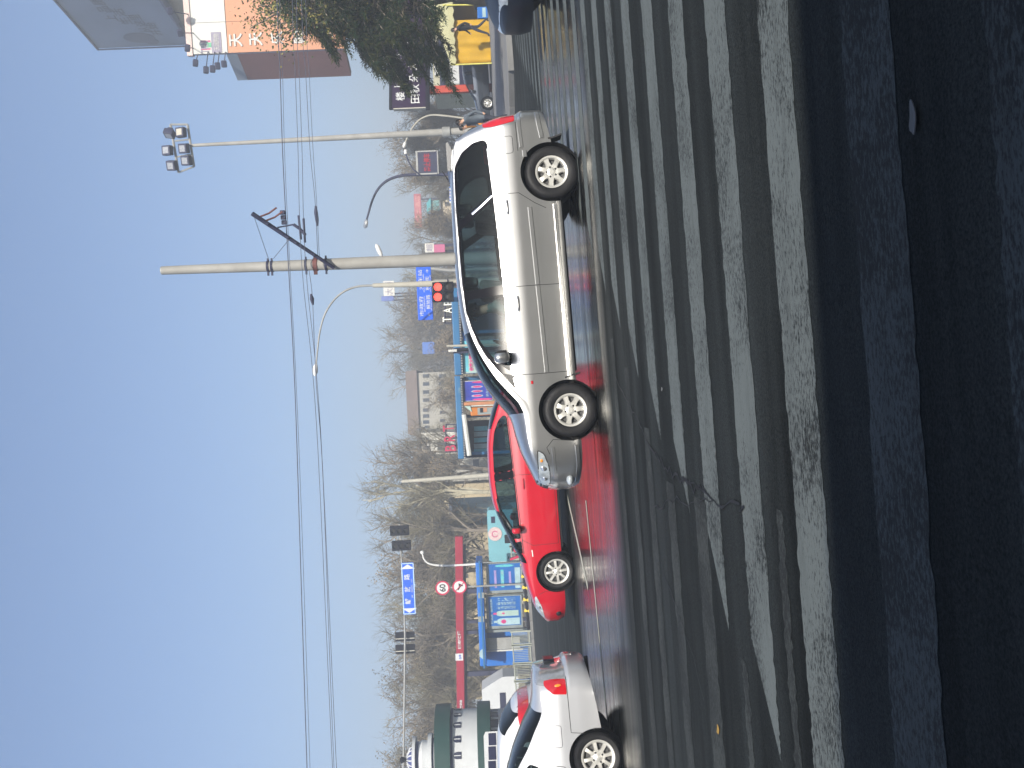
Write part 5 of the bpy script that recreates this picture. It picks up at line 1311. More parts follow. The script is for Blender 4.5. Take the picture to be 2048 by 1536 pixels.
# letters on the roofs
M_LETW = mat('white letter paint', (0.74, 0.73, 0.62), 0.5); M_LETR = mat('dull red letter paint', (0.34, 0.03, 0.07), 0.5)
def letters(name, label, items, Y, m, frame):
    c = at(*items[len(items) // 2][1:3], Y); o = thing('roof_letters', label, 'sign letters', at(frame[1], items[1][2], Y))
    for ch, px, py, h, w in items: text(ch, 0.5, m, o, at(px, py, Y), 'letter', 0.05, 0.006, 0.0, w * M(Y), h * M(Y))
    (f0, f1, pa, pb) = frame
    MB().tube([at(f1, pa, Y + 0.12), at(f1, pb, Y + 0.12)], 0.03, 6).build('letter_rail', M_IRON, o)
    MB().tube([at(f0 + 4, pa, Y + 0.12), at(f0 + 4, pb, Y + 0.12)], 0.03, 6).build('letter_rail', M_IRON, o)
    for k in range(5): py = pa + (pb - pa) * k / 4; MB().tube([at(f1 + 4, py, Y + 0.12), at(f0 + 3, py, Y + 0.12)], 0.025, 5).build('letter_stay', M_IRON, o)
letters('roof_letters', 'white letters TAB standing on the long blue roof below the red signals', [('T', 894, 639, 17, 9), ('A', 896, 621, 17, 11), ('B', 896, 606, 17, 9)], 45.6, M_LETW, (886, 904, 598, 646))
letters('roof_letters', 'dull red letters BRT standing on the long blue roof beside the white house', [('B', 901, 896, 22, 12), ('R', 899, 876, 22, 13), ('T', 897, 857, 22, 12)], 47.1, M_LETR, (888, 912, 849, 904))

# ------------------------------------------------------------------ the red beam on its dark posts
Y = 64.0
M_BEAM = mat('red beam', (0.24, 0.010, 0.030), 0.5, 0, 0.08, 1.5)
c, w, h = rect(910.5, 926, 1070, 1424, Y)
rb = thing('red_beam', 'long red sign beam with a white panel raised on dark posts', 'sign beam', foot(1030, 1240, Y))
pa, pb = at(918, 1072, Y), at(922, 1440, Y); dv = pa - pb; th = math.atan2(-dv.z, dv.x)
MB().box((pa + pb) / 2, (dv.length, 0.5, h), ry=th, bev=0.03).build('beam', M_BEAM, rb)
MB().box((pa + pb) / 2 + Vector((0, 0.25, -h / 2 - 0.09)), (dv.length * 0.9, 0.2, 0.16), ry=th).build('beam_underside', M_IRON, rb)
for py, wd in ((1180, 9), (1241, 6), (1262, 7), (1345, 9)):
    f = foot(1030, py, Y + 0.3); q = at(930, py, Y + 0.3); MB().box((f + q) / 2, (wd * M(Y), 0.3, (q - f).length)).build('beam_post', M_IRON, rb)
slabp('white_panel', 911, 926, 1307, 1321, Y - 0.26, M_SIGNW, rb, 0.03)
text('品牌', 0.2, M_BLUE, rb, at(920, 1314, Y - 0.29), width=9 * M(Y), height=5 * M(Y))
text('城市快速', 0.3, M_SIGNW, rb, at(918.5, 1280, Y - 0.27), width=36 * M(Y), height=6.5 * M(Y), bold=0.01)
text('公交站台', 0.3, M_SIGNW, rb, at(922, 1411, Y - 0.27), width=22 * M(Y), height=5.5 * M(Y), bold=0.01)
# ------------------------------------------------------------------ round kiosk with green bands
M_KW = mat('kiosk white wall', (0.45, 0.465, 0.47), 0.6, 0, 0.05, 2)
M_KG = mat('kiosk green band', (0.013, 0.043, 0.037), 0.45, 0, 0.08, 2)
M_KD = mat('kiosk dark glass', (0.02, 0.022, 0.05), 0.15, 0, 0.1, 3, coat=0.5)
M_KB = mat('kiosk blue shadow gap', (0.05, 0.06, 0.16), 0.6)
Y = 44.0; ky = Y + 2.4; kx = at(930, 1513, ky).x
kb = Vector((kx, ky, gz(kx))); kk = thing('round_kiosk', 'white round kiosk with broad green bands, small arched windows and a tiered top', 'kiosk', kb)
def kz(px): return at(px, 1513, Y + 1.0).z
def drum(name, m, prof, n=48): return MB().lathe([(r, kz(px)) for r, px in prof], c=(kx, ky, 0), n=n).build(name, m, kk, smooth=True, angle=30)
def kr(pw): return pw * M(Y + 2.4)
drum('base_wall', M_KW, [(kr(88), 1040), (kr(88), 1000)]); drum('lower_window', M_KD, [(kr(86), 1000), (kr(86), 984)])
drum('lower_band', M_KG, [(kr(80), 983), (kr(104), 983), (kr(104), 957), (kr(90), 957)])
drum('drum_wall', M_KW, [(kr(91), 957), (kr(91), 904)])
drum('shadow_gap', M_KB, [(kr(91), 907), (kr(93), 906), (kr(93), 902), (kr(91), 901)])
drum('upper_band', M_KG, [(kr(85), 902), (kr(103), 902), (kr(103), 871), (kr(90), 870), (0, 869)])
drum('tier_wall', M_KW, [(kr(44), 869), (kr(44), 866), (kr(36), 864), (kr(36), 862)])
drum('tier_gap', M_KB, [(kr(38), 869), (kr(38), 861)])
drum('tier_ring', M_KW, [(kr(40), 861), (kr(48), 861), (kr(48), 853), (kr(40), 852), (0, 852)])
drum('lantern_wall', M_KW, [(kr(34), 852), (kr(36), 841), (kr(32), 832)]); drum('lantern_gap', M_KB, [(kr(33), 833), (kr(33), 827)])
drum('lantern_ring', M_KW, [(kr(34), 827), (kr(43), 827), (kr(43), 821), (kr(34), 820), (0, 820)])
drum('dome', M_KB, [(kr(24), 820), (kr(22), 816), (kr(15), 811), (kr(6), 808), (0, 807)])
for i in range(14):
    a = 2 * math.pi * i / 14; MB().tube([(kx + kr(23) * math.cos(a), ky + kr(23) * math.sin(a), kz(819)), (kx + kr(21) * math.cos(a), ky + kr(21) * math.sin(a), kz(814)), (kx + kr(9) * math.cos(a), ky + kr(9) * math.sin(a), kz(808))], 0.035, 5).build('dome_rib', M_KW, kk)
MB().lathe([(0.02, kz(808)), (0.05, kz(806)), (0.14, kz(799)), (0.15, kz(796)), (0.08, kz(793)), (0, kz(792.5))], c=(kx, ky, 0), n=14).build('finial', M_BLK, kk, smooth=True)
for i in range(-6, 7):
    a = -math.pi / 2 + i * R(19.0) + R(3); rr = kr(91)
    d = Vector((math.cos(a), math.sin(a), 0)); s_ = Vector((-d.y, d.x, 0)); c = Vector((kx, ky, 0)) + d * (rr - 0.02)
    w = 6.8 * M(Y); z0, z1 = kz(924), kz(909)
    pts = [(-w, z0), (w, z0)] + [(w * math.cos(t), z1 - w + w * math.sin(t) + 0.02) for t in [math.pi * k / 10 for k in range(11)]]
    b = MB(); n = len(pts); b._add([c + s_ * x + Vector((0, 0, z)) for x, z in pts] + [c + d * 0.05 + s_ * x + Vector((0, 0, z)) for x, z in pts], [tuple(range(n, 2 * n))] + [(k, (k + 1) % n, (k + 1) % n + n, k + n) for k in range(n)])
    o = b.build('arched_window', M_KD, kk)
    MB().box(c + d * 0.055 + Vector((0, 0, (z0 + z1) / 2)), (0.03, 0.035, (z1 - z0) * 0.9), rz=a).build('glazing_bar', M_KW, o if False else kk)
for i in range(20):
    a = 2 * math.pi * i / 20; d = Vector((math.cos(a), math.sin(a), 0)); MB().box(Vector((kx, ky, kz(992))) + d * kr(86.5), (0.05, 0.09, 16 * M(Y)), rz=a).build('window_post', M_KW, kk)

# ------------------------------------------------------------------ white vans on the left and the cyan bus
def boxy_van(name, label, cat, Y, py0, py1, px_top, px_bot, m, rows, group=None, slope=0.25, nose=1, yaw=0.0):
    """a van seen from the side; rows = list of window spans (px0, px1, py0, py1)"""
    a, c = at(px_bot, py1, Y), at(px_bot, py0, Y); x0, x1 = a.x, c.x; zt = at(px_top, (py0 + py1) / 2, Y).z; zb = a.z
    g = Vector(((x0 + x1) / 2, Y, gz((x0 + x1) / 2))); o = thing(name, label, cat, g, group)
    h = zt - zb; L = x1 - x0; s = slope * L
    pr = [(x0, zb), (x1, zb), (x1, zt - h * 0.08), (x1 - 0.12, zt), (x0 + s, zt), (x0 + s * 0.15, zb + h * 0.52), (x0, zb + h * 0.42)]
    if nose < 0: pr = [((x0 + x1) - x, z) for x, z in pr][::-1]
    MB().prism(pr[::-1] if False else pr, Y, Y + 1.8).build('body', m, o)
    for q in rows:
        cc, w, hh = rect(*q, Y); MB().box(cc + Vector((0, -0.01, 0)), (w, 0.03, hh), bev=0.012).build('window', M_KD, o)
    for fx in (0.2, 0.8):
        x = x0 + L * fx; MB().lathe([(0, -0.02), (0.2, -0.02), (0.31, 0.0), (0.31, 0.2), (0, 0.2)], c=(x, Y - 0.02, gz(x) + 0.31), axis='Y', n=20).build('wheel', M_RUBBER, o)
    if yaw:      # turn it about its near right corner
        q = Vector((x1, Y, o.location.z)); o.location = q + Matrix.Rotation(yaw, 3, 'Z') @ (o.location - q); o.rotation_euler = (0, 0, yaw)
    return o
boxy_van('minibus', 'white minibus with a row of dark windows, beyond the white hatchback', 'minibus', 30.0, 1461, 1600, 970, 1020, M_KW, [(977, 992, 1466, 1489), (977, 992, 1491, 1516), (977, 992, 1518, 1545)], slope=0.03, yaw=R(21))
boxy_van('van', 'cream white van with a slanting nose parked behind the railings', 'van', 58.0, 1352, 1432, 964, 1040, M_KW, [(1000, 1012, 1385, 1420)], slope=0.3, nose=-1)
boxy_van('city_bus', 'light blue bus with a pale pink emblem stopped beyond the red car', 'bus', 60.0, 1018, 1130, 976, 1030, mat('bus cyan', (0.14, 0.33, 0.38), 0.4, 0, 0.06, 1), [(982, 990, 1033, 1046)], slope=0.10)
tbus = bpy.data.objects['city_bus']
q = at(990, 1068, 59.97); MB().lathe([(0, -0.012), (0.42, -0.012), (0.42, 0.0)], c=q, axis='Y', n=28).build('emblem', mat('pale pink print', (0.48, 0.37, 0.36), 0.5), tbus)
MB().lathe([(0.15, -0.018), (0.20, -0.018), (0.20, -0.010)], c=q, axis='Y', n=28, a0=-1.0, a1=4.2).build('emblem_ring', M_PINK, tbus)
# scooter by the railings
Y = 53.0
sc0 = foot(1032, 1100, Y); sc = thing('scooter', 'red scooter with a dark box standing behind the railing panels', 'scooter', sc0)
for dx in (-0.55, 0.55): MB().lathe([(0.13, -0.05), (0.22, -0.06), (0.24, 0), (0.22, 0.06), (0.13, 0.05), (0.13, -0.05)], c=sc0 + Vector((dx, 0, 0.24)), axis='Y', n=20).build('wheel', M_RUBBER, sc, smooth=True)
MB().box(sc0 + Vector((0.25, 0, 0.62)), (0.75, 0.28, 0.30), bev=0.09).box(sc0 + Vector((-0.38, 0, 0.62)), (0.12, 0.36, 0.75), ry=-0.3, bev=0.05).box(sc0 + Vector((-0.1, 0, 0.32)), (0.5, 0.26, 0.08), bev=0.03).build('body', M_SIGNR, sc, smooth=True)
MB().box(sc0 + Vector((0.25, 0, 0.81)), (0.62, 0.26, 0.10), bev=0.04).build('saddle', M_BLK, sc, smooth=True); MB().box(sc0 + Vector((0.62, 0, 1.02)), (0.42, 0.42, 0.40), bev=0.05).build('top_box', M_BLK, sc, smooth=True)
MB().tube([sc0 + Vector((-0.40, -0.30, 1.08)), sc0 + Vector((-0.34, 0, 1.05)), sc0 + Vector((-0.40, 0.30, 1.08))], 0.02, 6).build('handlebar', M_BLK, sc)

# ------------------------------------------------------------------ the right of the picture: billboards, tent, name board
M_BBF = mat('billboard orange sheet', (0.46, 0.215, 0.115), 0.55, 0, 0.08, 0.4, dirt=0.15, dirtcol=(0.5, 0.3, 0.2))
M_BBW = mat('billboard white sheet', (0.48, 0.475, 0.44), 0.5, 0, 0.04, 0.5)
M_BBS = mat('brown metal cladding', (0.15, 0.06, 0.055), 0.6, 0, 0.12, 0.6)
M_BBG = mat('blue grey cladding', (0.21, 0.24, 0.29), 0.6, 0, 0.08, 0.6)
Y = 62.0
def pz(px, Y=Y): return at(px, 100, Y).z
fl = at(520, 104, Y).x; fr_ = at(520, -260, Y).x
bb = thing('billboard', 'huge orange rooftop billboard with a white top strip, white characters and a brown side', 'billboard', Vector((fl + 6, Y, gz(fl))))
z0, z1, z2 = pz(692), pz(456), pz(386); dep = 1.5
ang = R(-6); dx, dy = math.cos(ang), math.sin(ang)
def F(u, z, out=0.0): return Vector((fl + u * dx + out * dy, Y + u * dy - out * dx, z))
Lw = fr_ - fl
# the frame is made of sheets with open joints
for nm, za, zb, m in (('orange_sheet', z0, z1 - 0.02, M_BBF), ('white_sheet', z1 + 0.02, z2, M_BBW)):
    u = 0.0
    while u < Lw:
        u2 = min(Lw, u + 1.9); b = MB(); b._add([F(u + 0.012, za, 0.05), F(u2 - 0.012, za, 0.05), F(u2 - 0.012, zb, 0.05), F(u + 0.012, zb, 0.05), F(u + 0.012, za, 0), F(u2 - 0.012, za, 0), F(u2 - 0.012, zb, 0), F(u + 0.012, zb, 0)], [(0, 1, 2, 3), (1, 0, 4, 5), (2, 1, 5, 6), (3, 2, 6, 7), (0, 3, 7, 4)])
        b.build(nm, m, bb); u = u2
b = MB(); b._add([F(-0.06, z0, -0.03), F(Lw, z0, -0.03), F(Lw, z2, -0.03), F(-0.06, z2, -0.03)], [(0, 1, 2, 3)]); b.build('backing', M_IRON, bb)
b = MB(); b._add([F(-0.08, z2, 0.12), F(Lw, z2, 0.12), F(Lw, z2 + 0.35, 0.12), F(-0.08, z2 + 0.35, 0.12), F(-0.08, z2, -0.3), F(Lw, z2, -0.3), F(Lw, z2 + 0.35, -0.3), F(-0.08, z2 + 0.35, -0.3)], [(0, 1, 2, 3), (3, 2, 6, 7), (0, 3, 7, 4), (1, 0, 4, 5)]); b.build('top_trim', mat('pinkish trim', (0.52, 0.40, 0.36), 0.6), bb)
sx = at(570, 137, Y + 0.6).x
b = MB()
for nm, za, zb, m in (('side_cladding', z0 + 0.1, z1 - 0.55, M_BBS), ('side_corner', z1 - 0.54, z1 + 0.12, M_BBG)):
    b = MB(); A, B_ = Vector((fl - 0.05, Y + 0.05, 0)), Vector((sx, Y + 2.6, 0)); up = lambda v, z: Vector((v.x, v.y, z)); C_, D_ = A + Vector((0.4, 0.4, 0)), B_ + Vector((0.4, 0.3, 0))
    b._add([up(A, za), up(B_, za), up(B_, zb), up(A, zb), up(C_, za), up(D_, za), up(D_, zb), up(C_, zb)], [(1, 0, 3, 2), (4, 5, 6, 7), (0, 1, 5, 4), (2, 3, 7, 6), (1, 2, 6, 5)]); b.build(nm, m, bb)
for ch, px, py, w, h in (('天', 473, 82, 26, 26), ('天', 513, 80, 26, 26), ('乐', 556, 78, 26, 26), ('购', 600, 76, 26, 26), ('物', 655, 74, 26, 26)):
    p = at(px, py, Y); text(ch, 1, M_BBW, bb, Vector((p.x, Y + (p.x - fl) * dy / dx - 0.09, p.z)), width=w * M(Y), height=h * M(Y), bold=0.02, rz=ang, depth=0.02)
M_PURP = mat('grey purple print', (0.22, 0.20, 0.26), 0.5); M_GRN = mat('green print', (0.10, 0.36, 0.20), 0.5)
p = at(420, 95, Y); text('TRN', 1, M_PURP, bb, Vector((p.x, Y + (p.x - fl) * dy - 0.08, p.z + 0.3)), width=0.75, height=0.5, rz=ang, bold=0.01)
p = at(412, 90, Y); 
b = MB(); 
def onface(px, py, w, h, m, nm, out=0.075):
    p = at(px, py, Y); u = (p.x - fl) / dx; b = MB(); b._add([F(u - w / 2, p.z - h / 2, out), F(u + w / 2, p.z - h / 2, out), F(u + w / 2, p.z + h / 2, out), F(u - w / 2, p.z + h / 2, out)], [(0, 1, 2, 3)]); return b.build(nm, m, bb)
onface(434, 86, 1.25, 0.62, M_PURP, 'printed_band'); onface(412, 84, 0.10, 0.6, M_PINK, 'printed_bar'); onface(412, 99, 0.08, 0.6, M_PINK, 'printed_bar'); onface(419, 91, 0.28, 0.28, M_GRN, 'printed_leaf')
p = at(434, 86, Y); text('天润购物', 1, M_BBW, bb, Vector((p.x, Y + (p.x - fl) * dy - 0.10, p.z)), width=1.0, height=0.36, rz=ang)
for i, (px, py, bx, by) in enumerate(((375, 96, 386, 96), (391, 126, 396, 108), (412, 140, 416, 104), (425, 138, 429, 104), (435, 132, 439, 104), (448, 128, 451, 104), (340, 22, 384, 30), (360, 66, 388, 66))):
    a, c = at(bx, by, Y - 0.1), at(px, py, Y - 1.6)
    l = thing('sign_floodlight', ('floodlight on a short arm at the top corner of the orange billboard', 'stout floodlight hanging from the corner of the orange billboard', 'first of four small floodlights in a row at the orange billboard corner', 'second of four small floodlights in a row at the orange billboard corner', 'third of four small floodlights in a row at the orange billboard corner', 'last of four small floodlights in a row, beside the grey corner of the billboard', 'floodlight on an arm above the white strip of the billboard, nearest the frame edge', 'floodlight on an arm above the white strip of the billboard, midway')[i], 'floodlight', a, 'floodlights lighting the orange billboard')
    MB().tube([a, c], 0.03, 6).build('arm', M_IRON, l)
    f = MB().box((0, 0, 0), (0.42, 0.26, 0.32), bev=0.06).box((0, 0.16, 0.02), (0.3, 0.12, 0.2), bev=0.04).build('floodlight_body', M_IRON, l, local=True); f.location = c - l.location; f.rotation_euler = (R(25), 0, R(20 - 8 * i))
# building carrying it, mostly hidden by the trees
bd = thing('corner_building', 'plain beige building under the orange billboard, hidden by trees', 'building', Vector((fl + 8, Y + 5, gz(fl))))
M_BEIGE = mat('beige render', (0.40, 0.34, 0.25), 0.85, 0, 0.12, 0.7, dirt=0.3, dirtcol=(0.25, 0.21, 0.16))
MB().box(Vector((fl + 2.2 + 10, Y + 5, (gz(fl) + z0) / 2)), (20, 9, z0 - gz(fl))).build('wall', M_BEIGE, bd)
for i in range(3):
    for j in range(2): MB().box(Vector((fl + 4.2 + 2.6 * i, Y + 0.47, gz(fl) + 3.6 + 3.1 * j)), (1.4, 0.1, 1.5)).build('window', M_KD, bd)
# the big grey panel above it
Y2 = 84.0
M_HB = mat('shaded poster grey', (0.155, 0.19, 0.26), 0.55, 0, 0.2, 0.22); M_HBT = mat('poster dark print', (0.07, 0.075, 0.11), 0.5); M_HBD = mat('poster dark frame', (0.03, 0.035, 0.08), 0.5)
A = at(290, 93, Y2); zt0, zb0 = at(196, 94, Y2).z, at(385, 92, Y2).z
dv = Vector((math.sin(R(7)), -math.cos(R(7)), 0)); nv = Vector((-dv.y, dv.x, 0)) * -1     # the face looks across the street, away from the sun
def HP(u, z, out=0.0): return Vector((A.x, A.y, 0)) + dv * u + nv * out + Vector((0, 0, z))
LH = 15.0
hb = thing('high_billboard', 'tall grey blue billboard in shade rising above the orange one', 'billboard', Vector((A.x + 1, A.y - 8, gz(A.x))))
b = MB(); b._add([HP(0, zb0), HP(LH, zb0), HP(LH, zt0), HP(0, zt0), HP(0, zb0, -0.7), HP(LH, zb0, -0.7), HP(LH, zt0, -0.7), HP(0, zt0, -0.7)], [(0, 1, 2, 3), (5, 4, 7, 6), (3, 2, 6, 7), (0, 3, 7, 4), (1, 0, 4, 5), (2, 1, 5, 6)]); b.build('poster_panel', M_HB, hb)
def hbar(u0, z0, u1, z1, w): MB().tube([HP(u0, z0, 0.12), HP(u1, z1, 0.12)], w, 6).build('frame_edge', M_HBD, hb)
hbar(0, zt0, LH, zt0, 0.10); hbar(0, zb0, LH, zb0, 0.16); hbar(0, zb0, 0, zt0, 0.07); hbar(4.5, zb0 - 0.1, 9.5, zb0 - 0.1, 0.3)
for row, u, z, w, h in (('上 品质', 6.3, 0.62, 3.6, 1.0), ('生活', 5.2, 0.50, 2.6, 0.9), ('从这里', 4.0, 0.38, 3.0, 0.9), ('开始', 3.0, 0.28, 2.2, 0.8)):
    text(row, 1, M_HBT, hb, HP(u, zb0 + (zt0 - zb0) * z, 0.05), width=w, height=h, rz=math.atan2(dv.y, dv.x))
for u, z, a, c in ((1.6, 0.82, 0.9, 1.3), (0.9, 0.9, 0.6, 0.6)):
    b = MB(); b.ball((0, 0, 0), (a, 0.05, c), 12, 8); f = b.build('printed_figure', M_HBT, hb, local=True); f.location = HP(u, zb0 + (zt0 - zb0) * (1 - z) * 1.2 + 2.2, 0.02) - hb.location; f.rotation_euler = (0, 0, math.atan2(dv.y, dv.x))
c_ = HP(LH / 2, (gz(A.x) + zb0) / 2, -3.2); MB().box(c_, (LH * 0.96, 5.5, zb0 - gz(A.x) - 0.05), rz=math.atan2(dv.y, dv.x)).build('support_wall', M_BEIGE, hb)

# name board on its red posts
Y = 50.0
M_NB = mat('plum name board', (0.016, 0.004, 0.026), 0.5, 0, 0.12, 1.0, spec=0.08); M_NBR = mat('red post', (0.36, 0.05, 0.03), 0.5, 0, 0.2, 2)
a, c = at(819, 219, Y), at(821, -90, Y); h = 80 * M(Y)
nb = thing('name_board', 'dark plum name board with rows of white characters, half hidden by the trees', 'sign board', foot(1000, 178, Y))
MB().box(((a.x + c.x) / 2, Y, (a.z + c.z) / 2), (abs(c.x - a.x), 0.35, h), ry=math.atan2(-(c.z - a.z), c.x - a.x), bev=0.02).build('board', M_NB, nb)
for px0, px1 in ((779, 783), (852, 858)):
    q0, q1 = at((px0 + px1) / 2, 221, Y), at((px0 + px1) / 2 + 1, -90, Y); MB().box((q0 + q1) / 2 + Vector((0, -0.2, 0)), ((q1 - q0).length, 0.10, (px1 - px0) * M(Y)), ry=math.atan2(-(q1.z - q0.z), q1.x - q0.x)).build('board_edge', M_BLK, nb)
MB().box(at(820, 219.5, Y) + Vector((0, -0.1, 0)), (0.05, 0.4, h * 0.8)).build('end_strip', M_PEBBLE, nb)
for ch, px, py, s_ in (('楼', 801, 195, 17), ('上', 797, 175, 15), ('棋', 795, 150, 16), ('牌', 795, 118, 16), ('室', 794, 85, 16), ('田', 831, 200, 17), ('秋', 830, 180, 18), ('朵', 828, 158, 17), ('火', 826, 135, 17), ('锅', 826, 112, 19), ('城', 823, 91, 18), ('店', 822, 55, 17)):
    text(ch, 1, M_SIGNW, nb, at(px, py, Y) + Vector((0, -0.20, 0)), width=s_ * M(Y), height=s_ * M(Y) * 1.05, bold=0.012)
for py, w in ((177, 14), (40, 14)):
    q0, q1 = foot(1000, py, Y + 0.1), at(858, py + 2, Y + 0.1); MB().box((q0 + q1) / 2, (w * M(Y), 0.3, (q1 - q0).length)).build('board_post', M_NBR, nb)
# sunlit shop front behind it
Y = 56.0
sh0 = foot(990, 130, Y); shp = thing('low_shop', 'pale low shop front behind the plum name board', 'shop', sh0)
c, w, h = rect(862, 985, -60, 176, Y); MB().box(c + Vector((0, 2.0, 0)), (w, 4.0, h)).build('wall', mat('cream shop wall', (0.36, 0.35, 0.26), 0.8, 0, 0.1, 1), shp)
slabp('white_panel', 888, 918, 118, 168, Y - 0.06, M_KW, shp, 0.06); slabp('roof_strip', 878, 887, 60, 176, Y - 0.3, M_IRON, shp, 0.5)
slabp('window', 918, 980, 128, 172, Y - 0.03, M_KD, shp, 0.06); slabp('white_panel', 868, 876, 112, 150, Y - 0.06, M_KW, shp, 0.06)
# market tent
Y = 46.5
M_TENT = mat('pale yellow canopy', (0.40, 0.385, 0.22), 0.75, 0, 0.06, 1.5); M_TARP = mat('yellow tarpaulin', (0.46, 0.27, 0.014), 0.5, 0, 0.16, 1.1, 0.5, 3); M_TARP_SHADE = mat('shade darkened tarpaulin', (0.34, 0.19, 0.03), 0.6, 0, 0.12, 1.1)  # rear tarpaulin gets a darker colour standing for the shade inside the tent
gA = foot(986, 122, Y); gB = foot(984, 14, Y); W = (gB.x - gA.x)
base = Vector(((gA.x + gB.x) / 2, Y, gz(gA.x) + 0.13)); tn = thing('market_tent', 'yellow market tent with a pale peaked canopy and a tarpaulin wall', 'tent', base)
ez = at(899, 70, Y).z; az = at(842, 28, Y).z; x0 = gA.x - 0.1; x1 = x0 + 2 * (at(842, 28, Y).x - x0) + 0.3; y0, y1 = Y - 0.1, Y + 3.6
apex = Vector(((x0 + x1) / 2, (y0 + y1) / 2, az)); cs = [Vector((x0, y0, ez)), Vector((x1, y0, ez)), Vector((x1, y1, ez)), Vector((x0, y1, ez))]
b = MB(); K = 8
for s_ in range(4):
    p, q = cs[s_], cs[(s_ + 1) % 4]; vs = []
    for i in range(K + 1):
        t = i / K; sag = 0.30 * math.sin(math.pi * t) * (1 - 0.2 * t)
        for j in range(K + 1): m_ = p.lerp(q, j / K); vs.append(m_.lerp(apex, t) - Vector((0, 0, sag * 0.55)))
    b._add(vs, [(i * (K + 1) + j, i * (K + 1) + j + 1, (i + 1) * (K + 1) + j + 1, (i + 1) * (K + 1) + j) for i in range(K) for j in range(K)])
b.build('canopy', M_TENT, tn, smooth=True, angle=50)
b = MB()
for s_ in range(4):
    p, q = cs[s_], cs[(s_ + 1) % 4]; n = 12
    for j in range(n):
        a, c = p.lerp(q, j / n), p.lerp(q, (j + 1) / n); m_ = (a + c) / 2; dz = Vector((0, 0, -0.28))
        b._add([a, c, c + dz * 0.75, m_ + dz, a + dz * 0.75], [(0, 4, 3, 2, 1)])
b.build('valance', M_TENT, tn)
for q in cs: MB().tube([Vector((q.x, q.y, gz(q.x) + 0.12)), q], 0.035, 8).build('tent_pole', mat('yellow pole', (0.60, 0.55, 0.12), 0.4), tn)
q = at(900, 17, Y - 0.2); MB().tube([Vector((q.x, Y - 0.2, gz(q.x) + 0.12)), q + Vector((0.05, 0, 0.3))], 0.03, 8).build('tent_pole', mat('yellow pole', (0.60, 0.55, 0.12), 0.4), tn)
def cloth(xa, xb, ya, yb, z0, z1, m, name, n=22, amp=0.05, seed=1):
    r = random.Random(seed); b = MB(); ph = r.uniform(0, 6); rows = 8; vs = []
    for j in range(rows + 1):
        for i in range(n + 1):
            t = i / n; k = amp * (math.sin(t * 17 + ph + j * 0.3) + 0.6 * math.sin(t * 31 + 2 * ph)) * (0.3 + 0.7 * j / rows)
            x, y = xa + (xb - xa) * t, ya + (yb - ya) * t
            d = Vector((-(yb - ya), xb - xa, 0)).normalized() * k
            vs.append((x + d.x, y + d.y, z1 + (z0 - z1) * j / rows))
    b._add(vs, [(j * (n + 1) + i, (j + 1) * (n + 1) + i, (j + 1) * (n + 1) + i + 1, j * (n + 1) + i + 1) for j in range(rows) for i in range(n)])
    return b.build(name, m, tn, smooth=True)
xm = at(940, 45, Y).x
cloth(x0 + 0.05, xm, Y + 0.1, Y + 0.1, gz(x0) + 0.15, ez - 0.05, M_TARP, 'front_tarpaulin', seed=3); cloth(xm, x1, Y + 3.4, Y + 3.4, gz(x0) + 0.4, ez - 0.05, M_TARP_SHADE, 'rear_tarpaulin', seed=7); cloth(x0, x0 + 0.05, Y, Y + 3.4, gz(x0) + 0.15, ez - 0.05, M_TARP, 'end_tarpaulin', 14, seed=5)
q_ = Vector((x0, Y, tn.location.z)); ya_ = R(-19); tn.location = q_ + Matrix.Rotation(ya_, 3, 'Z') @ (tn.location - q_); tn.rotation_euler = (0, 0, ya_)
cb = thing('drinks_crate', 'bright blue crate of wrapped drinks under the yellow tent', 'crate', foot(978, 28, Y + 0.6) + Vector((0, 0, 0.12)))
MB().box(cb.location + Vector((0, 0, 0.25)), (0.55, 0.45, 0.5), bev=0.03).build('crate_body', M_SHB2, cb); MB().box(cb.location + Vector((0, -0.23, 0.18)), (0.45, 0.02, 0.16)).build('crate_label', M_PALEB, cb)
wc = thing('white_chest', 'white freezer chest at the open side of the yellow tent', 'chest', foot(975, 4, Y + 1.0) + Vector((0, 0, 0.12)))
MB().box(wc.location + Vector((0.2, 0, 0.28)), (0.9, 0.6, 0.55), bev=0.04).build('chest_body', M_KW, wc); MB().box(wc.location + Vector((0.2, 0, 0.58)), (0.94, 0.64, 0.06), bev=0.02).build('chest_lid', M_GALV, wc)

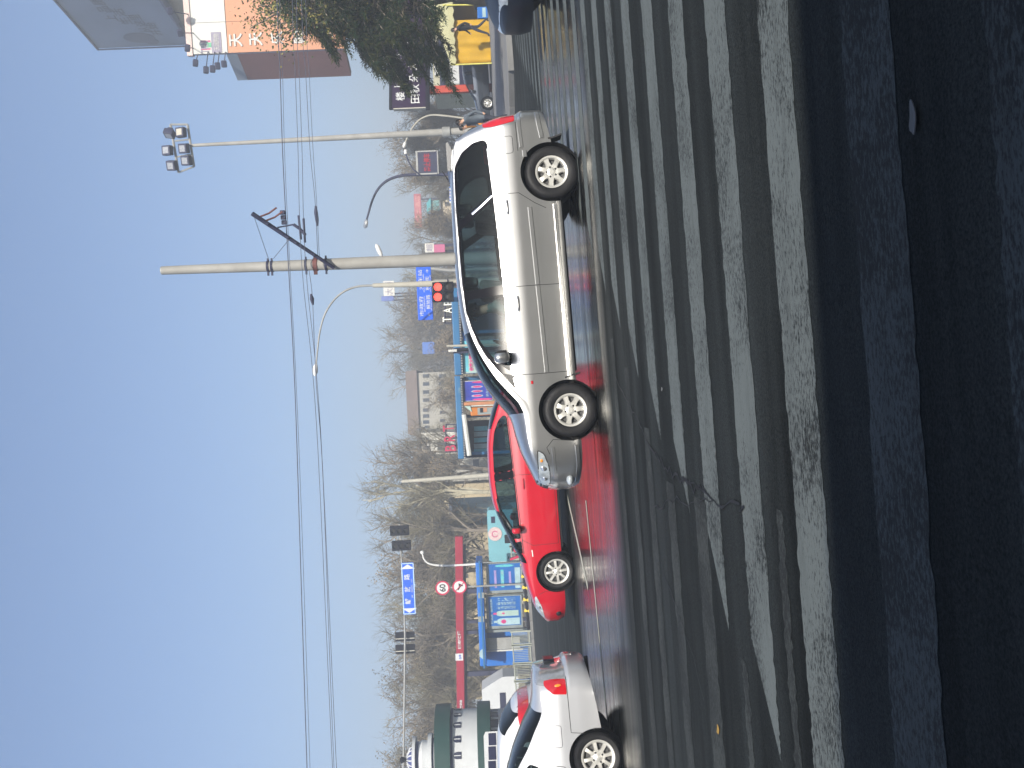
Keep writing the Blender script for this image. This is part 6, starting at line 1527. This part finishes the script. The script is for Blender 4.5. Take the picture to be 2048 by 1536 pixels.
# ------------------------------------------------------------------ people
M_JBLK = mat('black jacket', (0.018, 0.018, 0.02), 0.85, 0, 0.15, 20); M_TRS = mat('dark trousers', (0.03, 0.032, 0.045), 0.9, 0, 0.15, 20); M_ORJ = mat('orange jacket', (0.62, 0.25, 0.05), 0.85); M_GRJ = mat('grey anorak', (0.10, 0.12, 0.14), 0.85)
def walker(foot_pt, label, rot, stride=0.32, jac=M_JBLK, trs=M_TRS, h=1.70, lean=0.06):
    k = h / 1.72; S = stride
    J = [((0, 0, 0.95), (0.15, 0.11)), ((0.015, 0, 1.15), (0.145, 0.11)), ((0.03 + lean * 0.3, 0, 1.38), (0.175, 0.115)), ((0.035 + lean * 0.6, 0, 1.47), 0.058), ((0.06 + lean, 0, 1.55), (0.074, 0.07)), ((0.065 + lean, 0, 1.62), (0.086, 0.078)), ((0.06 + lean, 0, 1.69), 0.05),
         ((0, 0.095, 0.88), 0.10), ((S * 0.62, 0.10, 0.50), 0.066), ((S, 0.10, 0.10), 0.046), ((S + 0.13, 0.10, 0.035), (0.04, 0.03)),
         ((0, -0.095, 0.88), 0.10), ((-S * 0.10, -0.10, 0.50), 0.066), ((-S, -0.10, 0.13), 0.046), ((-S + 0.11, -0.10, 0.045), (0.04, 0.03)),
         ((0.03, 0.20, 1.36), 0.06), ((-0.10, 0.25, 1.10), 0.05), ((-0.02, 0.24, 0.88), 0.040), ((0.02, 0.235, 0.79), (0.034, 0.026)),
         ((0.03, -0.20, 1.36), 0.06), ((0.04, -0.25, 1.09), 0.05), ((0.20, -0.24, 0.90), 0.040), ((0.26, -0.235, 0.83), (0.034, 0.026))]
    J = [((x * k, y * k, z * k), (r[0] * k, r[1] * k) if isinstance(r, tuple) else r * k) for (x, y, z), r in J]
    E = [(0, 1), (1, 2), (2, 3), (3, 4), (4, 5), (5, 6), (0, 7), (7, 8), (8, 9), (9, 10), (0, 11), (11, 12), (12, 13), (13, 14), (2, 15), (15, 16), (16, 17), (17, 18), (2, 19), (19, 20), (20, 21), (21, 22)]
    def which(c):
        if c.z > 1.475 * k: return 2
        if c.z < 0.09 * k: return 3
        if abs(c.y) > 0.19 * k and c.z < 0.87 * k: return 2
        return 0 if c.z > 0.86 * k else 1
    o = skin_figure('person', J, E, (which, [jac, trs, M_SKIN, M_BLK]), None, foot_pt, rot, 1)
    face_bits(o, ((0.065 + lean) * k, 0, 1.60 * k), 0.0, k=k)
    return tag(o, label, 'person')
Y = 44.6
p = foot(983, 52, Y); walker(p + Vector((0, 0, 0.13)), 'person in black striding past the yellow tarpaulin wall', math.pi, 0.36, h=1.76)
p = foot(1000, 235, 30.5); walker(Vector((p.x, 30.5, p.z + 0.02)), 'person with black hair in a dark coat with pale straps, nearest the red tail lamp', R(200), 0.15, M_GRJ, h=1.72)
p = foot(1000, 246, 33.0); walker(Vector((p.x, 33.0, p.z + 0.02)), 'person in an orange jacket behind the tail of the silver people carrier', R(170), 0.12, M_ORJ, h=1.66)
p = foot(1000, 267, 36.0); walker(Vector((p.x, 36.0, p.z + 0.02)), 'person in black standing by the foot of the floodlight mast', R(215), 0.1, M_JBLK, h=1.72)
# ------------------------------------------------------------------ buildings far behind
M_PALE = mat('pale plaster', (0.31, 0.30, 0.265), 0.85, 0, 0.08, 0.5, dirt=0.2, dirtcol=(0.25, 0.22, 0.18)); M_PALE2 = mat('white plaster', (0.56, 0.55, 0.50), 0.85, 0, 0.05, 0.5)
M_TILE = mat('brown roof tiles', (0.16, 0.125, 0.105), 0.9, 0, 0.15, 1.5, 0.5, 5); M_TILE2 = mat('grey roof', (0.22, 0.23, 0.25), 0.9, 0, 0.12, 1); M_TAN = mat('tan rendered wall', (0.40, 0.34, 0.225), 0.9, 0, 0.14, 0.5, dirt=0.4, dirtcol=(0.32, 0.25, 0.17))
M_WIN = mat('far window', (0.05, 0.06, 0.08), 0.2, 0, 0.2, 2)
def house(label, Y, py0, py1, px_eave, px_ridge, m, roofm, windows, depth=10, name='house', px_base=1010, hip=0.0, over=0.3, group=None, cat='building'):
    g = foot(px_base, (py0 + py1) / 2, Y); o = thing(name, label, cat, g, group)
    c, w, h = rect(px_eave, px_base, py0, py1, Y); zb = g.z - 0.3; ze = at(px_eave, (py0 + py1) / 2, Y).z
    MB().box((c.x, Y + depth / 2, (zb + ze) / 2), (w, depth, ze - zb)).build('wall', m, o)
    if px_ridge is not None:
        zr = at(px_ridge, (py0 + py1) / 2, Y).z; x0, x1 = c.x - w / 2 - over, c.x + w / 2 + over; ya, yb = Y - over, Y + depth + over; ym = (ya + yb) / 2; hp = hip * w
        b = MB(); b._add([(x0, ya, ze), (x1, ya, ze), (x1, yb, ze), (x0, yb, ze), (x0 + hp, ym, zr), (x1 - hp, ym, zr)], [(0, 1, 5, 4), (2, 3, 4, 5), (1, 2, 5), (3, 0, 4), (0, 3, 2, 1)]); b.build('roof', roofm, o)
    else: MB().box((c.x, Y + depth / 2, ze + 0.12), (w + 0.5, depth + 0.5, 0.24)).build('roof', roofm, o)
    for px0, px1, a, b_ in windows:
        cc, ww, hh = rect(px0, px1, a, b_, Y); f = MB().box(cc + Vector((0, -0.02, 0)), (ww, 0.08, hh)).build('window', M_WIN, o)
        MB().box(cc + Vector((0, -0.07, 0)), (0.07, 0.04, hh)).build('glazing_bar', M_PALE2, f)
        MB().box(cc + Vector((0, -0.08, -hh / 2 - 0.05)), (ww * 1.1, 0.12, 0.1)).build('sill', M_PALE2, f)
    return o
W1 = [(846, 858, y - 3.5, y + 3.5) for y in (752, 768, 784, 800, 820, 832, 844)] + [(878, 892, y - 3.5, y + 3.5) for y in (752, 768, 784, 800)] + [(850, 859, 851, 857), (880, 890, 822, 828), (880, 890, 838, 844)]
house('long pale house with a brown tiled roof above the long blue shelter roof', 108, 742, 862, 836, 806, M_PALE, M_TILE, W1, 9)
house('white gable ended house beside the dull red roof letters', 98, 862, 925, 840, 828, M_PALE2, M_TILE2, [(846, 858, 892, 900), (875, 892, 884, 900)], 8)
house('pale house with barred windows seen between the shelter and the cream column', 92, 915, 962, 842, 820, M_PALE, M_TILE, [(846, 860, 920, 926), (846, 860, 930, 936), (946, 958, 918, 942)], 8)
house('tan low block behind the bare trees above the blue shelter roof', 88, 1062, 1262, 858, None, M_TAN, M_TILE2, [(880, 896, y - 4, y + 4) for y in range(1080, 1256, 24)] + [(918, 936, y - 4, y + 4) for y in range(1080, 1256, 24)], 10)
house('tan low block behind the bare trees above the white van', 84, 1266, 1400, 850, None, M_TAN, M_TILE2, [(872, 890, y - 4, y + 4) for y in range(1280, 1396, 24)] + [(915, 934, y - 4, y + 4) for y in range(1280, 1396, 24)], 10)
house('tan house behind the bare forked tree', 96, 968, 1058, 846, 834, M_TAN, M_TILE, [(872, 888, y - 4, y + 4) for y in (985, 1005, 1025, 1045)], 9)
house('small blue grey house among the bare trees', 80, 1008, 1050, 905, 895, mat('blue grey wall', (0.16, 0.27, 0.33), 0.8), M_TILE2, [(915, 925, 1014, 1022)], 5)
house('small cream hut by the rows of blue flags', 100, 398, 436, 882, 876, mat('cream hut wall', (0.56, 0.49, 0.38), 0.8), M_TILE2, [(890, 900, 404, 412)], 6)
house('teal roofed shed among the brown trees, nearer the floodlight mast', 112, 398, 418, 862, 850, mat('teal wall', (0.14, 0.33, 0.34), 0.7), mat('teal sheet roof', (0.10, 0.36, 0.36), 0.6), [], 6)
house('blue sheet walled shed among the brown trees, nearer the trolley pole', 112, 424, 440, 862, 850, mat('blue wall', (0.06, 0.18, 0.42), 0.7), mat('blue sheet roof', (0.05, 0.22, 0.46), 0.6), [(868, 874, 428, 433)], 6)
# rooftop letters and boards in the haze
def board(name, label, px0, px1, py0, py1, Y, m, post=True, words=None, wm=M_SIGNW):
    c, w, h = rect(px0, px1, py0, py1, Y); o = thing(name, label, 'sign board', Vector((c.x, Y, gz(c.x))))
    MB().box(c, (w, 0.25, h), bev=0.02).build('board', m, o)
    if post:
        for s_ in (-0.35, 0.35): MB().box(Vector((c.x + s_ * w, Y + 0.2, (gz(c.x) + c.z) / 2)), (0.16, 0.16, c.z - gz(c.x))).build('board_post', M_IRON, o)
    if words: text(words, 1, wm, o, c + Vector((0, -0.14, 0)), width=w * 0.86, height=h * 0.7, bold=0.01)
    return o
board('roof_sign', 'row of dull red rooftop characters above the brown trees', 829, 843, 388, 456, 125, mat('faded red board', (0.36, 0.10, 0.12), 0.7), words='东方大酒店', wm=mat('faded pink letters', (0.55, 0.28, 0.25), 0.6))
board('roof_sign', 'white board with dark characters high behind the signal pole', 767, 789, 562, 592, 118, M_PALE2, words='大药', wm=M_PURP)
board('roof_sign', 'blue lozenge board with a red edge high behind the signal pole', 763, 788, 592, 602, 120, mat('faded blue board', (0.10, 0.14, 0.36), 0.6))
board('roof_sign', 'small faded blue board among the hazy trees', 845, 869, 684, 708, 110, mat('hazy blue board', (0.07, 0.15, 0.42), 0.6))
board('shop_sign', 'white and orange shop sign over a pink one beside the trolley pole', 850, 868, 487, 505, 90, M_PALE2, words='超', wm=M_PURP)
board('shop_sign', 'dull pink shop sign under the white and orange one', 868, 890, 489, 505, 90, mat('dull pink board', (0.42, 0.10, 0.20), 0.6))
board('direction_sign', 'narrow pale direction sign beside the grey green post', 897, 914, 699, 704, 44.5, M_PALE2, words='站')
# row of blue topped flags of the far kerb
for i in range(5):
    py = 378 + 6.5 * i; Y = 72.0; c, w, h = rect(899, 908, py - 2.2, py + 2.2, Y)
    o = thing('kerb_marker', ('small blue and white marker nearest the red dot display', 'second blue and white marker from the red dot display', 'middle blue and white marker of the row of five', 'fourth blue and white marker from the red dot display', 'last blue and white marker, nearest the cream hut')[i], 'marker post', Vector((c.x, Y, gz(c.x))), 'blue and white markers along the far kerb')
    MB().box(c, (w, 0.06, h)).build('marker_plate', M_SIGNW, o); MB().box(c + Vector((w * 0.7, 0, 0)), (w * 0.5, 0.07, h)).build('marker_edge', M_BLUE, o); MB().tube([Vector((c.x, Y + .05, gz(c.x))), c + Vector((0, .05, 0))], 0.03, 6).build('marker_post', M_GALV, o)
# low hill closing the view
M_HILL = mat('wooded winter hill', (0.14, 0.115, 0.09), 1.0, 0, 0.3, 0.05, 0.5, 0.4)
b = MB(); Yh = 330.0; nx, ny = 60, 8; rh = random.Random(3)
for j in range(ny + 1):
    for i in range(nx + 1):
        py = -400 + 2700 * i / nx; x = at(900, py, Yh).x; v = math.exp(-((py - 760) / 330.0) ** 2)
        z = gz(x) - 4 + (6 + 34 * v + rh.uniform(-1.2, 1.2)) * math.sin(math.pi * 0.5 * min(1, j / (ny * 0.75)))
        b.v.append((x, Yh + j * 16, z))
for j in range(ny):
    for i in range(nx): a = j * (nx + 1) + i; b.f.append((a, a + nx + 1, a + nx + 2, a + 1)); b.mi.append(0)
tag(b.build('hill', M_HILL, smooth=True), kind='structure')

# ------------------------------------------------------------------ trees
M_BARK = mat('grey winter bark', (0.17, 0.145, 0.115), 0.95, 0, 0.25, 4, 0.5, 20); M_TWIG = mat('brown twigs', (0.15, 0.128, 0.103), 0.95, 0, 0.3, 0.8); M_TWIG2 = mat('olive twigs', (0.155, 0.138, 0.09), 0.95, 0, 0.3, 0.8); M_BARKP = mat('pale bark', (0.36, 0.33, 0.24), 0.9, 0, 0.2, 3)
M_DRYL = mat('dry clinging leaves', (0.20, 0.15, 0.085), 0.9, 0, 0.35, 0.7)
def grow(seed, height, levels=4, spread=0.55, trunk_r=0.16, first=0.40, up=0.35):
    """limbs as tubes, and the tips where the fine twigs start"""
    r = random.Random(seed); limbs, tips = [], []
    def go(p, d, L, rad, lv):
        pts = [p]; q = p; dd = d.copy(); n = 5 if lv == 0 else 4
        for i in range(n):
            dd = (dd + Vector((r.uniform(-1, 1), r.uniform(-1, 1), r.uniform(-0.5, 0.9) * up)) * (0.10 + 0.10 * lv)).normalized()
            q = q + dd * (L / n); pts.append(q)
        limbs.append((pts, rad, rad * (0.62 if lv else 0.55), lv))
        if lv >= levels - 1:
            tips.append((pts, dd)); return
        k = r.randint(3, 5) if lv else r.randint(5, 7)
        for i in range(k):
            f = (first + (1 - first) * (i + r.random()) / k) if lv == 0 else (0.3 + 0.7 * (i + r.random()) / k)
            f = min(f, 0.99); idx = f * n; a = pts[int(idx)].lerp(pts[min(int(idx) + 1, n)], idx % 1)
            ang = r.uniform(0, 2 * math.pi); s = spread * r.uniform(0.7, 1.3)
            ax = dd.orthogonal().normalized(); ax = (Matrix.Rotation(ang, 3, dd) @ ax)
            nd = (dd * math.cos(s) + ax * math.sin(s)).normalized(); nd = (nd + Vector((0, 0, 0.25))).normalized()
            go(a, nd, L * r.uniform(0.48, 0.70) * (1.0 if lv else 1.05 - 0.35 * f), rad * 0.52, lv + 1)
        go(q, (dd + Vector((r.uniform(-.3, .3), r.uniform(-.3, .3), 0.2))).normalized(), L * 0.6, rad * 0.58, lv + 1)
    go(Vector((0, 0, -0.2)), Vector((r.uniform(-.06, .06), r.uniform(-.06, .06), 1)).normalized(), height * 0.42, trunk_r, 0)
    return limbs, tips
def bare_tree(name, seed, height, m_b, m_t, leaves=0, levels=4, twig_n=8, twig_l=0.95, tw=0.011, **kw):
    limbs, tips = grow(seed, height, levels, **kw); r = random.Random(seed + 99)
    root = bpy.data.objects.new(name, None); COL.objects.link(root)
    b = MB()
    for pts, r0, r1, lv in limbs:
        n = len(pts); b.tube(pts, [r0 + (r1 - r0) * i / (n - 1) for i in range(n)], 7 if lv == 0 else 5 if lv == 1 else 3, cap=False)
    zmax = max(v[2] for v in b.v); b.build('trunk', m_b, root, smooth=True, local=True)
    c = MB(); lf = []
    def sliver(p, q, w):
        d = (q - p); s = d.orthogonal().normalized() * w; s = Matrix.Rotation(r.uniform(0, 6.28), 3, d.normalized()) @ s
        c._add([p - s, p + s, q + s * 0.3, q - s * 0.3], [(0, 1, 2, 3)])
    for pts, dd in tips:
        for _ in range(twig_n):
            f = r.random(); i = f * (len(pts) - 1); p = pts[int(i)].lerp(pts[min(int(i) + 1, len(pts) - 1)], i % 1)
            d = (dd * 0.6 + Vector((r.uniform(-1, 1), r.uniform(-1, 1), r.uniform(-0.5, 1)))).normalized(); L = twig_l * r.uniform(0.5, 1.2)
            q = p + d * L; sliver(p, q, tw)
            for _ in range(3):
                p2 = p.lerp(q, r.uniform(0.2, 0.95)); d2 = (d + Vector((r.uniform(-1, 1), r.uniform(-1, 1), r.uniform(-0.6, 0.9))) * 0.9).normalized(); q2 = p2 + d2 * L * r.uniform(0.3, 0.6)
                sliver(p2, q2, tw * 0.7)
                if leaves and r.random() < leaves: lf.append(q2)
    zmax = max(zmax, max(v[2] for v in c.v)); c.build('crown', m_t, root, local=True)
    if lf:
        g = MB()
        for p in lf:
            for _ in range(2):
                s = Vector((r.uniform(-1, 1), r.uniform(-1, 1), r.uniform(-1, 1))).normalized() * 0.055; t = s.orthogonal().normalized() * 0.04
                q = p + Vector((r.uniform(-.12, .12), r.uniform(-.12, .12), r.uniform(-.12, .12))); g._add([q - s, q + t, q + s, q - t], [(0, 1, 2, 3)])
        o = g.build('dry_leaves', M_DRYL, root, local=True); o['kind'] = 'stuff'
    root['_h'] = zmax
    return root
PROT = [bare_tree('bare_tree', 11, 11, M_BARK, M_TWIG, 0.10), bare_tree('bare_tree', 23, 11, M_BARK, M_TWIG2, 0.0, spread=0.62), bare_tree('bare_tree', 37, 11, M_BARKP, M_TWIG2, 0.0, spread=0.5, first=0.35), bare_tree('bare_tree', 52, 9, M_BARK, M_TWIG, 0.45, spread=0.7, twig_n=11)]
used = [False] * len(PROT); rt = random.Random(8)
def plant(k, py, top, Y, label, wide=1.0, group='bare winter trees across the street', base_px=1015, lat=0.0):
    g = foot(base_px, py, Y); h = at(top, py, Y).z - g.z; pr = PROT[k]
    o = copy_tree(pr) if used[k] else pr; used[k] = True
    s = h / pr['_h']; o.location = g; o.rotation_euler = (0, 0, rt.uniform(0, 6.28)); o.scale = (s * wide, s * wide, s)
    return tag(o, label, 'tree', group)
plant(0, 222, 775, 74, 'bare brown tree behind the end of the plum name board')
plant(3, 243, 800, 84, 'low russet tree behind the red tail lamp')
plant(3, 292, 752, 80, 'russet tree close behind the floodlight mast')
plant(0, 318, 765, 84, 'bare tree behind the red dot display, nearer the mast', 1.1)
plant(3, 345, 772, 86, 'russet tree behind the red dot display, nearer its post')
plant(1, 368, 778, 92, 'thin olive tree under the lamp head of the dark bent street lamp', 0.9)
plant(0, 408, 818, 128, 'small hazy tree behind the row of red rooftop characters', 1.2)
plant(3, 450, 800, 96, 'russet tree between the blue shed and the trolley pole', 1.1)
plant(1, 470, 798, 100, 'olive tree beside the white and orange shop sign', 1.1)
plant(0, 500, 812, 98, 'bare tree hard against the trolley pole', 1.0)
plant(2, 545, 782, 100, 'pale barked tree behind the blue route sign, nearer the trolley pole', 1.2)
plant(0, 578, 790, 102, 'bare tree behind the signal pole', 1.2)
plant(3, 612, 775, 108, 'russet tree behind the end of the blue route sign', 1.3)
plant(0, 640, 752, 125, 'hazy bare tree beyond the end of the blue route sign', 1.25)
plant(1, 672, 742, 130, 'tall hazy olive tree above the white roof letters', 1.2)
plant(0, 706, 745, 135, 'tall hazy tree beside the small faded blue board', 1.2)
plant(1, 745, 762, 140, 'hazy olive tree rising behind the brown tiled roof', 1.2)
plant(3, 690, 850, 92, 'low russet tree before the small faded blue board', 1.5)
plant(3, 780, 862, 88, 'low russet tree before the long pale house', 1.4)
plant(1, 828, 862, 90, 'low olive tree before the windows of the long pale house', 1.3)
plant(1, 764, 838, 96, 'olive tree before the end of the long pale house, nearer the small faded blue board', 1.2)
plant(0, 806, 828, 97, 'bare tree before the middle of the long pale house', 1.1)
plant(1, 905, 742, 86, 'bare olive tree leaning over the white gable ended house', 0.9)
plant(0, 942, 700, 78, 'tall bare tree behind the cream column', 1.05)
plant(2, 985, 694, 74, 'tall pale barked tree with a fork, next to the cream column', 1.0)
plant(0, 1020, 715, 76, 'bare tree behind the small blue grey house', 1.0)
plant(1, 1055, 712, 72, 'olive tree behind the free tip of the gantry arm', 1.0)
plant(0, 1095, 722, 74, 'bare tree behind the two facing signals', 1.0)
plant(3, 1130, 735, 76, 'russet tree behind the blue street name sign, at its arrow nearer the signals', 1.2)
plant(1, 1165, 738, 76, 'olive tree behind the middle of the blue street name sign', 1.1)
plant(2, 1205, 730, 78, 'pale barked tree behind the far arrow of the blue street name sign', 1.0)
plant(0, 1240, 745, 74, 'bare tree between the blue street name sign and the two signal backs', 1.1)
plant(1, 1280, 735, 76, 'olive tree behind the two signal backs', 1.0)
plant(3, 1318, 750, 74, 'russet tree just beyond the two signal backs', 1.1)
plant(0, 1352, 742, 72, 'bare tree above the cream white van', 1.0)
plant(1, 1395, 748, 70, 'olive tree behind the edge of the green banded kiosk', 1.1)
plant(0, 1435, 742, 70, 'bare tree above the green roof band of the kiosk', 1.0)
plant(3, 1475, 755, 72, 'russet tree behind the dome of the kiosk', 1.1)
plant(1, 1520, 748, 70, 'olive tree behind the kiosk at the edge of view', 1.1)
plant(0, 1570, 742, 70, 'bare tree beyond the kiosk, mostly out of view', 1.1)
# undergrowth: a mass of twigs no one could count
def thicket(name, label, py0, py1, Y, top, n, seed, m, cat='bushes', leaf=0):
    r = random.Random(seed); b = MB()
    for _ in range(n):
        py = r.uniform(py0, py1); yy = Y + r.uniform(-3, 6); g = foot(1010, py, yy); h = (at(top, py, yy).z - g.z) * r.uniform(0.35, 1.0) * (0.75 + 0.25 * math.sin(py * 0.09 + seed))
        z0 = g.z + h * r.uniform(0, 0.75); p = Vector((g.x, yy, z0)); d = Vector((r.uniform(-1, 1), r.uniform(-1, 1), r.uniform(0.1, 1.4))).normalized(); L = r.uniform(0.5, 1.3)
        s = d.orthogonal().normalized(); s = Matrix.Rotation(r.uniform(0, 6.28), 3, d) @ s * (0.05 if r.random() < leaf else 0.02); q = p + d * L
        b._add([p - s, p + s, q + s * 0.4, q - s * 0.4], [(0, 1, 2, 3)])
    o = b.build(name, m); return tag(o, label, cat, kind='stuff')
thicket('undergrowth', 'brown winter undergrowth below the trees around the red dot display', 215, 420, 78, 862, 1500, 1, M_TWIG, leaf=0.2)
thicket('undergrowth', 'brown winter undergrowth between the trolley pole and the small faded blue board', 430, 740, 90, 862, 2000, 2, M_TWIG, leaf=0.25)
thicket('undergrowth', 'olive winter undergrowth before the long pale house', 740, 960, 82, 875, 1000, 3, M_TWIG2, leaf=0.3)
thicket('undergrowth', 'olive winter undergrowth behind the bus shelter under the red beam', 960, 1560, 68, 905, 900, 4, M_TWIG2, leaf=0.1)

# evergreen and the half bare tree over the name board
M_BARKD = mat('dark cedar bark', (0.05, 0.042, 0.034), 0.95, 0, 0.3, 4, 0.5, 20); M_NEED = mat('cedar needles', (0.011, 0.024, 0.010), 0.8, 0, 0.45, 0.9, spec=0.05); M_NEED2 = mat('cedar needles old', (0.040, 0.043, 0.013), 0.8, 0, 0.4, 0.9, spec=0.05); M_YLEAF = mat('yellowed leaves', (0.20, 0.175, 0.05), 0.75, 0, 0.4, 1.2); M_GLEAF = mat('dull green leaves', (0.055, 0.075, 0.03), 0.75, 0, 0.4, 1.2)
Y = 30.5; tb = foot(1000, -22, Y); top = at(470, 30, Y).z; r = random.Random(77)
ct = thing('cedar_tree', 'dark drooping evergreen in front of the orange billboard and plum name board', 'tree', tb)
H_ = (at(560, 20, Y).z - tb.z)
MB().tube([tb + Vector((0, 0, -0.2)), tb + Vector((0.1, 0, H_ * 0.5)), tb + Vector((0, 0, H_))], [0.22, 0.14, 0.03], 10).build('trunk', M_BARKD, ct, smooth=True)
br, nd, nd2 = MB(), MB(), MB()
for i in range(190):
    f = (i + r.random()) / 190; z = tb.z + 2.25 + (H_ - 2.25) * f; an = r.uniform(0, 2 * math.pi); L = (0.84 if f < 0.3 else 1.0) * (3.05 * (1 - f) ** 0.6 + 0.55) * r.uniform(0.7, 1.08)
    d = Vector((math.cos(an), math.sin(an), 0)); p0 = Vector((tb.x, tb.y, z)); pts = [p0 + d * L * t + Vector((0, 0, 0.45 * L * t * (0.5 - t) - 0.02)) for t in (0, 0.25, 0.5, 0.75, 1.0)]
    br.tube(pts, [0.04, 0.032, 0.024, 0.016, 0.006], 4, cap=False)
    for k in range(int(42 * L)):
        t = 0.15 + 0.85 * math.sqrt(r.random()); j = t * 4; p = pts[int(min(j, 3.99))].lerp(pts[min(int(j) + 1, 4)], j % 1)
        side = Vector((-d.y, d.x, 0)) * r.choice((-1, 1)); dd = (d * r.uniform(0.3, 1.0) + side * r.uniform(0.0, 0.9) + Vector((0, 0, r.uniform(-0.75, 0.12)))).normalized(); l = r.uniform(0.22, 0.6) * (0.6 + 0.5 * (1 - t)) + 0.1
        q = p + dd * l
        g = nd if r.random() < 0.72 else nd2
        for h in range(4):
            a = p.lerp(q, h / 4); nn = (dd * 0.8 + Vector((r.uniform(-1, 1), r.uniform(-1, 1), r.uniform(-1, 1))) * 0.7).normalized(); s = dd.orthogonal().normalized(); s = Matrix.Rotation(r.uniform(0, 6.28), 3, dd) @ s * 0.018
            e = a + nn * 0.14; g._add([a - s, a + s, e + s * 0.2, e - s * 0.2], [(0, 1, 2, 3)])
br.build('limbs', M_BARK, ct, smooth=True)
nd.build('crown', M_NEED, ct); nd2.build('crown', M_NEED2, ct)
# broad leaved tree
Y = 31.5; tb = foot(1000, 2, Y); H_ = at(440, 10, Y).z - tb.z
lt = thing('leafy_tree', 'tall tree with sparse yellow green leaves in front of the orange billboard', 'tree', tb)
limbs, tips = grow(5, H_ * 1.0, 4, spread=0.62, trunk_r=0.17, first=0.35); zt = max(p.z for l in limbs for p in l[0]); k = H_ / (zt + 0.4)
b = MB()
for pts, r0, r1, lv in limbs:
    n = len(pts); b.tube([tb + p * k for p in pts], [(r0 + (r1 - r0) * i / (n - 1)) * k for i in range(n)], 8 if lv == 0 else 4, cap=False)
b.build('trunk', M_BARK, lt, smooth=True)
g1, g2 = MB(), MB()
for pts, dd in tips:
    for _ in range(170):
        i = r.random() * (len(pts) - 1); p = tb + pts[int(i)].lerp(pts[min(int(i) + 1, len(pts) - 1)], i % 1) * k + Vector((r.gauss(0, 0.28), r.gauss(0, 0.28), r.gauss(0, 0.28)))
        s = Vector((r.uniform(-1, 1), r.uniform(-1, 1), r.uniform(-1, 1))).normalized() * r.uniform(0.038, 0.064); t = Matrix.Rotation(r.uniform(0, 6), 3, s.normalized()) @ s.orthogonal().normalized() * 0.035
        (g1 if r.random() < 0.4 else g2)._add([p - s, p + t, p + s, p - t], [(0, 1, 2, 3)])
g1.build('crown', M_YLEAF, lt); g2.build('crown', M_GLEAF, lt)

# ------------------------------------------------------------------ unseen row of shops added behind the viewer to shade the near stripes
sb = thing('added_shop_row', 'unseen brick shop row added behind the viewer to shade the near stripes', 'building', (0, -9, 0))
edge_y, wall_y = 3.60, -5.2
ht = (edge_y - wall_y) * math.tan(SUN_EL) / math.cos(SUN_AZ)
MB().box((0, wall_y - 4, ht / 2 - 0.5), (64, 8, ht + 1.0), ry=-math.atan(SLOPE) * 0).build('wall', mat('grey brown brick', (0.10, 0.085, 0.07), 0.9, 0, 0.2, 2, 0.4, 8), sb)
for i in range(12):
    x = -25 + 4.6 * i; MB().box((x, wall_y + 0.03, 2.0), (3.2, 0.08, 2.2)).build('shop_window', M_KD, sb); MB().box((x, wall_y + 0.1, 3.5), (3.6, 0.2, 0.6)).build('shop_fascia', (M_SHB2, M_SIGNR, M_KG)[i % 3], sb)
slab('pavement', [(-60, -6.5), (-60, -20), (60, -20), (60, -6.5)][::1], 0.12, M_PAVE)

# ------------------------------------------------------------------ the winter air
hz = MB().box((0, 195, 14), (560, 560, 54)).build('haze', bpy.data.materials.new('haze air'))
tag(hz, kind='stuff')
hm = hz.data.materials[0]; hm.use_nodes = True; n, l = nt(hm); n.clear(); o = n.new('ShaderNodeOutputMaterial'); v = n.new('ShaderNodeVolumePrincipled')
v.inputs['Color'].default_value = (0.86, 0.93, 1.0, 1); v.inputs['Density'].default_value = 0.0038; v.inputs['Anisotropy'].default_value = 0.1
l.new(v.outputs[0], o.inputs['Volume'])
